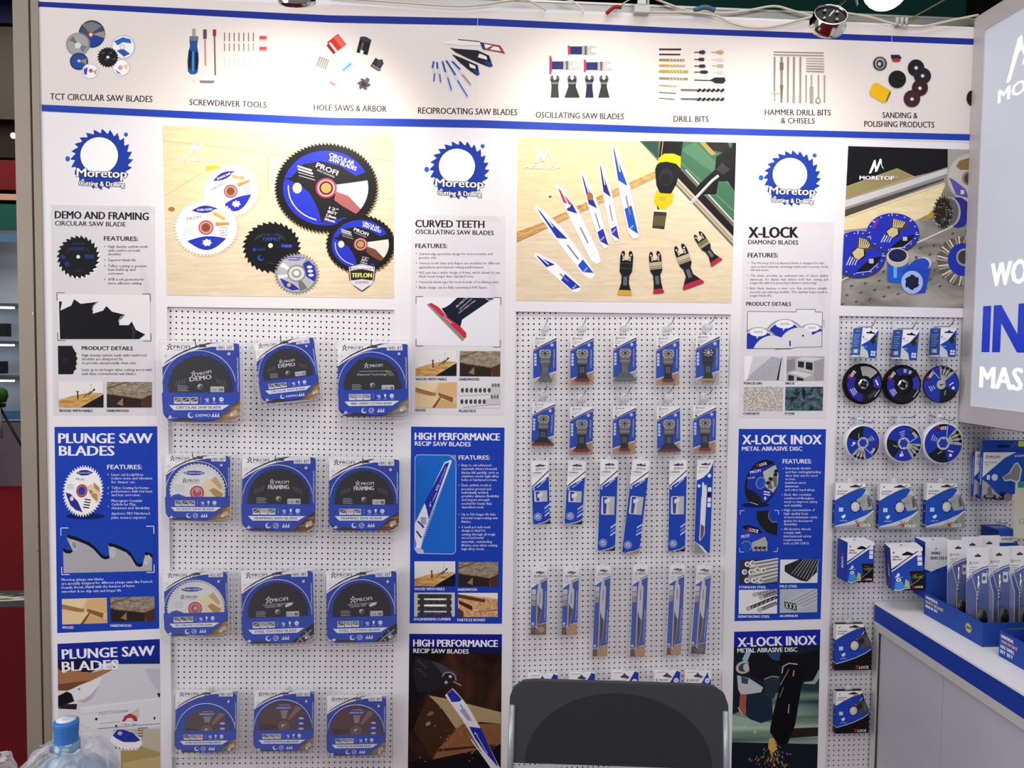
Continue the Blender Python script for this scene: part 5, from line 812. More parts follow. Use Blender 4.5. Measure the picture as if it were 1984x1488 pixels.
# ------------------------------------------------------------------ saw blade blister packs
def saw_pack(tl, tr, kind, tagtxt, title, label, icons='wood', title2=None):
    D = .030; c, ang, w = px_frame(tl, tr, D); hh = 1.055
    e = empty('blade_blister_pack', c, label, 'blister pack', 'saw blade blister packs', (0, -ang, 0))
    U = w
    S = lambda pts: [((u-.5)*U, v*U) for u, v in pts]
    mb = MB(); card = rounded(-.5*U, 0, .5*U, hh*U, .02*U, 5, (.01*U, .01*U, .13*U, .13*U)); slab(mb, card, 0, .0008, WHITE)
    A = Art(local_fn); A.mb = mb; A.T = lambda p: ((p[0]-.5)*U, p[1]*U); a = A
    low = [(1, .02), (1, .92), (.985, .98), (.93, 1.035), (.87, 1.055), (.13, 1.055), (.05, 1.03), (.0, .95), (0, .325), (.1, .255), (.22, .185), (.36, .125), (.5, .085), (.64, .06), (.8, .06), (.92, .06), (.92, .015)]
    a.poly(low, '1f3fa6'); a.poly([(.0, .305), (.1, .235), (.22, .165), (.36, .1), (.5, .055), (.66, .012), (.8, .0), (.6, .008), (.45, .045), (.3, .105), (.18, .165), (.06, .245)], '23274a')
    a.line([(0, .32), (.1, .25), (.22, .18), (.36, .118), (.5, .078), (.64, .05)], .012, 'e9e9ee')
    profi(a, .06, .085, .3, '2a2b33'); euro(A, 0, 0, 0) if 0 else None
    A.T = None; euro(A, 0, .055*U, .15*U, '3a3a40'); A.T = lambda p: ((p[0]-.5)*U, p[1]*U)
    a.rect(.70, .03, .925, .105, 'e6e6ea'); a.text(tagtxt, .715, .09, .915, .042, '3a3d50', b=.02); a.text('DIAMETER  TEETH', .72, .1015, .9, .01, '6a6c80', res=1)
    ph = [(1, .77), (.9, .84), (.8, .94), (.7, 1.03), (.62, 1.05), (.87, 1.055), (.95, 1.02), (1, .95)]
    pm = {'wood': 'a88458', 'deck': '6e4838', 'cement': '8a8c8e', 'steel': '2a2a2e', 'floor': '8c7a72', 'box': 'a8835c'}[icons]
    a.poly(ph, pm)
    if icons == 'steel':
        for x, y in ((.9, .93), (.8, 1.0), (.93, 1.0)): a.line([(x-.06, y-.07), (x, y), (x-.05, y+.05)], .012, 'b0b0b4'); a.line([(x+.06, y-.05), (x, y), (x+.04, y+.05)], .012, 'b0b0b4')
    else:
        for i in range(5): a.line([(.72+i*.05, 1.04-i*.055), (1, .99-i*.045)], .006, 'd8c4a0' if i % 2 else '5a3c24')
        a.poly([(.86, .93), (.95, .9), (.96, .97), (.88, .99)], 'cbb28c')
    a.line([(1, .765), (.9, .835), (.8, .935), (.7, 1.025)], .008, 'e9e9ee'); a.line([(.03, 1.015), (.2, .995), (.33, .985)], .012, 'e9e9ee'); a.poly([(.1, 1.05), (.2, 1.01), (.34, 1.0), (.4, 1.04), (.38, 1.055)], '4a3c30')
    # vertical strap line
    v, f = glyphs('CUTTING & DRILLING SPECIALIST', .02, 1); A.k[0] += 1
    A.mb.add([local_fn((.982-q*.018-.5)*U, (.66-r*.46)*U, A.k[0]*A.eps) for r, q in v], f, 'cdd3ee')
    mb.build('card', e)
    # the blade
    cx, cy, R = {'demo': (.49, .585, .42), 'demo2': (.5, .57, .42), 'diamond': (.49, .6, .415), 'plunge': (.5, .57, .44), 'kerf': (.5, .6, .46), 'undercut': (.52, .66, .38), 'undercut2': (.5, .6, .44)}.get(kind, (.5, .59, .425))
    mb = MB(); B = Art(lambda x, y, k: local_fn(x, y, k+.006)); B.mb = mb; B.T = A.T
    teeth = {'demo': 24, 'demo2': 24, 'diamond': 6, 'plunge': 48, 'kerf': 60, 'framing': 40, 'abv': 48, 'undercut': 36, 'undercut2': 40}[kind]
    n = teeth; pts = []
    for i in range(n):
        for q, kk in ((0, 1), (.4, .975), (.8, .945), (.93, .945)):
            t = 2*pi*(i+q)/n; pts.append(((cx-.5+R*kk*cos(t))*U, (cy+R*kk*sin(t))*U))
    base = {'plunge': 'dcdde0', 'kerf': 'd8d8da', 'undercut': '55403c', 'undercut2': '5c3a3a'}.get(kind, '15151a')
    slab(mb, pts, -.006, -.0045, mat(base, .3 if base < '9' else .4, .15 if base < '9' else 0, .6)); b = B
    if kind in ('demo', 'demo2', 'framing', 'abv', 'diamond'):
        y = {'demo': .52, 'demo2': .47, 'framing': .46, 'abv': .5, 'diamond': .42}[kind]; an = -.03 if kind in ('demo', 'abv') else 0
        W_ = 'c9c9d0'
        if kind == 'abv': figure_logo(b, .38, .42, .09, W_); b.text('PROFI', .43, .45, .65, .05, W_, .43, b=.03); b.line([(.3, .49), (.72, .465)], .006, W_); b.text('Carbide ABV', .33, .53, .57, .032, W_, .515, b=.0); b.poly([(.6, .5), (.66, .47), (.72, .47), (.7, .5), (.62, .53)], W_)
        else:
            figure_logo(b, .41, y-.1, .07, W_); b.text('PROFI', .46, y-.075, .64, .04, W_, y-.085+an, b=.03)
            if kind == 'diamond': b.line([(.3, .4), (.72, .4)], .005, W_); b.text('Diamond Technology', .28, .46, .7, .03, W_, b=0); [b.line([(.68+i*.03, .39), (.74+i*.03, .47)], .005, W_) for i in range(3)]
            else:
                nm = 'FRAMING' if kind == 'framing' else 'DEMO'; b.text(nm, .36, y, .64, .058, W_, y-.005+an, b=.05)
                for s_ in (-1, 1):
                    for i in range(4): b.line([(.5+s_*(.2+i*.035), y-.04+i*.01), (.5+s_*(.22+i*.035), y+.03+i*.012)], .004, '8a8a94')
        b.poly(rounded(.62, cy+.0, .8, cy+.075, .012, 3), 'b9b9c0'); b.text('7 1/4', .63, cy+.06, .7, .03, '22232a'); b.text(tagtxt.split()[1][:-1], .73, cy+.062, .785, .038, '22232a', b=.05)
        for i in range(4): b.line([(.2, cy+i*.022-.01), (.32+.02*(i % 2), cy+i*.022-.01)], .01, '8c8c96')
    elif kind in ('plunge', 'kerf'):
        b.poly([(.27, .285), (.36, .255), (.45, .25), (.55, .258), (.62, .29), (.53, .32), (.43, .325), (.34, .315)], '26369a'); b.text('PLUNGE SAW' if kind == 'plunge' else 'THIN KERF', .31, .3, .58, .026, 'd9dcf0', b=.03)
        profi(b, .26, .43, .26, '2f2f38', h=.042); [b.line([(.16, .48+i*.03), (.3, .48+i*.03)], .006, '9a9aa0') for i in range(4)]
        b.poly([(.55, .48), (.6, .42), (.78, .34), (.86, .42), (.92, .55), (.92, .68), (.6, .68)], 'ddd3b4'); b.poly([(.7, .4), (.78, .34), (.88, .5), (.86, .56)], 'c2a678'); b.poly([(.68, .56), (.75, .52), (.9, .62), (.86, .68), (.76, .66)], 'ad8c58')
        b.ell(.49, .6, .11, .11, 'b0384c'); b.ell(.49, .6, .085, .085, 'd9a0a4'); b.ell(.49, .6, .07, .07, 'b84254'); b.poly([(.08, .68), (.12, .64), (.2, .62), (.3, .66), (.32, .69)], '3248b0')
        for i in range(30): t = pi+pi*(i+.3)/30; b.line([(cx+.33*R/.44*cos(t)*1.17, cy+.33*R/.44*sin(t)*1.17), (cx+R*.93*cos(t+.03), cy+R*.93*sin(t+.03))], .006, 'a9abb2') if kind == 'plunge' else None
    else:
        b.poly([(cx, cy), (cx-.08, cy-R*.85), (cx+.1, cy-R*.85)], '8c7f7c'); b.poly([(cx, cy), (cx+.2, cy-R*.8), (cx+.3, cy-R*.7)], '77655f'); b.poly([(cx, cy), (cx-R*.9, cy-.05), (cx-R*.9, cy+.1)], '42201f')
        b.poly([(cx-.16, cy-R*.72), (cx-.06, cy-R*.8), (cx+.06, cy-R*.8), (cx+.17, cy-R*.72), (cx+.05, cy-R*.62), (cx-.08, cy-R*.62)], '2b3096'); b.text('UNDERCUT', cx-.12, cy-R*.68, cx+.12, .028, 'c9cce6', b=.03)
        b.poly([(cx+R*.45, cy-R*.25), (cx+R*.8, cy-R*.5), (cx+R*.9, cy), (cx+R*.8, cy+.05), (cx+R*.5, cy+.05)], '2a2f8c'); [b.ell(cx+R*.66, cy-R*.3+i*.09, .045, .02, 'c4b6b0', 10) for i in range(3)]
        b.ell(cx, cy, .13, .13, '4c3330'); b.ell(cx, cy, .1, .1, '6a504c')
    b.ell(cx, cy, .035, .035, 'b9b9c2', 16); b.ell(cx+.004, cy+.004, .028, .028, '3c3d48' if base < '9' else '8c8c92', 16); b.ell(cx-.006, cy-.006, .012, .012, 'd0d0d8', 8)
    mb.build('saw_blade', e)
    # lower printed sleeve over the blade
    mb = MB(); q = Art(lambda x, y, k: local_fn(x, y, k+.009)); q.mb = mb; q.T = A.T; y0 = .665
    pts = [(.0, y0)] + [(1, y0), (1, .77), (.9, .835), (.8, .935), (.7, 1.02), (.5, 1.035), (.3, 1.0), (.1, .99), (.01, .92)]
    slab(mb, [A.T(p) for p in pts], -.009, -.0078, mat('2243ae', .3)); 
    for i, cc in enumerate({'wood': ('6a5a4a', '3a3430', '5a3c34'), 'deck': ('5a3830', 'c8a47c', '3c6a68'), 'cement': ('8a8c8e', 'b0a894', '7a8a7c'), 'steel': ('2e4a42', '8c8c90', '5a7a50'), 'floor': ('3a3a3c', '77706c', 'b07a68'), 'box': ('5c5048', '2c2624', '4a5a58')}[icons]):
        q.rect(.155+i*.105, .725, .25+i*.105, .81, 'd9dae0'); q.rect(.163+i*.105, .732, .243+i*.105, .785, cc); q.line([(.165+i*.105, .78), (.24+i*.105, .74)], .012, 'b9b4aa')
    q.line([(.5, .72), (.5, .8)], .004, 'a9b4e0')
    q.poly([(.545, .755), (.575, .735), (.61, .75), (.585, .78)], 'a9b4e0'); q.poly([(.56, .78), (.6, .765), (.6, .785)], 'dfe3f4'); q.rect(.655, .73, .685, .76, 'dfe3f4'); q.poly([(.66, .76), (.68, .76), (.675, .785), (.665, .785)], 'dfe3f4'); q.ell(.765, .757, .03, .03, 'dfe3f4', 16); q.line([(.75, .757), (.78, .757)], .008, '2a48b0')
    [q.line([(x-.025, .802), (x+.03, .802)], .007, 'a9b4e0') for x in (.577, .668, .763)]
    q.poly([(.09, .83), (.87, .83), (.77, .895), (.15, .895)], 'e2e3e8'); q.text(title, .18, .877, .76, .032, '22306e', b=.03)
    if kind.startswith('demo'): q.text('DEMO', .43, .985, .62, .035, 'd6dbf0', b=.05)
    else: q.saw(.47, .965, .042, .042, 'd6dbf0', 14, .2); q.ell(.47, .965, .03, .03, '2a48b0', 16); q.line([(.455, .965), (.467, .978), (.49, .95)], .009, 'd6dbf0')
    q.ell(.365, .965, .038, .038, 'd6dbf0', 16); q.ell(.375, .958, .028, .028, '2a48b0', 16)
    for i in range(3): q.poly([(.63+i*.035 if kind.startswith('demo') else .55+i*.035, .99), (.66+i*.035 if kind.startswith('demo') else .58+i*.035, .93), (.665+i*.035 if kind.startswith('demo') else .585+i*.035, .99)], 'd6dbf0')
    mb.build('front_sleeve', e)
    # clear shell
    mb = MB(); x0, x1, y0, y1 = -.555*U, .56*U, -.04*U, 1.135*U; o = rounded(x0, y0, x1, y1, .09*U, 6); i1 = rounded(x0+.025*U, y0+.025*U, x1-.025*U, y1-.045*U, .08*U, 6); i2 = rounded(x0+.04*U, y0+.04*U, x1-.04*U, y1-.06*U, .07*U, 6)
    N = len(o); V = [Vector((x, -.002, -y)) for x, y in o]+[Vector((x, -.002, -y)) for x, y in i1]+[Vector((x, -.013, -y)) for x, y in i2]
    mb.add(V, [(k, (k+1) % N, N+(k+1) % N, N+k) for k in range(N)]+[(N+k, N+(k+1) % N, 2*N+(k+1) % N, 2*N+k) for k in range(N)]+[tuple(range(2*N, 3*N))], CLEAR)
    RIM = clear_plastic('clear_plastic_rim', .42, .15)
    for pts, yy, r_ in ((o, -.002, .0011), (i2, -.0135, .0008)):
        mb.tube([(x, yy, -y) for x, y in pts+[pts[0]]], r_, RIM, 5, False)
    for t0, t1, rr in ((185, 355, .475),):
        mb.tube([((cx-.5+rr*cos(radians(t)))*U, -.0145, -(cy+rr*sin(radians(t)))*U) for t in range(t0, t1, 8)], .0011, RIM, 5)
    mb.build('clear_shell', e)
    for u, v in ((.06, .165), (.88, .155), (.11, .985), (.9, .965)):
        mb = MB(); mb.lathe([(.0001, .0), (.022*U, 0), (.018*U, .003), (.008*U, .0035), (.0001, .002)], Matrix.Translation(((u-.5)*U, -.0135, -v*U)) @ Matrix.Rotation(pi/2, 4, 'X'), RIM, 14, True, False); mb.build('snap_button', e)
    return e, c, ang, U
PACKS = [((313.5, 663), (463.8, 663), 'demo', '1841 24T', 'CIRCULAR SAW BLADE', 'large blister pack of a black DEMO 24T saw blade, left end of the top row', 'wood'),
 ((492.5, 664.5), (607, 651.7), 'demo2', '1651 24T', 'CIRCULAR SAW BLADE', 'small tilted blister pack of a black DEMO 24T saw blade, middle of the top row', 'box'),
 ((653.5, 665.8), (789.7, 664.5), 'diamond', '1841 4T', 'FIBRE CEMENT CUTTING BLADE', 'blister pack marked fibre cement cutting blade 4T, right end of the top row', 'cement'),
 ((321.4, 880.5), (446.7, 881.4), 'plunge', '1401 48T', 'PLUNGE SAW BLADE', 'blister pack with a white blade marked plunge saw, left end of the second row', 'box'),
 ((469.4, 882.7), (612, 884), 'framing', '1841 40T', 'FRAMING SAW BLADE', 'blister pack of a black FRAMING blade 40T, middle of the second row', 'deck'),
 ((637.7, 887.7), (773.8, 888.2), 'framing', '1841 48T', 'FRAMING SAW BLADE', 'blister pack of a black FRAMING blade 48T, right end of the second row', 'deck'),
 ((317, 1107.7), (441, 1105), 'kerf', '1651 60T', 'PRO THIN KERF CUTTING BLADE', 'blister pack with a white thin kerf blade 60T, left end of the third row', 'box'),
 ((466.8, 1106.8), (606, 1102.5), 'abv', '1841 48T', 'STEEL CUTTING BLADE', 'blister pack marked steel cutting blade 48T, middle of the third row', 'steel'),
 ((632, 1106.5), (768, 1103.3), 'abv', '1841 36T', 'STEEL CUTTING BLADE', 'blister pack marked steel cutting blade 36T, right end of the third row', 'steel'),
 ((340.3, 1337.8), (460, 1337.3), 'undercut', '1401 36T', 'CUTTING TOOLS FOR THE FLOORING INDUSTRY', 'blister pack of a small brown undercut blade, left end of the bottom row', 'floor'),
 ((492.8, 1337.8), (609.5, 1337.3), 'undercut2', '1651 36T', 'CUTTING TOOLS FOR THE FLOORING INDUSTRY', 'blister pack of a brown undercut blade 36T, middle of the bottom row', 'floor'),
 ((634, 1348), (748.6, 1346.6), 'undercut2', '1651 40T', 'CUTTING TOOLS FOR THE FLOORING INDUSTRY', 'blister pack of a brown undercut blade 40T, right end of the bottom row', 'floor')]
for i, (tl, tr, kind, tg, ti, lb, ic) in enumerate(PACKS):
    e, c, ang, U = saw_pack(tl, tr, kind, tg, ti, lb, ic)
    p = c + Vector((.055*U*sin(ang), 0, -.045*U)); 
    h = hook(0, 0, .085, -PT, 'wire hook carrying the pack in the %s row, %s of the left pegboard' % (('top', 'second', 'third', 'bottom')[i//3], ('left', 'middle', 'right')[i % 3]+' column'), .02 if i < 6 else .012)
    h.location = (p.x, PT, p.z-.001)
# ------------------------------------------------------------------ narrow oscillating blade packs
FR = lambda: clear_plastic('frosted_clear_plastic', .38, .3)
def osc_pack(tl, tr, tip, wide, steel, label, tcol):
    D = .030; c, ang, U = px_frame(tl, tr, D); e = empty('blade_blister_pack', c, label, 'blister pack', 'oscillating blade packs', (0, -ang, 0))
    mb = MB(); H = 2.07; T = lambda p: ((p[0]-.5)*U, p[1]*U)
    slab(mb, [T(p) for p in ((0, 0), (1, 0), (1, H), (0, H))], 0, .0008, WHITE)
    a = Art(local_fn); a.mb = mb; a.T = T
    a.poly([(0, .62), (.5, .36), (1, .16), (1, 1.48), (.5, 1.64), (0, 1.82)], '2146ac'); a.poly([(0, .56), (.5, .3), (1, .06), (1, .13), (.5, .35), (0, .6)], '23284c'); 
    ph = {'r': 'b08c74', 'g': 'a9a9a6', 'w': 'b9b4ac'}[tcol]
    a.poly([(0, 1.84), (.5, 1.66), (1, 1.5), (1, H), (0, H)], ph); [a.line([(.05+i*.22, 2.05), (.3+i*.2, 1.75-i*.05)], .03, '8a6a50' if tcol == 'r' else '77756f') for i in range(4)]; a.line([(0, 1.83), (.5, 1.65), (1, 1.49)], .03, 'e9e9ee')
    figure_logo(a, .14, .1, .13, '3a3c48'); a.text('PROFI', .22, .13, .5, .07, '3a3c48', b=.02); a.text('PLUNGE CUT', .08, .25, .44, .045, '3a3c48', b=.02, res=1); a.text('BLADE', .08, .33, .28, .045, '3a3c48', b=.02, res=1); a.ell(.12, .42, .05, .05, '3a3c48', 10)
    a.ell(.8, .36, .07, .07, 'b9c3e6', 12); [a.rect(.04, .72+i*.14, .14, .83+i*.14, 'c3cdec') for i in range(4)]; v, f = glyphs('CUTTING & DRILLING', .02, 1); a.k[0] += 1
    mb.add([local_fn((.92-q*.06-.5)*U, (1.35-r*.8)*U, a.k[0]*a.eps) for r, q in v], f, 'b9c3e6'); mb.build('card', e)
    mb = MB(); b = Art(lambda x, y, k: local_fn(x, y, k+.0062)); b.mb = mb; b.T = T; sc_ = 'a5a49e' if steel else '2a2c2e'; cx = .5
    slab(mb, [T(p) for p in ((.25, .62), (.32, .55), (.68, .55), (.75, .62), (.75, .8), (.68, .92), (.32, .92), (.25, .8))], -.006, -.0045, mat(sc_, .35, .15))
    for k in range(8): t = k*pi/4; b.poly([(cx+.07*cos(t), .73+.07*sin(t)), (cx+.2*cos(t-.2), .73+.16*sin(t-.2)), (cx+.2*cos(t+.2), .73+.16*sin(t+.2))], '33353c' if steel else 'b9b9be')
    b.ell(cx, .73, .07, .07, '33353c' if steel else 'b9b9be', 12)
    slab(mb, [T(p) for p in ((.28, .92), (.72, .92), (.71, 1.12), (.66, 1.2), (.34, 1.2), (.28, 1.12))], -.0055, -.004, mat('6c6b66' if steel else '1b1c20', .4, .1)); b.rect(.29, 1.04, .71, 1.1, '8c8a7c' if steel else '2a2b30')
    slab(mb, [T(p) for p in ((.33, 1.18), (.67, 1.18), (.64, 1.5), (.5+wide*.8, 1.78), (.5+wide, 1.86), (.5-wide, 1.86), (.5-wide*.8, 1.78), (.36, 1.5))], -.0057, -.0042, mat('20242e' if tip != 'grey' else '5a6068', .4, .2)); [b.line([(.42+i*.07, 1.3), (.42+i*.07, 1.55)], .02, '8c909c') for i in range(3)]
    mb.build('oscillating_blade', e)
    mb = MB(); slab(mb, [T(p) for p in ((.5-wide*.9, 1.8), (.5+wide*.9, 1.8), (.5+wide+.03, 1.9), (.5-wide-.03, 1.9))], -.0075, -.004, mat({'red': '7c2a36', 'grey': '6a6f76', 'brass': 'b0944a'}[tip], .4, .2)); mb.build('blade_tip', e)
    mb = MB(); o = rounded(-.56*U, -.13*U, .56*U, (H+.07)*U, .05*U, 3); mb.add([Vector((x, -.011, -y)) for x, y in o], [tuple(range(len(o)))], CLEAR)
    mb.tube([(x, -.003, -y) for x, y in o+[o[0]]], .0007, clear_plastic('clear_plastic_rim', .42, .15), 4, False); mb.build('clear_shell', e)
    mb = MB(); mb.lathe([(.0002, 0), (.2*U, 0), (.2*U, .0006), (.0002, .0006)], Matrix.Translation((0, -.002, .36*U)) @ Matrix.Rotation(pi/2, 4, 'X'), FR(), 18); mb.build('hang_tab', e)
    p = c + Vector((0, 0, .38*U)); return p
OSC = [((1033.2, 652), (1078.3, 652), 'grey', .3, 1, 'w', 'narrow pack of an oscillating blade with a grey edge, left end of top row'),
 ((1105.3, 652), (1150.2, 652), 'red', .32, 1, 'r', 'narrow clear pack of a red-edged oscillating blade, second in the top row'),
 ((1188.5, 651), (1233, 651), 'grey', .5, 1, 'g', 'narrow clear pack of a wide grey oscillating blade, third in the top row'),
 ((1271.7, 652), (1316.5, 652), 'red', .24, 1, 'r', 'narrow clear pack of a small red-edged oscillating blade, fourth in the top row'),
 ((1348.6, 648.8), (1394.5, 648.8), 'brass', .26, 0, 'g', 'narrow clear pack of a black oscillating blade with a brass edge, right end'),
 ((1032, 779.6), (1075, 780.5), 'red', .5, 1, 'w', 'narrow clear pack of a wide red oscillating blade, left end of the second row'),
 ((1104.7, 788.5), (1149.3, 788.5), 'red', .34, 1, 'r', 'narrow clear pack of a red oscillating blade, second in the second row'),
 ((1187.8, 787.4), (1232.2, 787.4), 'red', .22, 1, 'r', 'narrow clear pack of a slim red-tipped oscillating blade, middle of the second row'),
 ((1272.8, 788.5), (1317.5, 787.5), 'red', .5, 1, 'g', 'narrow clear pack of a wide red oscillating blade, fourth in the second row'),
 ((1343.7, 786.3), (1388, 786.3), 'red', .24, 1, 'r', 'narrow clear pack of a red oscillating blade, right end of the second row')]
for i, (tl, tr, tip, wd, st, tc, lb) in enumerate(OSC):
    p = osc_pack(tl, tr, tip, wd, st, lb, tc)
    h = hook(0, 0, .085, -PT, 'wire hook above the %s narrow pack of the %s row, middle pegboard' % (('first', 'second', 'third', 'fourth', 'fifth')[i % 5], ('top', 'second')[i//5]), .016, None, -.012 if i != 8 else -.03)
    h.location = (p.x, PT, p.z)
# ------------------------------------------------------------------ card sleeves of reciprocating blades
def sleeve(tl, tr, H, kind, label, name='blade_sleeve', wood='r', grp='reciprocating blade sleeves', lean=0.0):
    D = .024; c, ang, U = px_frame(tl, tr, D); e = empty(name, c, label, 'blade pack', grp, (0, -ang+lean, 0))
    mb = MB(); T = lambda p: ((p[0]-.5)*U, p[1]*U); L = H
    slab(mb, [T(p) for p in rounded(0, 0, 1, L, .06, 3)], 0, .004, WHITE); a = Art(local_fn); a.mb = mb; a.T = T
    def es(y, c_='3c3b40'): a.poly([(.22, y), (.3, y-.05), (.42, y-.06), (.5, y-.12), (.58, y-.06), (.78, y-.05), (.82, y), (.7, y+.04), (.3, y+.04)], c_)
    B = '2245ae'; inner = None
    if kind == 'carbide':
        es(.3); figure_logo(a, .32, .5, .16, '3a3c48'); a.text('PROFI', .42, .54, .82, .1, '3a3c48', b=.02); a.text('CARBIDE', .04, .74, .6, .085, '2c2d36', b=.05); a.text('RECIPROCATING SAW', .05, .84, .55, .04, '77798a', res=1); a.text('BLADE', .05, .92, .3, .04, '77798a', res=1)
        a.poly([(0, 1.6), (1, .92), (1, L-.3), (.7, L-.12), (.3, L-.02), (.06, L), (0, L-.06)], B); a.poly([(0, 1.48), (1, .58), (1, .66), (0, 1.56)], '23274c'); 
        a.text('6"' if L < 4 else '9"', .12, 1.74, .22, .13, 'e3e6f6', 1.66, b=.05); a.text('6TPI', .6, 1.36, .86, .13, 'e3e6f6', 1.14, b=.05); a.line([(.3, 1.56), (.55, 1.38)], .05, 'b9c3ea')
        y0, y1 = (1.75, 2.4) if L < 4 else (2.1, 3.15); a.poly(rounded(.12, y0, .88, y1, .08, 3), 'c9cacb'); inner = (y0, y1)
        a.poly([(.2, y0+.05), (.45, y0+.05), (.4, y1-.05), (.25, y1-.05)], '3444a0'); a.poly([(.5, y0), (.88, y0), (.88, y1), (.6, y1)], 'b5b6b2'); a.poly([(.3, y0+.2), (.6, y0+.1), (.62, y0+.3), (.32, y0+.42)], 'dcdde6')
        yb = 2.65 if L < 4 else 3.75
        for i in range(3): y = yb+i*.22; a.poly([(.7, y+.1), (1, y-.12), (1, y-.02), (.7, y+.2)], 'c3cbe6' if i != 1 else '7d93d2')
        a.saw(.3, L-.45, .24, .24, 'c3cbe6', 16, .16); a.ell(.3, L-.45, .19, .19, B, 16); a.ell(.3, L-.45, .14, .14, 'c3cbe6', 12); a.line([(.22, L-.45), (.29, L-.38), (.38, L-.53)], .04, B)
        a.poly([(1, L-.28), (1, L), (.3, L), (.7, L-.1)], {'k': '23242a', 'r': 'b07c4c'}[wood]); a.line([(1, L-.3), (.7, L-.12), (.3, L-.02)], .03, 'e3e3e8'); a.line([(.6, L-.05), (.95, L-.2)], .05, '8c8880')
    elif kind == 'recip2':
        es(.3); figure_logo(a, .2, .5, .13, '3a3c48'); a.text('PROFI', .3, .53, .68, .09, '3a3c48', b=.02); a.text('RECIPROCATING', .06, .72, .5, .05, '3a3c48'); a.text('BLADES', .06, .82, .3, .05, '3a3c48')
        a.poly([(0, 1.3), (.4, 1.1), (.75, .75), (.95, .3), (1, .1), (1, L), (.86, L), (.5, L-.4), (0, L-.7)], B); a.ell(.78, .98, .12, .12, 'dfe3f4', 12); a.ell(.16, 1.62, .1, .1, 'dfe3f4', 12)
        a.poly([(.34, 1.5), (.4, 1.35), (.5, 1.55), (.56, 1.62), (.62, 1.5), (.66, 1.9), (.62, L-1.1), (.34, L-.7), (.3, L-.9), (.36, 2)], 'dfdfe4'); [a.poly([(.3, 2.3+i*.1), (.36, 2.33+i*.1), (.33, 2.38+i*.1)], 'dfdfe4') for i in range(int((L-3.3)*10))]
        a.poly([(.36, L-1.8), (.6, L-1.6), (.56, L-1.05), (.36, L-.8)], '6c5a55'); [a.rect(.72, 1.7+i*.32, .94, 1.96+i*.32, 'dfe3f4' if i != 1 else '1a1c24') for i in range(4)]
        a.poly([(0, L-.72), (.3, L-.5), (.55, L-.2), (.7, L), (0, L)], '8c8a88'); a.line([(0, L-.7), (.3, L-.48), (.6, L-.15)], .03, 'e3e3e8')
    else:                                     # blade seen through a long window
        es(.28); figure_logo(a, .2, .52, .2, '3a3c48'); a.text('PROFI', .34, .58, .9, .13, '3a3c48', b=.03); [a.line([(.05, .74+i*.1), (.35, .74+i*.1)], .03, '9a9ba6') for i in range(3)]
        a.poly([(0, 1.28), (.4, 1.0), (1, .72), (1, L-.82), (0, L-.5)], B); a.line([(.5, .86), (1, .62)], .05, '23274c')
        ph = {'r': 'b98e66', 'd': '77604c', 'k': '4c4a4c'}[wood]; a.poly([(0, L-.5), (1, L-.82), (1, L), (0, L)], ph); a.poly([(0, L-.5), (.25, L-.6), (.35, L), (0, L)], '5a3e30' if wood != 'k' else '2a292c'); [a.ell(.68, L-.35, .2-.06*i, .18-.055*i, ('c9a078', 'a87c54', 'c9a078')[i] if wood != 'k' else ('77757a', '3a383c', '8c8a8e')[i], 12) for i in range(3)]
        a.line([(0, L-.49), (1, L-.81)], .03, 'e3e3e8'); [a.rect(.03, 1.35+i*.37, .3, 1.68+i*.37, ('c9ccd8', 'b9b4aa', '9a958c')[i]) for i in range(3)]
        v, f = glyphs('CUTTING & DRILLING SPECIALIST', .02, 1); a.k[0] += 1; mb.add([local_fn((.93-q*.07-.5)*U, (L-.95-r*min(2.2, L-2.4))*U, a.k[0]*a.eps) for r, q in v], f, 'c3cdec')
        a.ell(.14, L-.72, .09, .09, 'c3cdec', 10)
    mb.build('card', e)
    if kind == 'window':
        mb = MB(); t0 = .95 if wood != 's' else 1.3; t1 = L-.35
        body = [(.42, t0), (.6, t0), (.6, t0+.25), (.72, t0+.4), (.72, t0+(t1-t0)*.45), (.62, t1-1.0), (.42, t1), (.38, t1-.1), (.36, t0+.5)]
        slab(mb, [T(p) for p in body], -.0035, -.002, mat('cdced2', .3, .05)); b = Art(lambda x, y, k: local_fn(x, y, k+.0036)); b.mb = mb; b.T = T
        b.poly([(.4, t0+(t1-t0)*.42), (.5, t0+(t1-t0)*.5), (.66, t0+(t1-t0)*.56), (.6, t1-1.0), (.43, t1-.15), (.39, t1-.3)], '3c3432'); b.text('PROFI', .53, t0+1.2, .54, .1, '4a4c58') if 0 else b.line([(.54, t0+.6), (.54, t0+1.3)], .05, '6a6c78')
        for i in range(int((t1-t0-.8)/.09)): b.poly([(.3, t0+.75+i*.09), (.4, t0+.72+i*.09), (.4, t0+.8+i*.09)], 'dcdce0')
        mb.build('reciprocating_blade', e)
        mb = MB(); slab(mb, [T(p) for p in rounded(-.03, -.06, 1.03, L+.02, .08, 3)], -.0065, -.006, CLEAR); mb.tube([Vector((x, -.006, -y)) for x, y in [T(p) for p in rounded(-.03, -.06, 1.03, L+.02, .08, 3)]], .0006, clear_plastic('clear_plastic_rim', .42, .15), 4, False); mb.build('clear_shell', e)
    mb = MB(); mb.lathe([(.0002, 0), (.19*U, 0), (.19*U, .0006), (.0002, .0006)], Matrix.Translation((0, .001, .02*U)) @ Matrix.Rotation(pi/2, 4, 'X'), FR(), 14); mb.build('hang_tab', e)
    return c - Vector((0, 0, .27*U))
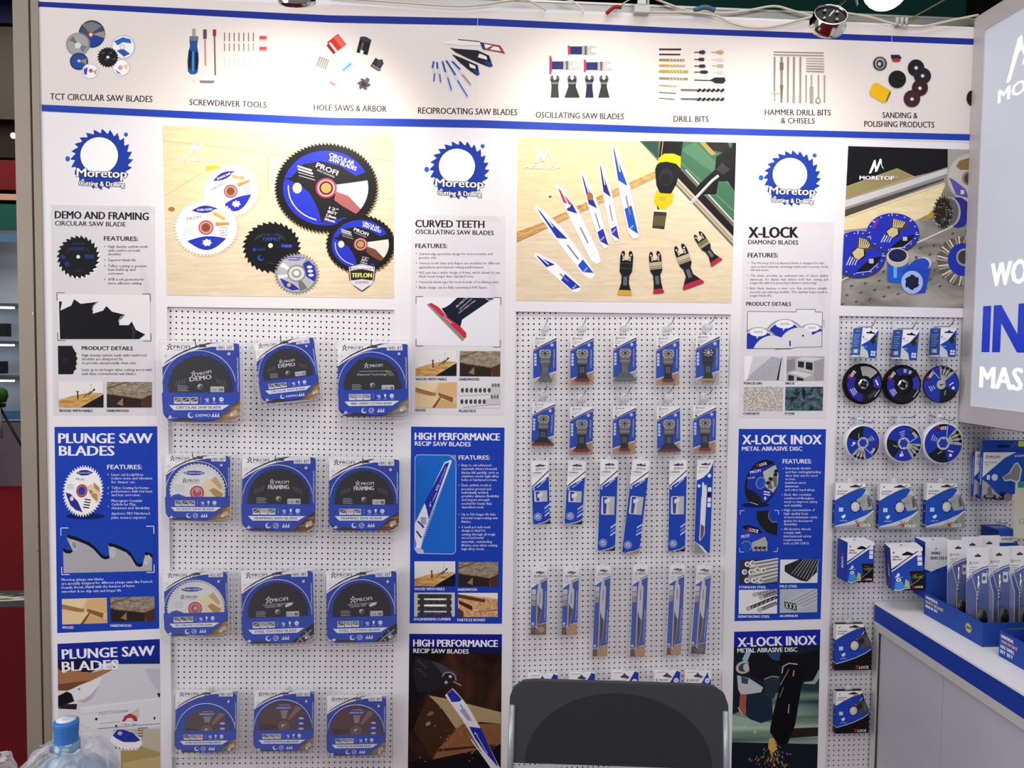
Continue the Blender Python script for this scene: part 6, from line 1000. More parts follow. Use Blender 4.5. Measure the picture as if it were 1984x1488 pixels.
SL = [((1028.8, 893.5), (1062, 892), 3.72, 'carbide', 'k', 0, 'short blue and white carbide blade sleeve, leftmost in the sleeve row', 0),
 ((1101.6, 892.3), (1135.3, 892.3), 3.66, 'carbide', 'k', 0, 'short blue and white carbide blade sleeve, second in the sleeve row', .05),
 ((1164, 890), (1197.8, 891), 5.22, 'carbide', 'k', 0, 'long blue carbide blade sleeve with a black bottom corner, left of the three long ones', -.01),
 ((1226.2, 891), (1259.5, 892.2), 5.4, 'carbide', 'r', 0, 'long leaning blue carbide blade sleeve with an orange bottom corner', .065),
 ((1297.8, 891), (1331, 891), 5.3, 'carbide', 'k', 0, 'long blue carbide blade sleeve beside the leaning metal blade card', 0),
 ((1351.5, 891), (1382.6, 890), 5.75, 'recip2', 'k', 0, 'leaning blue blade card with a printed silver blade, right end of the sleeve row', .05),
 ((1030.6, 1101), (1061, 1101), 4.3, 'window', 'd', 0, 'short blade blister with a visible blade, leftmost in the lower row', 0),
 ((1092, 1101), (1122.4, 1101), 4.28, 'window', 'r', 0, 'short blade blister with a visible blade, second in the lower row', .01),
 ((1154.6, 1097.7), (1183.6, 1097.7), 6.05, 'window', 'r', 0, 'long blade blister, leftmost of the four long ones in the lower row', .015),
 ((1226.9, 1096.6), (1256, 1096.6), 6.05, 'window', 'r', 0, 'long blade blister, second of the four long ones in the lower row', .01),
 ((1298.3, 1095.5), (1327, 1095.5), 6.05, 'window', 'r', 0, 'long blade blister, third of the four long ones in the lower row', .015),
 ((1350.4, 1096.6), (1379.2, 1096.6), 5.9, 'window', 'k', 0, 'leaning long blade blister with a grey metal picture, right end of the lower row', .045)]
for i, (tl, tr, H, kind, wd, _, lb, ln) in enumerate(SL):
    p = sleeve(tl, tr, H, kind, lb, 'blade_sleeve' if kind != 'window' else 'blade_blister_pack', wd, 'reciprocating blade sleeves' if i < 6 else 'reciprocating blade blisters', ln)
    h = hook(0, 0, .06, -PT, 'wire hook carrying the %s narrow pack of the %s sleeve row' % (('first', 'second', 'third', 'fourth', 'fifth', 'sixth')[i % 6], ('upper', 'lower')[i//6]), .01); h.location = (p.x, PT, p.z)
# row of wide cards half hidden behind the chair
for i, (x0, x1, y, lb) in enumerate(((1023.4, 1081, 1305.4, 'left end'), (1102.7, 1153, 1303, 'second from the left'), (1185, 1237.5, 1300, 'middle one'), (1268.5, 1318, 1299, 'second from the right'), (1327.8, 1378.6, 1299, 'right end'))):
    D = .024; c, ang, U = px_frame((x0, y), (x1, y+.5), D); e = empty('blade_card', c, 'white and blue blade card half hidden behind the chair back, %s' % lb, 'blade pack', 'blade cards behind the chair', (0, -ang, 0))
    mb = MB(); T = lambda p: ((p[0]-.5)*U, p[1]*U); slab(mb, [T(p) for p in rounded(0, 0, 1, 1.7, .05, 3)], 0, .004, WHITE); a = Art(local_fn); a.mb = mb; a.T = T
    a.poly([(.86, 0), (1, .05), (1, 1.65), (0, 1.65), (0, 1.0), (.6, .5)] if i < 4 else [(.86, .05), (.92, .3), (1, .35), (1, 1.65), (0, 1.65), (0, 1.0), (.6, .55)], '2440a0'); a.poly([(.33, .2), (.42, .15), (.47, .06), (.55, .15), (.68, .22), (.6, .26), (.36, .25)], '4a4a50'); figure_logo(a, .1, .38, .12, '3a3c48'); a.text('PROFI', .2, .42, .52, .085, '3a3c48', b=.02)
    a.line([(.08, .07), (.4, .06)], .02, '8c8e9c'); a.ell(.86, .38, .1, .1, 'dcdfee', 14); a.text('50', .81, .41, .91, .06, '3a4a90'); a.rect(.1, .9, .5, 1.4, 'd9dae0'); mb.build('card', e)
    mb = MB(); mb.lathe([(.0002, 0), (.1*U, 0), (.1*U, .0006), (.0002, .0006)], Matrix.Translation((0, .001, .02*U)) @ Matrix.Rotation(pi/2, 4, 'X'), FR(), 14); mb.build('hang_tab', e)
    h = hook(0, 0, .06, -PT, 'wire hook holding the half hidden blade card, %s' % lb, .012); h.location = (c.x, PT, c.z-.18*U)
# ------------------------------------------------------------------ boxes on the right pegboard
def carton(tl, tr, H, t, d, label, name, grp, front, side=None, yaw=0.0, top=None, outline=None, body='1d3590', tilt=None):
    c, ang, U = px_frame(tl, tr, d); ang = ang if tilt is None else tilt
    e = empty(name, c, label, 'box', grp, (0, -ang, yaw)); T = lambda p: ((p[0]-.5)*U, p[1]*U)
    mb = MB(); o = outline or [(0, 0), (1, 0), (1, H), (0, H)]; slab(mb, [T(p) for p in o], 0, t, body); a = Art(local_fn); a.mb = mb; a.T = T; front(a, U, H); mb.build('carton', e)
    if side: mb = MB(); s = Art(lambda x, y, k: Vector((-U/2-.0002-k, t*(1-x), -y*U))); s.mb = mb; side(s, U, H); mb.build('side_print', e)
    if top: mb = MB(); s = Art(lambda x, y, k: Vector(((x-.5)*U, t*(1-y), .0002+k))); s.mb = mb; top(s, U, H); mb.build('top_print', e)
    return e, c, U, ang
def f_small(a, U, H):
    a.rect(0, 0, 1, H, '2348a6'); a.poly([(0, 0), (1, .0), (.93, .12), (.5, .68), (0, 1.0)], WHITE); a.poly([(0, 1.0), (.45, 1.35), (.55, H), (0, H)], 'c5cac8'); a.poly([(.5, .7), (.85, .35), (1, .5), (.75, .95)], '1e2a30'); a.poly([(.8, .6), (1, .3), (1, .8)], '4c6a48')
    euro(a, 0, 0, 0) if 0 else a.poly([(.25, .22), (.45, .19), (.5, .12), (.58, .12), (.62, .19), (.8, .22), (.8, .29), (.25, .29)], '1b1c22'); a.poly([(.05, .55), (.12, .42), (.15, .5), (.1, .58)], '3a3c48'); [a.line([(.1, .6+i*.08), (.42-i*.08, .6+i*.08)], .02, '9a6a72') for i in range(2)]
    a.text('XLOCK', .12, 1.12, .38, .06, 'dfe3f4', b=.02, res=1); [a.rect(.66+.15*(i % 2), 1.3+.16*(i//2), .78+.15*(i % 2), 1.42+.16*(i//2), 'dfe3f0') for i in range(4)]; a.line([(0, .99), (.5, .66), (.97, .05)], .03, WHITE)
def s_small(s, U, H):
    s.rect(0, 0, 1, H, '2b55a4'); s.text('XLOCK', .35, .2, .7, .08, 'dfe3f4', b=.02, res=1); [s.line([(.12, .4+i*.13), (.8-.1*(i % 3), .4+i*.13)], .05, '7da0d4') for i in range(6)]; s.rect(.2, 1.25, .75, 1.5, '9ab0cc'); s.ell(.5, 1.37, .14, .1, 'dfe4ea', 12); s.rect(.05, H-.1, .95, H, 'dfe3ea')
for i, (tl, tr, lb) in enumerate((((1671.3, 635.5), (1702.7, 638.2), 'left'), ((1749.7, 638.7), (1781.5, 641.3), 'middle'), ((1822.9, 635.5), (1853.9, 636.3), 'right'))):
    e, c, U, ang = carton(tl, tr, 1.72, .052, .068, 'small blue and white disc box, %s of the three at the top' % lb, 'disc_carton', 'small cartons at the top of the right pegboard', f_small, s_small)
    h = hook(0, 0, .085, -PT, 'wire hook above the small disc box, %s one' % lb, .02); h.location = (c.x+.002, PT, c.z+.006)
# ---- abrasive discs
def disc_label(a, R, kind, rot=0):
    def A0(r, t): t = radians(t+rot); return (R*r*cos(t), R*r*sin(t))
    seg = lambda r0, r1, t0, t1, c: a.poly([A0(r0, t0+(t1-t0)*i/8) for i in range(9)]+[A0(r1, t1-(t1-t0)*i/8) for i in range(9)], c)
    if kind == 'flap': seg(.5, .86, 95, 215, '2a2c96'); seg(.45, .84, -30, 15, '3436a4'); seg(.5, .84, 215, 252, '17171c'); seg(.4, .86, 255, 318, 'a9aaa6'); seg(.5, .86, 15, 95, '1b1c24'); [a.line([A0(.55+.1*i, 130), A0(.55+.1*i, 160)], R*.05, 'b9bce8') for i in range(3)]; seg(.6, .75, 30, 70, '3c4048'); a.line([A0(.82, 20), A0(.82, 50)], R*.03, 'dcdce4'); a.line([A0(.6, -20), A0(.7, 5)], R*.08, 'd9dcf2')
    elif kind == 'flap2': seg(.5, .86, 130, 290, '2a2c96'); seg(.5, .84, -35, 20, '3436a4'); seg(.5, .84, 205, 240, '17171c'); seg(.5, .86, 20, 130, '1b1c24'); a.poly([A0(.8, 268), A0(.8, 280), A0(.62, 280), A0(.62, 268)], 'b9bcc8'); a.poly([A0(.8, 290), A0(.8, 302), A0(.62, 302), A0(.62, 290)], 'b9bcc8'); [a.line([A0(.55+.1*i, 130), A0(.55+.1*i, 160)], R*.05, 'b9bce8') for i in range(3)]; a.line([A0(.82, 20), A0(.82, 50)], R*.03, 'dcdce4')
    else:
        a.ell(0, 0, R*.96, R*.96, '2436a4', 44); seg(.2, .96, 25, 95, '1a2028'); seg(.2, .96, 262, 318, 'a5a6a4'); seg(.68, .96, 196, 232, '15151b')
        for t in (275, 290, 305): a.line([A0(.5, t), A0(.9, t+2)], R*.12, '3a3a3e'); a.line([A0(.52, t+3), A0(.86, t+4)], R*.04, 'd0d0d2'); a.ell(*A0(.9, t), R*.1, R*.09, '1c1c20', 10)
        [a.line([A0(.4+.12*i, 145), A0(.45+.12*i, 172)], R*.05, 'aab2e6') for i in range(3)]; a.line([A0(.35, 250), A0(.9, 235)], R*.03, 'd9dcf2'); a.rect(*(A0(.62, 10) if rot == 0 else A0(.62, 10)), *[v+R*.14 for v in A0(.62, 10)], 'e4e6f2'); a.line([A0(.45, 5), A0(.7, -10)], R*.06, 'd9dcf2'); a.line([A0(.4, 50), A0(.6, 70)], R*.06, '8c9098')
    p, q = A0(.78, 207), A0(.78, 226)
    a.text('X', *A0(.72, 198), A0(.72, 208)[0]+R*.02, R*.2, 'c23440', A0(.72, 208)[1]-R*.05, b=.05); r0, r1 = A0(.7, 209), A0(.72, 234); a.text('LOCK', *r0, r1[0], R*.16, 'ececf2', r1[1], b=.04)
def disc(cx, cy, rpx, d, kind, label, rot=0):
    c = P(cx, cy, d); R = rpx*(P(cx+1, cy, d)-P(cx, cy, d)).length; e = empty('abrasive_disc' if kind != 'tin' else 'disc_tin', c, label, 'disc' if kind != 'tin' else 'tin', 'discs on the right pegboard', (0, 0, 0))
    M = Matrix.Rotation(-pi/2, 4, 'X'); mb = MB(); a = Art(local_fn); a.mb = mb
    if kind in ('flap', 'flap2'):
        b = MB(); n = 36                           # overlapping abrasive flaps round the rim
        for i in range(n):
            t, u = 2*pi*i/n, 2*pi*(i+1.25)/n
            q = [(R*.66*cos(t), R*.66*sin(t), .004), (R*cos(t), R*sin(t), .004), (R*cos(u), R*sin(u), .0075), (R*.66*cos(u), R*.66*sin(u), .0075)]
            b.hexa([Vector((x, y, -z)) for x, y, z in q], [Vector((x, y+.009, -z)) for x, y, z in q], '1c1a1e') if 0 else b.hexa([Vector((x, z, -y)) for x, y, z in q], [Vector((x, z+.006, -y)) for x, y, z in q], mat('1d1b1e', .9))
        b.build('abrasive_flaps', e)
        mb.lathe([(R*.2, .001), (R*.5, .001), (R*.52, -.003), (R*.88, -.003), (R*.9, -.0), (R*.9, .012), (R*.2, .012)], M, mat('17171b', .5), 40, False, False); a.k[0] = 450; disc_label(a, R, kind, rot)
        mb.build('disc_body', e); g = MB(); g.lathe([(R*.14, -.001), (R*.26, -.001), (R*.27, .002), (R*.27, .01), (R*.12, .01), (R*.12, .0)], M, metal('c9c9cc', .25), 28, True, False)
        for k in range(4): t = k*pi/2+.5; g.lathe([(.0001, -.0012), (R*.07, -.0012), (R*.07, .004)], Matrix.Translation((R*.13*cos(t), 0, R*.13*sin(t))) @ M, '121216', 10, False, False)
        g.build('lock_hub', e)
    elif kind == 'thin':
        mb.lathe([(R*.1, 0), (R, 0), (R, .003), (R*.1, .003)], M, mat('1d1c20', .85), 44, False, False); disc_label(a, R, 'x', 0); a.ell(0, 0, R*.26, R*.26, '9c9c90', 20); a.ell(0, 0, R*.24, R*.24, 'b5b5aa', 20); a.ell(-R*.02, R*.02, R*.05, R*.05, '1c1c20', 10); mb.build('disc_body', e)
    else:
        b = MB(); b.lathe([(R*.97, -.001), (R*1.03, 0), (R*1.04, .003), (R*1.0, .006), (R*1.03, .011), (R*1.0, .016), (R*1.02, .021), (R*.9, .022), (.0002, .022)], M, clear_plastic('tin_rim_plastic', .75, .2), 40, True, False); b.build('tin_body', e)
        mb.lathe([(.0002, 0), (R*.97, 0), (R*.97, .002), (.0002, .002)], M, mat('2436a4', .35), 40, False, False); disc_label(a, R*.99, 'x', rot); a.ell(0, 0, R*.33, R*.33, 'b5b6ba', 24); a.saw(0, 0, R*.26, R*.26, '2a3ca8', 6, .2, rot); mb.build('front_label', e)
        b = MB(); b.lathe([(.0002, 0), (.011, 0), (.011, .001), (.0002, .001)], Matrix.Translation((-R*.1, .012, R*1.25)) @ M, FR(), 20); b.box(-R*.1-.008, -R*.1+.008, .012, .013, R*.98, R*1.1, FR()); b.build('hang_tab', e)
    return c, R
for i, (cx, cy, r, d, kind, lb, rot) in enumerate(((1673.6, 744, 38.5, .03, 'flap', 'black flap disc with a grey label segment, leftmost disc', 0), (1749.7, 745.6, 37, .03, 'flap2', 'black flap disc with two grey label squares, middle disc', 0), (1823.6, 745, 34.8, .03, 'thin', 'thin blue and black cutting disc partly beside the light box', 0),
        (1672, 858, 32.5, .05, 'tin', 'round tin of cutting discs, label upside down, leftmost tin', 175), (1751, 859, 34.5, .05, 'tin', 'round tin of cutting discs turned on its side, middle tin', 100), (1827.5, 859, 37.5, .055, 'tin', 'round tin of cutting discs with upright lettering, rightmost tin', 48))):
    c, R = disc(cx, cy, r, d, kind, lb, rot if kind == 'tin' else 0)
    if i > 2: h = hook(0, 0, .115, -PT, 'long wire hook above the round tin, %s one' % ('left', 'middle', 'right')[i-3], .01, None, (.006, -.008, .006)[i-3]); h.location = (c.x-.008, PT, c.z+R+.018)
    else: h = hook(0, 0, .05, -PT, 'wire hook through the disc hole, %s disc' % ('left', 'middle', 'right')[i], .005); h.location = (c.x, PT, c.z)
# ---- diamond blade cards
def f_diamond(dark):
    def f(a, U, H):
        o = [(0, 0), (.76, 0), (.78, .06), (.84, .28), (.94, .45), (1, .68), (1, H), (0, H)]
        a.poly([(0, H*.97), (0, H), (1, H), (1, .7), (.72, .95), (.4, 1.04)], '15161b' if dark else '8f9a8e')
        if not dark: [a.ell(.5+random.random()*.48, .93+random.random()*.15, .015, .012, random.choice(('b5a088', '5c6a60', 'c4c8c0', '8a5a50')), 6) for _ in range(50)]
        a.poly([(0, 0), (.76, 0), (.77, .08), (.6, .12), (.4, .2), (.2, .3), (0, .42)], WHITE); a.poly([(0, .42), (.2, .3), (.4, .2), (.6, .12), (.77, .14), (.76, .2), (.68, .32), (.86, .3), (.96, .5), (1, .66), (.82, .8), (.55, .92), (.3, 1.0), (0, 1.07)], '2450b8' if not dark else '2444ae')
        a.line([(0, .43), (.2, .31), (.4, .21), (.6, .135), (.78, .1)], .018, '5a5a50'); a.line([(.78, .2), (.68, .34), (.55, .42)], .018, 'e3e6f2'); a.line([(.98, .68), (.82, .79), (.55, .91), (.3, .99), (.02, 1.06)], .015, 'e3e6f2')
        a.poly([(.55, .42), (.75, .26), (.8, .27), (.92, .46), (.97, .64), (.72, .68)], '4a4a4c' if dark else 'a3aaa4'); a.poly([(.8, .33), (.88, .4), (.93, .55), (.85, .6)], '6c5a52'); a.poly([(.62, .44), (.74, .36), (.78, .48), (.68, .56)], '26262a' if dark else '8fa098')
        a.saw(.52, .58, .15, .17, '1a1f66', 8, .2); a.ell(.52, .58, .11, .125, 'c9c8c0', 20); a.ell(.5, .56, .06, .07, 'dbdad3', 14); a.rect(.1, .6, .21, .7, 'c9d3ee'); a.poly([(.16, .82), (.26, .76), (.28, .82), (.22, .88)], 'e3e6f2'); a.text('DIAMOND', .14, .94, .32, .03, 'c9d3ee', res=1)
        euro(a, 0, 0, 0) if 0 else a.poly([(.36, .075), (.44, .055), (.48, .03), (.54, .03), (.58, .055), (.64, .075), (.64, .1), (.36, .1)], '3c3a36')
        a.poly([(.08, .1), (.11, .05), (.12, .08), (.1, .11)], '3a3c48'); a.text('DIAMOND', .05, .21, .31, .035, '2c2d36', b=.04); a.text('BLADE', .05, .27, .24, .035, '2c2d36', b=.04)
        a.text('X', .56, H-.03, .66, .1, 'b8323c', b=.06); a.text('LOCK', .67, H-.035, .93, .075, 'f0f0f2', b=.03)
    return f
def s_diamond(dark):
    def s_(s, U, H): s.rect(0, .0, 1, .42, 'c9cad0'); s.rect(0, .42, 1, 1.03, '1c2f8c'); s.rect(0, 1.03, 1, H, '23242a' if dark else '55584f'); s.line([(0, 1.03), (1, 1.03)], .015, 'dfe1ea'); [s.line([(.3, .5+i*.2), (.7, .5+i*.2)], .03, '8ca0dc') for i in range(2)]
    return s_
DO = [(0, 0), (.76, 0), (.78, .06), (.84, .28), (.94, .45), (1, .68), (1, 1.11), (0, 1.11)]
for i, (x0, x1, y0, y1, dk, lb) in enumerate(((1619, 1695, 937.5, 935.5, 0, 'leftmost of the row of three'), (1705, 1781.5, 937.5, 936.5, 0, 'middle of the row of three'), (1796, 1872, 937, 935.5, 0, 'rightmost of the row of three'), (1620, 1691, 1209, 1209, 1, 'left of the counter, upper one'), (1620.5, 1686, 1340.5, 1337, 1, 'left of the counter, lower one'))):
    e, c, U, ang = carton((x0, y0), (x1, y1), 1.11 if i < 3 else 1.24, .016, .036, '%s blue and white X-LOCK diamond blade card, %s' % ('black cornered' if dk else 'grey cornered', lb), 'diamond_blade_card', 'diamond blade cards', f_diamond(dk), s_diamond(dk), outline=DO if i < 3 else [(x, y if y < 1 else 1.2) for x, y in DO], body='c9cacf' if not dk else '17181d', tilt=0)
    mb = MB(); mb.lathe([(.0002, 0), (.012, 0), (.012, .0006), (.0002, .0006)], Matrix.Translation((-.1*U, .008, .03*U)) @ Matrix.Rotation(pi/2, 4, 'X'), FR(), 14); mb.build('hang_tab', e)
    h = hook(0, 0, .07, -PT, 'wire hook carrying the diamond blade card, %s' % lb, .012); h.location = (c.x+.0*U, PT, c.z-.075*U)
# ---- wire brush cartons
def f_brush(big):
    def f(a, U, H):
        a.rect(0, 0, 1, H, '2348ae'); a.poly([(0, 0), (1, 0), (1, .1), (.0, .72)], WHITE); a.line([(0, .71), (.85, .12)], .03, '262a54'); a.line([(0, .78), (.85, .2)], .035, 'e6e8f2')
        a.poly([(.06, .17), (.12, .1), (.13, .15), (.09, .18)], '3a3c48'); a.text('WIRE', .06, .32, .27, .06, '2c2d36', b=.05); a.text('BRUSH', .06, .41, .34, .06, '2c2d36', b=.05)
        a.poly([(.36, .2), (.46, .15), (.52, .12), (.6, .15), (.7, .2), (.68, .25), (.36, .25)], '15161b'); [a.rect(.82, .15+i*.16, .96, .28+i*.16, 'e3e6f2') for i in range(3)]
        a.poly([(.55, .78), (1, .78), (1, H), (.3, H), (.1, H-.02), (.62, 1.2)], '151318'); a.poly([(.58, .82), (.98, .82), (.98, 1.05), (.66, 1.1)], '241a14'); [a.line([(.6+random.random()*.36, .84+random.random()*.2), (.62+random.random()*.36, .86+random.random()*.2)], .012, '6a8a3a' if i % 2 else '8a6a4a') for i in range(16)]
        a.line([(.5, H-.12), (.8, 1.1), (.98, .92)], .018, 'a39a8a'); a.poly([(.1, .98), (.2, .82), (.26, .9), (.2, .96)], 'dfe3f0'); a.text('DIAMOND', .08, 1.0, .34, .04, 'b9c6ee', res=1)
        a.poly([(.05, H-.05), (.1, H-.3), (.2, H-.38), (.32, H-.3), (.38, H-.08), (.2, H-.02)], '3f8ad6'); a.ell(.2, H-.36, .08, .06, 'e8e6ea', 12); a.ell(.2, H-.36, .04, .025, '8c3a44', 8); a.poly([(.36, H-.1), (.42, H-.38), (.52, H-.3), (.54, H-.1)], 'a9bc8c'); a.line([(.04, H-.03), (.2, H), (.38, H-.06), (.55, H-.08)], .025, 'e6e6ea')
        a.text('X', .62, H-.06, .7, .09, 'b8323c', b=.06); a.text('LOCK', .72, H-.07, .95, .07, 'f0f0f2', b=.03)
    return f
def s_brush(s, U, H):
    s.rect(0, 0, 1, H, '1f3a9e'); v, f = glyphs('LOCK', .04, 2); s.k[0] += 1; s.mb.add([s.fn(.45+q*.18, .62+r*.42, s.k[0]*s.eps) for r, q in v], f, 'e8e8f0'); v, f = glyphs('X', .06, 2); s.mb.add([s.fn(.42+q*.24, .46+r*.13, s.k[0]*s.eps) for r, q in v], f, 'b8323c')
def t_brush(s, U, H): s.rect(0, 0, 1, 1, 'e6e6ea'); s.poly([(.4, .5), (.48, .3), (.5, .42), (.46, .55)], '3a3c48'); s.line([(.3, .68), (.66, .62)], .02, '6a6c78')
carton((1642.5, 1051.5), (1694.3, 1050.5), 1.46, .06, .085, 'blue and white wire brush carton hanging square, left one', 'wire_brush_carton', 'wire brush cartons', f_brush(0), s_brush, 0, t_brush, tilt=0)
carton((1728, 1066), (1784, 1057), 1.42, .062, .105, 'blue and white wire brush carton turned askew, middle one', 'wire_brush_carton', 'wire brush cartons', f_brush(0), s_brush, radians(-14), t_brush, tilt=radians(5))
def f_big(a, U, H):
    a.rect(0, 0, 1, H, '2140a2'); a.poly([(0, 0), (1, 0), (1, .6), (.7, .8), (.2, .98), (0, .9)], 'e2e2e6'); a.text('WIRE', .2, .42, .52, .1, '2c2d36', b=.05); a.text('BRUSH', .2, .58, .72, .1, '2c2d36', b=.05); a.line([(.2, 1.0), (.95, .62)], .02, 'dfe1ea'); a.poly([(.32, .26), (.38, .18), (.38, .24)], '3a3c48'); a.ell(.85, .22, .08, .05, '1a1a1e'); a.ell(.5, 1.35, .16, .14, '2c66b8'); a.ell(.5, 1.35, .1, .09, '1c3a8c')
carton((1794, 1050.5), (1850, 1050.5), 1.9, .06, .105, 'tall blue and white wire brush carton behind the arbor display tray', 'wire_brush_carton', 'wire brush cartons', f_big, s_brush, radians(-3), t_brush, tilt=0)
for i, (x, y, dd) in enumerate(((1668, 1047, .03), (1757, 1050, .05), (1815, 1048, .04))):
    h = hook(0, 0, .05, -PT, 'wire hook above the wire brush carton, %s one' % ('left', 'middle', 'right')[i], .01); q = P(x, y, 0); h.location = (q.x, PT, q.z+.002)
# ---- backing pad boxes by the light box
def f_pad(a, U, H):
    a.rect(0, 0, 1, H, '2450b4'); a.poly([(0, 0), (.75, 0), (.5, .12), (.05, .5), (0, .55)], WHITE); figure_logo(a, .08, .1, .07, '2c2d36'); a.text('PROFI', .13, .13, .38, .055, '2c2d36', b=.03); a.text('MULTI SANDING', .04, .24, .32, .03, '3a3c48', res=1); a.text('PADS', .04, .29, .14, .03, '3a3c48', res=1); a.text('#125MM', .72, .1, .98, .045, 'e6e8f2', b=.03)
    a.ell(.28, .55, .075, .075, 'c9d2e6', 20); a.ell(.28, .55, .055, .055, 'dfe3ea', 16); a.rect(.1, .5, .17, .6, 'e6e8f2'); a.poly([(.45, .55), (.6, .45), (.72, .25), (.8, .22), (.9, .38), (.86, .62), (.8, .68), (.66, .62), (.52, .64)], 'd9dce4'); a.poly([(.47, .54), (.62, .46), (.73, .27), (.8, .25), (.87, .39), (.84, .6), (.78, .64), (.66, .59), (.52, .61)], '8b8a86')
    a.poly([(0, .6), (.1, .66), (.36, .92), (.46, H), (0, H)], 'a9aaa8'); a.ell(.18, .97, .15, .055, '2a2c30'); a.ell(.18, .96, .1, .035, '8c8a84'); a.poly([(.12, .8), (.2, .72), (.24, .95), (.14, .95)], '6c6e72'); a.ell(.48, .96, .09, .09, '1e2748', 18); a.ell(.6, .99, .09, .09, '9a8a80', 18); a.rect(.7, .92, .84, 1.06, 'e3e6f2'); a.line([(.36, .92), (.46, H)], .01, 'dfe1ea')
def s_pad(s, U, H): s.rect(0, 0, 1, H, '2346a6'); v, f = glyphs('SANDING PADS', .03, 1); s.k[0] += 1; s.mb.add([s.fn(.3+q*.35, .72-r*.6, s.k[0]*s.eps) for r, q in v], f, 'b9c6ee')
carton((1889.5, 873.5), (1975, 875), 1.0, .012, .035, 'blue sanding pad box on the wall behind a nearer identical box', 'sanding_pad_box', 'sanding pad boxes', f_pad, s_pad, tilt=0)
e, c, U, ang = carton((1905.5, 875.5), (1990, 877), 1.0, .014, .062, 'blue and white sanding pad box in front of its twin, below the light box', 'sanding_pad_box', 'sanding pad boxes', f_pad, s_pad, tilt=0)
mb = MB(); mb.box(-.5*U, .48*U, .006, .008, 0, .26*U, '2148a8'); mb.box(-.14*U, .12*U, .0052, .0059, .1*U, .15*U, '1a1c2c'); mb.box(.32*U, .5*U, .0052, .0059, .12*U, .24*U, 'c9d23a'); mb.build('hanging_header', e)
h = hook(0, 0, .1, -PT, 'wire hook through the blue header of the sanding pad boxes', .02); h.location = (c.x+.0*U, PT, c.z+.13*U)
def f_bb(a, U, H): a.rect(0, 0, 1, H, '1d3f9c'); a.rect(.0, 0, 1, .28, '2250b4'); a.rect(.0, .28, 1, .6, 'e3e3e4'); figure_logo(a, .2, .42, .14, '2c2d36'); a.text('PROFI', .3, .48, .68, .11, '2c2d36', b=.03); a.poly([(.75, .58), (.95, .5), (.98, .6)], '1c2c30')
def t_bb(s, U, H): s.rect(0, 0, 1, 1, '2250b4'); s.text('PROFI', .2, .6, .8, .3, 'c9b4c0', b=.03)
carton((1935.5, 1030), (1973, 1026), 1.3, .08, .1, 'blue box with a white band reading PROFI, above the arbor display tray', 'tool_carton', None, f_bb, lambda s, U, H: s.rect(0, 0, 1, H, '16296e'), 0, t_bb, tilt=0)
h = hook(0, 0, .035, -PT, 'short wire hook behind the blue PROFI box', .008); q = P(1935, 1012, 0); h.location = (q.x, PT, q.z)
carton((1972, 935), (2004, 935), 3.2, .01, .14, 'pale cream card pack at the right edge below the light box', 'card_pack', None, lambda a, U, H: (a.rect(0, 0, 1, H, 'cfcdb8'), a.rect(0, 0, 1, .3, '2a8a8c'), a.text('G', .15, 2.4, .5, .3, 'b59a5a')), None, 0, tilt=0, body='cfcdb8')
h = hook(0, 0, .14, -PT, 'wire hook carrying the pale cream card pack', .01); q = P(1990, 945, .14); h.location = (q.x, PT, q.z)
# ------------------------------------------------------------------ light box standing out from the wall
X0 = 1.547; e = empty('light_box', (X0, 0, 1.328), 'large backlit advertising light box with a pale frame standing out at the right', 'light box')
O = Vector((X0, 0, 1.328)); YE = -.95; mb = MB(); FM = mat('c4bfc0', .4, .1, .4)
def lb(x0, x1, y0, y1, z0, z1, m, b): b.box(x0-O.x, x1-O.x, y0, y1, z0-O.z, z1-O.z, m)
lb(X0, X0+.12, -.051, -.002, 1.328, 2.54, FM, mb); lb(X0, X0+.12, YE, -.051, 1.328, 1.381, FM, mb); lb(X0, X0+.12, YE, -.051, 2.486, 2.54, FM, mb); lb(X0, X0+.12, YE-.05, YE, 1.328, 2.54, FM, mb); mb.build('frame', e)
mb = MB(); lb(X0+.003, X0+.1, YE, -.051, 1.381, 2.486, mat('b9bdc8', .35, 0, .3, 0, 1, 0, .42), mb); mb.build('lit_panel', e)
mb = MB(); lb(X0-.001, X0+.12, YE, -.004, 1.3265, 1.328, '2b2a2c', mb); mb.build('bottom_edge', e)
a = Art(lambda x, y, k: Vector((X0+.0025-k, -x, y))-O, flip=-1)
LW = mat('f8f8fc', .4, 0, .3, 0, 1, 0, .55)
b = a.sub(); b.text('MORETOP', .119, 2.254, .453, .037, LW, b=.05); b.build('lettering', e)
b = a.sub(); b.poly([(.150, 2.302), (.19, 2.41), (.205, 2.415), (.22, 2.35), (.24, 2.33), (.235, 2.37), (.215, 2.38), (.195, 2.37), (.165, 2.302)], LW); b.poly([(.21, 2.33), (.25, 2.44), (.265, 2.44), (.275, 2.36), (.3, 2.31), (.27, 2.34), (.25, 2.41), (.23, 2.34)], LW); b.build('logo', e)
b = a.sub(); b.text('WO', .120, 1.733, .262, .066, LW, b=.05); b.build('lettering', e)
b = a.sub(); b.text('IN', .098, 1.543, .262, .136, mat('2038b8', .4, 0, .3, 0, 1, 0, .35), b=.05); b.build('lettering', e)
b = a.sub(); b.text('MAS', .089, 1.439, .262, .062, LW, b=.05); b.build('lettering', e)
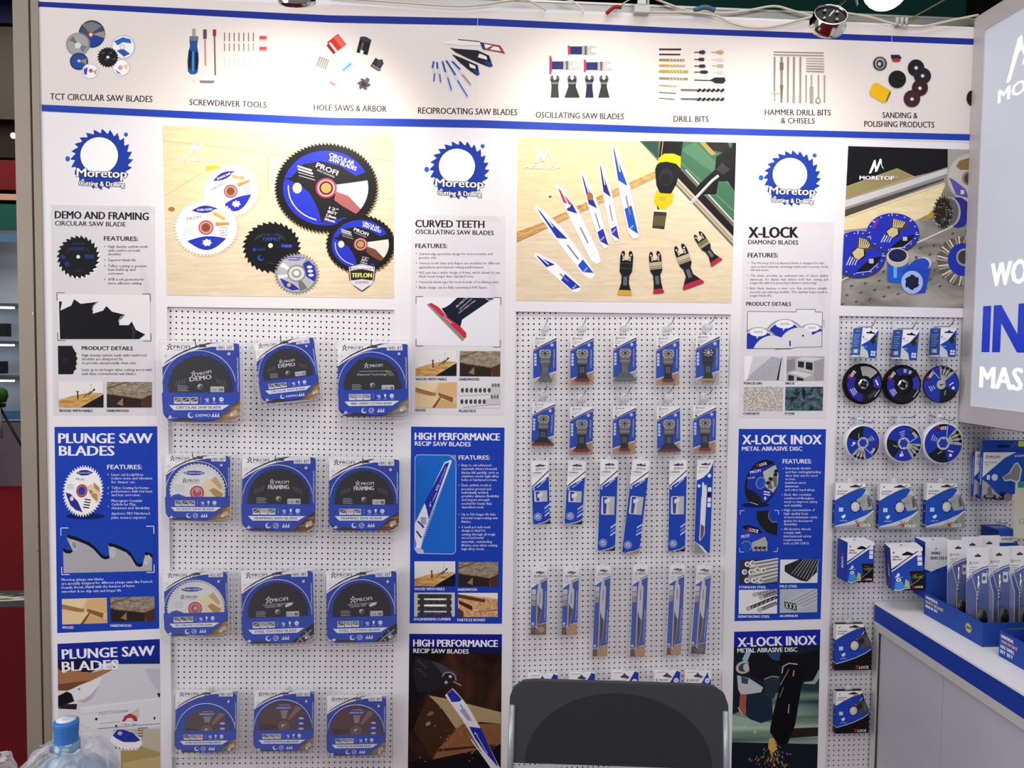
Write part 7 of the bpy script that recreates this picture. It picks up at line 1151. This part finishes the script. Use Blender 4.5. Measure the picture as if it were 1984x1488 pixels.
# ------------------------------------------------------------------ counter
CZ, CX = .7705, 1.297; e = empty('display_counter', (CX, 0, 0), 'white display counter with a blue edge band, standing against the wall at the right', 'counter')
mb = MB(); mb.box(0, 1.0, -1.9, -.002, CZ-.006, CZ, mat('ecebea', .35, 0, .4)); mb.build('worktop', e)
mb = MB(); mb.box(.0008, 1.0, -1.9, -.002, CZ-.058, CZ-.006, mat('1d3c9c', .4)); mb.build('edge_band', e)
AF = mat('c9cac6', .4, .1, .5); mb = MB(); mb.box(0, .04, -.028, -.002, 0, CZ-.058, AF); mb.box(0, .04, -1.9, -.028, CZ-.084, CZ-.058, AF); mb.box(0, .04, -1.9, -1.87, 0, CZ-.084, AF); mb.box(0, .04, -1.87, -.028, 0, .03, AF); mb.build('frame', e)
PN = mat('bdbdc8', .5, 0, .3, .03, 4); mb = MB(); mb.box(.008, .02, -.34, -.03, .03, CZ-.085, PN); mb.build('side_panel', e); mb = MB(); mb.box(.0085, .02, -1.87, -.3412, .03, CZ-.085, PN); mb.build('side_panel', e)
mb = MB(); mb.box(.003, .007, -1.87, -.029, CZ-.0868, CZ-.0842, '3c3c40'); mb.box(.003, .007, -.0315, -.0285, 0.03, CZ-.085, '3c3c40'); mb.build('shadow_gap', e)
# display trays
def tray(x0, x1, y0, y1, h, label, lines, bk=1.9):
    e = empty('display_tray', (x0, y1, CZ), label, 'tray', 'blue card display trays'); W, Dp = x1-x0, y0-y1; TB = mat('2748a0', .45); t = .002
    mb = MB(); mb.box(0, W, 0, Dp, 0, t, TB); mb.box(0, t, 0, Dp, t, h, TB); mb.box(W-t, W, 0, Dp, t, h, TB); mb.box(t, W-t, 0, t, t, h, TB); mb.box(t, W-t, Dp-t, Dp, t, h*bk, TB)
    mb.build('tray_body', e)
    a = Art(lambda x, y, k: Vector((-.0003-k, Dp-x, y)), flip=-1); b = a
    for i, (tx, w_, c) in enumerate(lines): b.text(tx, .006, h*.76-i*h*.2, .006+w_, h*.13, c, b=.05)
    b.saw(Dp*.78, h*.48, h*.24, h*.24, '8c9a5c', 12, .25); b.ell(Dp*.78, h*.48, h*.18, h*.18, 'b9c24c', 14); b.text('NEW', Dp*.78-h*.13, h*.42, Dp*.78+h*.13, h*.13, '2a3c6a', b=.05); b.build('side_print', e)
    a = Art(lambda x, y, k: Vector((x, -.0003-k, y)), flip=-1); a.text('UNIVERSAL', W*.3, h*.72, W*.6, h*.05, 'a99a5c', res=1); a.line([(W*.25, h*.14), (W*.7, h*.14)], h*.03, 'a9b4dc'); a.build('front_print', e)
tray(1.388, 1.62, -.112, -.372, .064, 'blue card display tray holding arbor blister packs, at the back of the counter', (('UNIVERSAL', .06, 'e8e8ee'), ('QUICK RELEASE', .085, 'd9cf9a'), ('ARBOR SET', .06, 'e8e8ee')))
tray(1.392, 1.60, -.43, -.70, .066, 'blue card display tray nearest the camera on the counter', (('UNIVERSAL', .045, 'e8e8ee'), ('TRIPLEPOINT', .06, 'd9a09a'), ('HEX DRILL', .05, 'e8e8ee'), ('BIT SET', .045, 'e8e8ee')), 1.0)
def arbor_pack(x, y, label, z=CZ+.004, H=.235, lean=.04):
    W = .064; e = empty('arbor_blister_pack', (x, y, z), label, 'blister pack', 'arbor packs in the tray', (-lean, 0, radians(2)))
    mb = MB(); slab(mb, [(0, -H), (W, -H), (W, 0), (0, 0)], 0, .0008, WHITE); a = Art(local_fn); a.mb = mb
    a.poly([(0, -H*.6), (W*.3, -H*.69), (W*.7, -H*.74), (W, -H*.76), (W, 0), (0, 0)], '21459f'); a.line([(0, -H*.62), (W*.3, -H*.71), (W*.7, -H*.76), (W, -H*.78)], .004, '77809a'); euro(a, W*.5, -H*.9, .02, '3a3c48'); figure_logo(a, .01, -H*.82, .009, '3a3c48'); a.text('PROFI', .016, -H*.81, .034, .0055, '4a4c58', b=.0); [a.line([(.006, -H*.77+i*.006), (.03-i*.004, -H*.77+i*.006)], .0014, '6a6c78') for i in range(3)]
    a.rect(W*.7, -H*.7, W*.93, -H*.58, 'e3e5ea'); a.ell(W*.8, -H*.64, .005, .006, '3a3c48', 8); mb.build('card', e)
    mb = MB(); mb.tube([(W*.45, -.008, H*.68), (W*.45, -.008, H*.38)], .0035, metal('b9bac4', .2), 8)
    for k in range(7): mb.tube([(W*.45-.004, -.009, H*(.66-k*.04)), (W*.45+.004, -.011, H*(.64-k*.04))], .0014, metal('d9dae2', .2), 5)
    mb.build('pilot_drill', e); mb = MB(); mb.lathe([(.0002, 0), (.016, 0), (.017, .03), (.014, .05), (.008, .056), (.0002, .056)], Matrix.Translation((W*.45, -.018, .018)), mat('15151a', .35, .2, .5), 16); mb.build('arbor_body', e)
    mb = MB(); q = [(-.002, H*.56), (W*.2, H*.66), (W*.8, H*.7), (W+.002, H*.56)]; xs_ = (.004, W-.004)
    mb.add([(0, -.002, .004), (.008, -.03, .008), (.008, -.03, H*.5), (0, -.002, H*.74), (W, -.002, .004), (W-.008, -.03, .008), (W-.008, -.03, H*.5), (W, -.002, H*.74)], [(0, 1, 2, 3), (5, 4, 7, 6), (1, 5, 6, 2), (2, 6, 7, 3)], CLEAR)
    for s_ in (.008, W-.008): mb.tube([(s_, -.03, .008), (s_, -.03, H*.5), (s_, -.003, H*.74)], .0008, clear_plastic('clear_plastic_rim', .42, .15), 4)
    mb.build('clear_shell', e)
for (x, y, lb_) in ((1.402, -.20, 'arbor blister pack with white top at the back left of the tray'), (1.468, -.165, 'arbor blister pack in the back row, second from the left'), (1.53, -.15, 'arbor blister pack in the back row, third from the left'),
        (1.402, -.285, 'arbor blister pack with a visible drill at the front left of the tray'), (1.470, -.275, 'arbor blister pack in the front row, second from the left'), (1.534, -.27, 'arbor blister pack in the front row, at the right edge')): arbor_pack(x, y, lb_)
e = empty('clear_tool_case', (1.425, -.50, CZ+.0025), 'clear plastic case with a black and red lid standing in the nearest tray', 'case')
mb = MB(); mb.box(0, .09, -.05, .02, 0, .14, clear_plastic('pale_clear_plastic', .3, .15, 'c8d8e8')); mb.build('clear_case', e); mb = MB(); mb.box(-.004, .094, -.056, .026, .14, .148, mat('a8402c', .4)); mb.box(-.004, .094, -.056, .026, .148, .156, '15151a'); mb.build('lid', e)
mb = MB(); mb.box(.006, .084, -.046, .014, .1565, .20, mat('242c70', .4)); a = Art(lambda x, y, k: Vector((x, -.0463-k, y))); a.mb = mb; a.rect(.01, .16, .08, .172, '8a3c50'); a.ell(.05, .185, .008, .006, 'd9dcea'); mb.build('label_card', e)
# ------------------------------------------------------------------ folding chair in front of the middle pegboard
cl, cr = Vector((.1294, -.60, 0)), Vector((.1294+.4765, -.656, 0)); ex = (cr-cl).normalized(); WC = (cr-cl).length; ey = Vector((-ex.y, ex.x, 0))
e = empty('folding_chair', (cl+cr)/2, 'folding chair with a dark grey plastic back and pale metal tubes', 'chair', rot=(0, 0, math.atan2(ex.y, ex.x)))
ZT = .806; h_ = WC/2; CP = mat('383b40', .55, 0, .35, .04, 60, .08)
def chair_slab(mb, pts, th, m, rec=.10):
    f_ = [Vector((x, -rec*(ZT-z)-.0, z)) for x, z in pts]; bk = [v+Vector((0, th, 0)) for v in f_]; mb.hexa(f_, bk, m)
prof = [(h_-.0, ZT-.040), (h_-.008, ZT-.018), (h_-.03, ZT-.003), (h_-.055, ZT), (-h_+.055, ZT), (-h_+.03, ZT-.003), (-h_+.008, ZT-.018), (-h_, ZT-.040), (-h_, ZT-.052), (-h_+.011, ZT-.052), (-h_+.010, ZT-.178), (h_-.010, ZT-.178), (h_-.011, ZT-.052), (h_, ZT-.052)]
mb = MB(); chair_slab(mb, prof, .014, CP); mb.build('backrest', e)
mb = MB(); arc_ = [(.205*cos(radians(t)), ZT-.178+.002+.155*sin(radians(t))) for t in range(0, 181, 9)]; f_ = [Vector((x, -.10*(ZT-z)-.0008, z)) for x, z in arc_]; mb.hexa(f_, [v+Vector((0, .0007, 0)) for v in f_], mat('272a30', .5, 0, .35, .04, 60, .08)); q = mb.build('shade_patch', e); q['label'] = 'half-round shade on the backrest, laid on as a darker patch'  # thin dark sheet stands in for shade falling on the backrest
TM = mat('a4adaf', .35, .35, .5)
for s_ in (-1, 1):
    mb = MB(); pts = [(s_*(h_-.0055), -.10*.052, ZT-.053), (s_*(h_-.004), -.018, ZT-.178), (s_*(h_+.010), .0, .45), (s_*(h_+.03), .12, .01)]; mb.tube(pts, [.0065, .007, .008, .009], TM, 8); mb.build('back_leg', e)
    mb = MB(); mb.tube([(s_*(h_-.014), -.045, .58), (s_*(h_-.014), -.16, .44), (s_*(h_-.014), -.38, .01)], .009, TM, 8); mb.build('front_leg', e)
mb = MB(); o = rounded(-h_+.03, -.0, h_-.03, .36, .05, 4); mb.hexa([Vector((x, y-.41, .46)) for x, y in o][::-1], [Vector((x, y-.41, .435)) for x, y in o][::-1], CP); mb.build('seat', e)
# ------------------------------------------------------------------ water bottle in a plastic bag, lower left
bx, by = -.8325, -.575; mb = MB(); mb.box(bx-.17, bx+.17, by-.15, by+.15, .001, .16, mat('9a7448', .8)); mb.box(bx-.03, bx+.03, by-.151, by-.15, .02, .16, 'b9a078'); q = mb.build('cardboard_box', None, None, Vector((bx, by, 0))); tag(q, 'brown cardboard box on the floor under the large water bottle', 'box')
e = empty('water_bottle', (bx, by, .1615), 'large water bottle with a blue sealed cap, wrapped in a clear plastic bag', 'bottle')
mb = MB(); mb.lathe([(.0002, 0), (.12, 0), (.132, .02), (.135, .1), (.128, .14), (.135, .18), (.135, .28), (.13, .34), (.12, .39), (.1, .43), (.07, .46), (.035, .48), (.027, .5), (.027, .52)], Matrix(), mat('6f8fb0', .12, 0, .6), 32); mb.build('bottle_body', e)
CB = ramp_mat('sealed_cap_blue', 'wave', '2c66b4', '4c8ad4', 90, 1, 1, (1, 1, 1), (0, 0, 0), .3, .7, .4)
mb = MB(); mb.lathe([(.023, .482), (.0225, .5), (.0245, .545), (.0255, .558), (.0250, .564), (.021, .567), (.0002, .567)], Matrix(), CB, 28); mb.build('cap', e)
mb = MB(); mb.lathe([(.0002, .5674), (.0195, .5674), (.0195, .5682), (.0002, .5682)], Matrix(), mat('dfe2e8', .5), 20); a = Art(lambda x, y, k: Vector((x, y, .5683+k)), flip=-1); a.mb = mb; a.line([(-.008, -.001), (.008, -.001)], .0015, '6c8cc0'); a.line([(-.006, -.006), (.006, -.006)], .0015, '6c8cc0'); mb.build('cap_label', e)
BAGM = clear_plastic('crumpled_bag_film', .17, .22)
def bag(cx, cy, z0, z1, r0, r1, label, seed, sx=1.0, BAGM=BAGM):
    from mathutils import noise
    nu, nv = 72, 26; V = []; Fc = []
    for j in range(nv+1):
        v = j/nv; z = z0+(z1-z0)*(1-(1-v)**1.6) if v < 1 else z1; r = (r0*(1-v)**.75+r1*v) if v < .92 else r1*(1+(v-.92)*6)
        for i in range(nu):
            t = 2*pi*i/nu; pleat = .10*sin(t*9+seed+v*3)*v + .05*sin(t*17+seed*2-v*6)
            n = noise.noise(Vector((cos(t)*2.6+seed, sin(t)*2.6, v*4)))*.22+noise.noise(Vector((cos(t)*8, sin(t)*8+seed, v*11)))*.08
            rr = r*(1+pleat*.8+n); V.append((rr*cos(t)*sx, rr*sin(t), z+n*.04*(z1-z0)*3-z0))
    for j in range(nv):
        for i in range(nu): Fc.append((j*nu+i, j*nu+(i+1) % nu, (j+1)*nu+(i+1) % nu, (j+1)*nu+i))
    mb = MB(); mb.add(V, Fc, BAGM, False); q = mb.build('plastic_bag', None, None); q.location = (cx, cy, z0); tag(q, label, 'bag'); return q
bag(bx+.005, by, .36, .675, .158, .036, 'crumpled clear plastic bag gathered round the neck of the water bottle', 1.3)
bag(-1.0, by-.02, .385, .655, .085, .03, 'crumpled pinkish clear plastic bag at the lower left edge beside the bottle', 5.1, 1.2, clear_plastic('pinkish_bag_film', .3, .3, 'd8b4ac'))
mb = MB(); mb.box(-1.2, -1.005, by-.16, by+.08, .001, .38, mat('b0a49a', .8)); q = mb.build('storage_box', None, None, Vector((-1.1, by, 0))); tag(q, 'pale box on the floor under the plastic bag, left of the water bottle', 'box')
# ------------------------------------------------------------------ spot heads, arms and cables on top of the wall
CH = metal('c9c6bc', .12)
def spot_head(px, py, d, label, aim, rod):
    c = P(px, py, d); e = empty('spot_lamp', c, label, 'lamp', 'chrome spot lamps on the wall top'); Z = Vector(aim).normalized(); Mx = Z.to_track_quat('Z', 'Y').to_matrix().to_4x4(); R = .0405
    mb = MB(); mb.lathe([(R, .0), (R*1.06, .004), (R*1.06, .012), (R, .016), (R*.98, .036), (R*.92, .038), (R*.9, .032)], Mx, CH, 32, True, False); mb.build('housing', e)
    mb = MB(); mb.lathe([(.0002, .031), (R*.91, .031), (R*.91, .034)], Mx, mat('17171a', .4), 28, False, False)
    for k in range(4): t = k*pi/2+.6; mb.lathe([(.0002, .038), (.004, .037), (.0045, .031)], Mx @ Matrix.Translation((R*.5*cos(t), R*.5*sin(t), 0)), metal('c9c9cc', .2), 8)
    mb.build('back_plate', e); mb = MB(); mb.lathe([(.0002, .002), (R*.95, .002), (R*.95, .006), (.0002, .006)], Mx, mat('fff0d8', .4, 0, .3, 0, 1, 0, 6), 28); mb.build('lens', e)
    mb = MB(); mb.tube([v-c for v in rod], .0035, metal('b9b9bb', .25), 8); mb.build('arm', e); return e
spot_head(576, 8, .42, 'chrome spot lamp at the upper left, cut by the frame', (0, -.55, .85), [P(576, 2, .44), P(590, -40, .3), P(600, -46, .03)])
spot_head(1601, 54, .42, 'chrome spot lamp with a black back at the upper right', (-.1, -.84, .55), [P(1587, 58, .45), P(1612, 26, .44), P(1642, -6, .38), P(1655, -20, .2), P(1660, 10, .0)])
CW = mat('cdc6b4', .5)
def cable(pts, r, m, label, name='cable'):
    q = [P(x, y, d) for x, y, d in pts]; o = q[0]; mb = MB(); mb.tube(spline([v-o for v in q], 5), r, m, 7); ob = mb.build(name); ob.location = o; return tag(ob, label, 'cable', 'cables along the wall top')
T0 = .014
cable([(640, -6, T0), (760, 4, T0), (880, 12, T0), (935, 9, T0), (990, 1, T0), (1020, 0, T0), (1045, 12, T0), (1058, 20, T0)], .0028, CW, 'cream cable lying on the wall top between the two spot lamps')
cable([(1085, -6, T0), (1110, 3, T0), (1125, 14, T0), (1131, 25, T0)], .0028, mat('dcdad6', .5), 'short white cable dropping behind the wall top')
cable([(1190, 20, T0-.03), (1215, 2, T0-.03), (1240, -8, T0-.03)], .0016, mat('dcdad6', .5), 'thin white wire beside the white clamp')
cable([(1255, 24, T0), (1290, 24, T0), (1335, 24, T0), (1385, 30, T0), (1420, 46, T0), (1465, 54, T0), (1510, 49, T0), (1560, 36, T0), (1615, 24, T0), (1680, 32, T0), (1730, 46, T0), (1780, 52, T0), (1850, 38, T0), (1895, 29, T0)], .0034, CW, 'thick cream cable looping past the right spot lamp')
cable([(1260, -6, T0-.02), (1300, 10, T0-.02), (1340, 22, T0-.02), (1400, 26, T0-.02), (1450, 20, T0-.02), (1500, 12, T0-.02), (1540, 22, T0-.02), (1585, 34, T0-.02)], .0034, CW, 'upper cream cable running behind the right spot lamp')
cable([(1735, 52, T0-.01), (1790, 22, T0-.01), (1840, -6, T0-.01)], .002, mat('6a6a40', .5), 'thin dark wire rising to the upper right')
cable([(1175, 26, T0), (1190, 14, T0), (1204, 14, T0)], .0055, mat('9a2a24', .5), 'short red taped cable joint left of the white clamp')
cable([(1345, 20, T0), (1365, 14, T0), (1385, 20, T0)], .007, mat('4a6a7c', .4), 'blue grey taped cable joint right of the white clamp')
o = P(1243, 22, T0); mb = MB(); mb.box(-.022, .022, -.01, .012, -.006, .016, mat('c9c9c6', .5)); mb.box(-.014, .01, -.012, -.006, .016, .05, mat('d4d4d2', .5)); mb.box(.014, .02, -.01, .008, .016, .045, mat('a9a9a6', .4)); q = mb.build('cable_clamp'); q.location = o; tag(q, 'white plastic cable clamp on the wall top above the drill bits picture', 'clamp')
for i, x in enumerate((1738, 1747, 1756)): o = P(x, 45, T0); mb = MB(); mb.tube([(0, 0, -.008), (0, 0, .016)], .005, mat('b5aca0', .5), 10); q = mb.build('wire_connector'); q.location = o; tag(q, 'small pale upright wire connector on the wall top, right of the lamp, %s' % ('left one', 'middle one', 'right one')[i], 'connector', 'wire connectors on the wall top')
# ------------------------------------------------------------------ hall beyond the wall
mb = MB(); mb.box(-14, 12, -6, 22, 6.0, 6.1, mat('15130f', .9)); struct(mb, 'ceiling')
mb = MB(); mb.box(-14, 12, 21.8, 22, 0, 6.0, mat('1c1a1a', .9)); struct(mb, 'wall_far')
e = empty('hanging_banner', P(1480, 0, -3.0), 'dark green banner hanging in the hall behind the wall top', 'banner'); mb = MB(); a0, a1 = P(1290, -60, -3.0)-e.location, P(1870, 60, -3.0)-e.location; mb.box(a0.x, a1.x, 0, .03, a1.z-.3, a0.z, mat('144038', .7)); mb.build('fabric', e)
o = P(1716, -24, -.9); e = empty('round_hall_lamp', o, 'bright round white hall lamp above the right spot lamp', 'lamp'); mb = MB(); ra = 42/1540*3.25
mb.lathe([(ra*sin(pi*k/12)+.0002, -ra*cos(pi*k/12)) for k in range(0, 8)], Matrix(), mat('fffaf0', .4, 0, .3, 0, 1, 0, 9), 28, True, False); mb.build('diffuser', e); mb = MB(); mb.lathe([(ra*1.0, ra*.3), (ra*.8, ra*.7), (ra*.4, ra*1.1), (.0002, ra*1.2)], Matrix(), mat('3a3a3c', .5), 28); mb.build('housing', e); mb = MB(); mb.tube([(0, 0, .08), (0, 0, 6.0-o.z)], .006, '2a2a2c', 6); mb.build('rod', e)
# neighbouring stand seen past the corner post
NY = -6.6
def nb(x0, x1, y0, y1, d, th, m, name, lb_, cat): a_, b_ = P(x0, y0, d), P(x1, y1, d); mb = MB(); mb.box(0, b_.x-a_.x, 0, th, b_.z-a_.z, 0, m); q = mb.build(name); q.location = a_; tag(q, lb_, cat); return q
a_ = P(-120, 452, NY-.35); mb = MB(); mb.box(-9, P(80, 600, NY).x+.4, 6.95, 7.0, 0, a_.z+.1, mat('b4c0cc', .6)); struct(mb, 'wall_left')
for i, (y, lb_) in enumerate(((588, 'upper lit shelf'), (661, 'middle lit shelf'), (730, 'lower lit shelf'))):
    a_ = P(44-0*i, y, NY); e = empty('lit_shelf', (a_.x-1.2, 6.6, a_.z), '%s with a white light strip on the neighbouring stand' % lb_, 'shelf', 'lit shelves on the neighbouring stand'); mb = MB(); o_ = [(0, .34), (0, 0), (1.08, 0), (1.16, .03), (1.2, .1), (1.2, .34)]; mb.hexa([Vector((x, y_, 0)) for x, y_ in o_], [Vector((x, y_, -.035)) for x, y_ in o_], mat('4c5560', .5)); mb.build('shelf_board', e); mb = MB(); mb.box(0, 1.08, .02, .07, -.055, -.0355, mat('f2f6ff', .5, 0, .3, 0, 1, 0, 5)); mb.build('light_strip', e)
nb(-60, 10, 626, 652, NY, .12, mat('26282c'), 'tool_case', 'small dark tool case on the middle lit shelf', 'case'); nb(-40, 6, 700, 724, NY, .1, mat('1f2026'), 'camera_device', 'small dark device on the lower lit shelf', 'device')
for (y0, y1, m_, nm, lb_, cat) in ((-80, 46, '1a1a3c', 'dark_blue_fascia', 'dark blue fascia panel high on the neighbouring stand', 'panel'), (46, 232, '3c3a36', 'grey_fascia', 'grey brown fascia panel on the neighbouring stand', 'panel'), (306, 368, '5c1418', 'red_fascia', 'dark red panel above the beam of the neighbouring stand', 'panel'), (372, 388, 'b08a74', 'beam', 'pale beam below the dark red panel', 'beam'), (392, 446, '184a40', 'green_panel', 'dark green panel under the pale beam', 'panel'), (450, 470, '4a6a8c', 'canopy_edge', 'blue grey canopy edge above the shelves', 'canopy')):
    nb(-140, 42, y0, y1, NY+.1, .03, mat(m_, .7), nm, lb_, cat)
nb(-140, 44, 232, 306, NY-.05, .03, mat('241f1c', .8), 'dark_fascia', 'dark panel behind the small bright lamp', 'panel')
c = P(26, 263, NY+.25); e = empty('small_spotlight', c, 'small bright warm spotlight on the neighbouring stand', 'lamp'); mb = MB(); mb.lathe([(.0002, 0), (.03, .0), (.032, .006)], Matrix.Rotation(radians(-80), 4, 'X'), mat('fff0d0', .4, 0, .3, 0, 1, 0, 14), 16); mb.build('bulb', e); mb = MB(); mb.lathe([(.036, 0), (.034, .05), (.0002, .06)], Matrix.Rotation(radians(-80), 4, 'X'), '3a342e', 16); mb.build('housing', e); mb = MB(); mb.tube([(0, 0, 0), (0, .15, .1), (0, .3, .14), (0, .4, .14)], .006, '3a342e', 6); mb.build('arm', e)
q = nb(-200, 47, 795, 812, NY+.2, .2, mat('4c7494', .6), 'side_counter', 'blue grey rounded counter top below the lit shelves', 'counter'); 
a_ = P(46, 812, NY+.22); mb = MB(); mb.box(-1.3, 0, 0, .2, -a_.z+.001, -.04, mat('77717c', .6)); q = mb.build('plinth'); q.location = a_; tag(q, 'grey plinth below the blue grey counter top', 'plinth')
e = empty('laser_tripod', (P(5, 950, -6.14).x, 6.14, 0), 'light grey tripod carrying a small green laser level on the red carpet', 'tripod'); zz = P(5, 770, -6.14).z
mb = MB(); mb.tube([(0, 0, zz-.42), (0, 0, zz-.08)], .012, '8c8c90', 8); mb.build('column', e)
for k in range(3):
    t = radians((0, 130, 235)[k]); r_ = .42; mb = MB(); mb.tube([(0, 0, zz-.12), (r_*.5*cos(t), r_*.5*sin(t), zz*.45), (r_*cos(t)*(1 if k == 0 else .3), r_*sin(t)*(1, -.9, .3)[k], .005)], .013, mat('1a1a1e' if k == 0 else 'b9b9bd', .4), 8); mb.build('leg', e)
mb = MB(); mb.box(-.035, .035, -.03, .03, zz-.1, zz-.06, '1a1a1e'); mb.build('head', e)
mb = MB(); mb.lathe([(.0002, -.07), (.05, -.06), (.07, 0), (.06, .06), (.03, .085), (.0002, .09)], Matrix(), mat('2f5a24', .6), 14); mb.box(-.03, .03, -.08, -.06, -.02, .03, '15151a'); q = mb.build('laser_level'); q.location = (P(5, 950, -6.14).x, 6.14, zz+.012); tag(q, 'small green and black laser level on the tripod head', 'laser level')
p0 = PZ(20, 1160, .0); e = empty('floor_sticker', (p0.x, p0.y, .0005), 'dark grey floor sticker with a white arrow and yellow green writing', 'sticker'); mb = MB(); mb.box(-.6, .35, -.16, .16, 0, .001, '3c4244'); mb.build('sheet', e)
a = Art(lambda x, y, k: Vector((x, y, .0012+k)), 2e-4, -1); a.line([(-.5, -.1), (.12, -.02)], .03, 'dcd8d0'); a.line([(-.15, .06), (.1, -.02)], .03, 'dcd8d0'); a.line([(-.5, -.1), (.1, .04)], .02, 'dcd8d0'); [a.line([(-.2+i*.07, .05+.03*(i % 2)), (-.15+i*.07, .12-.03*(i % 3))], .012, 'a8b03c') for i in range(8)]; a.build('print', e)
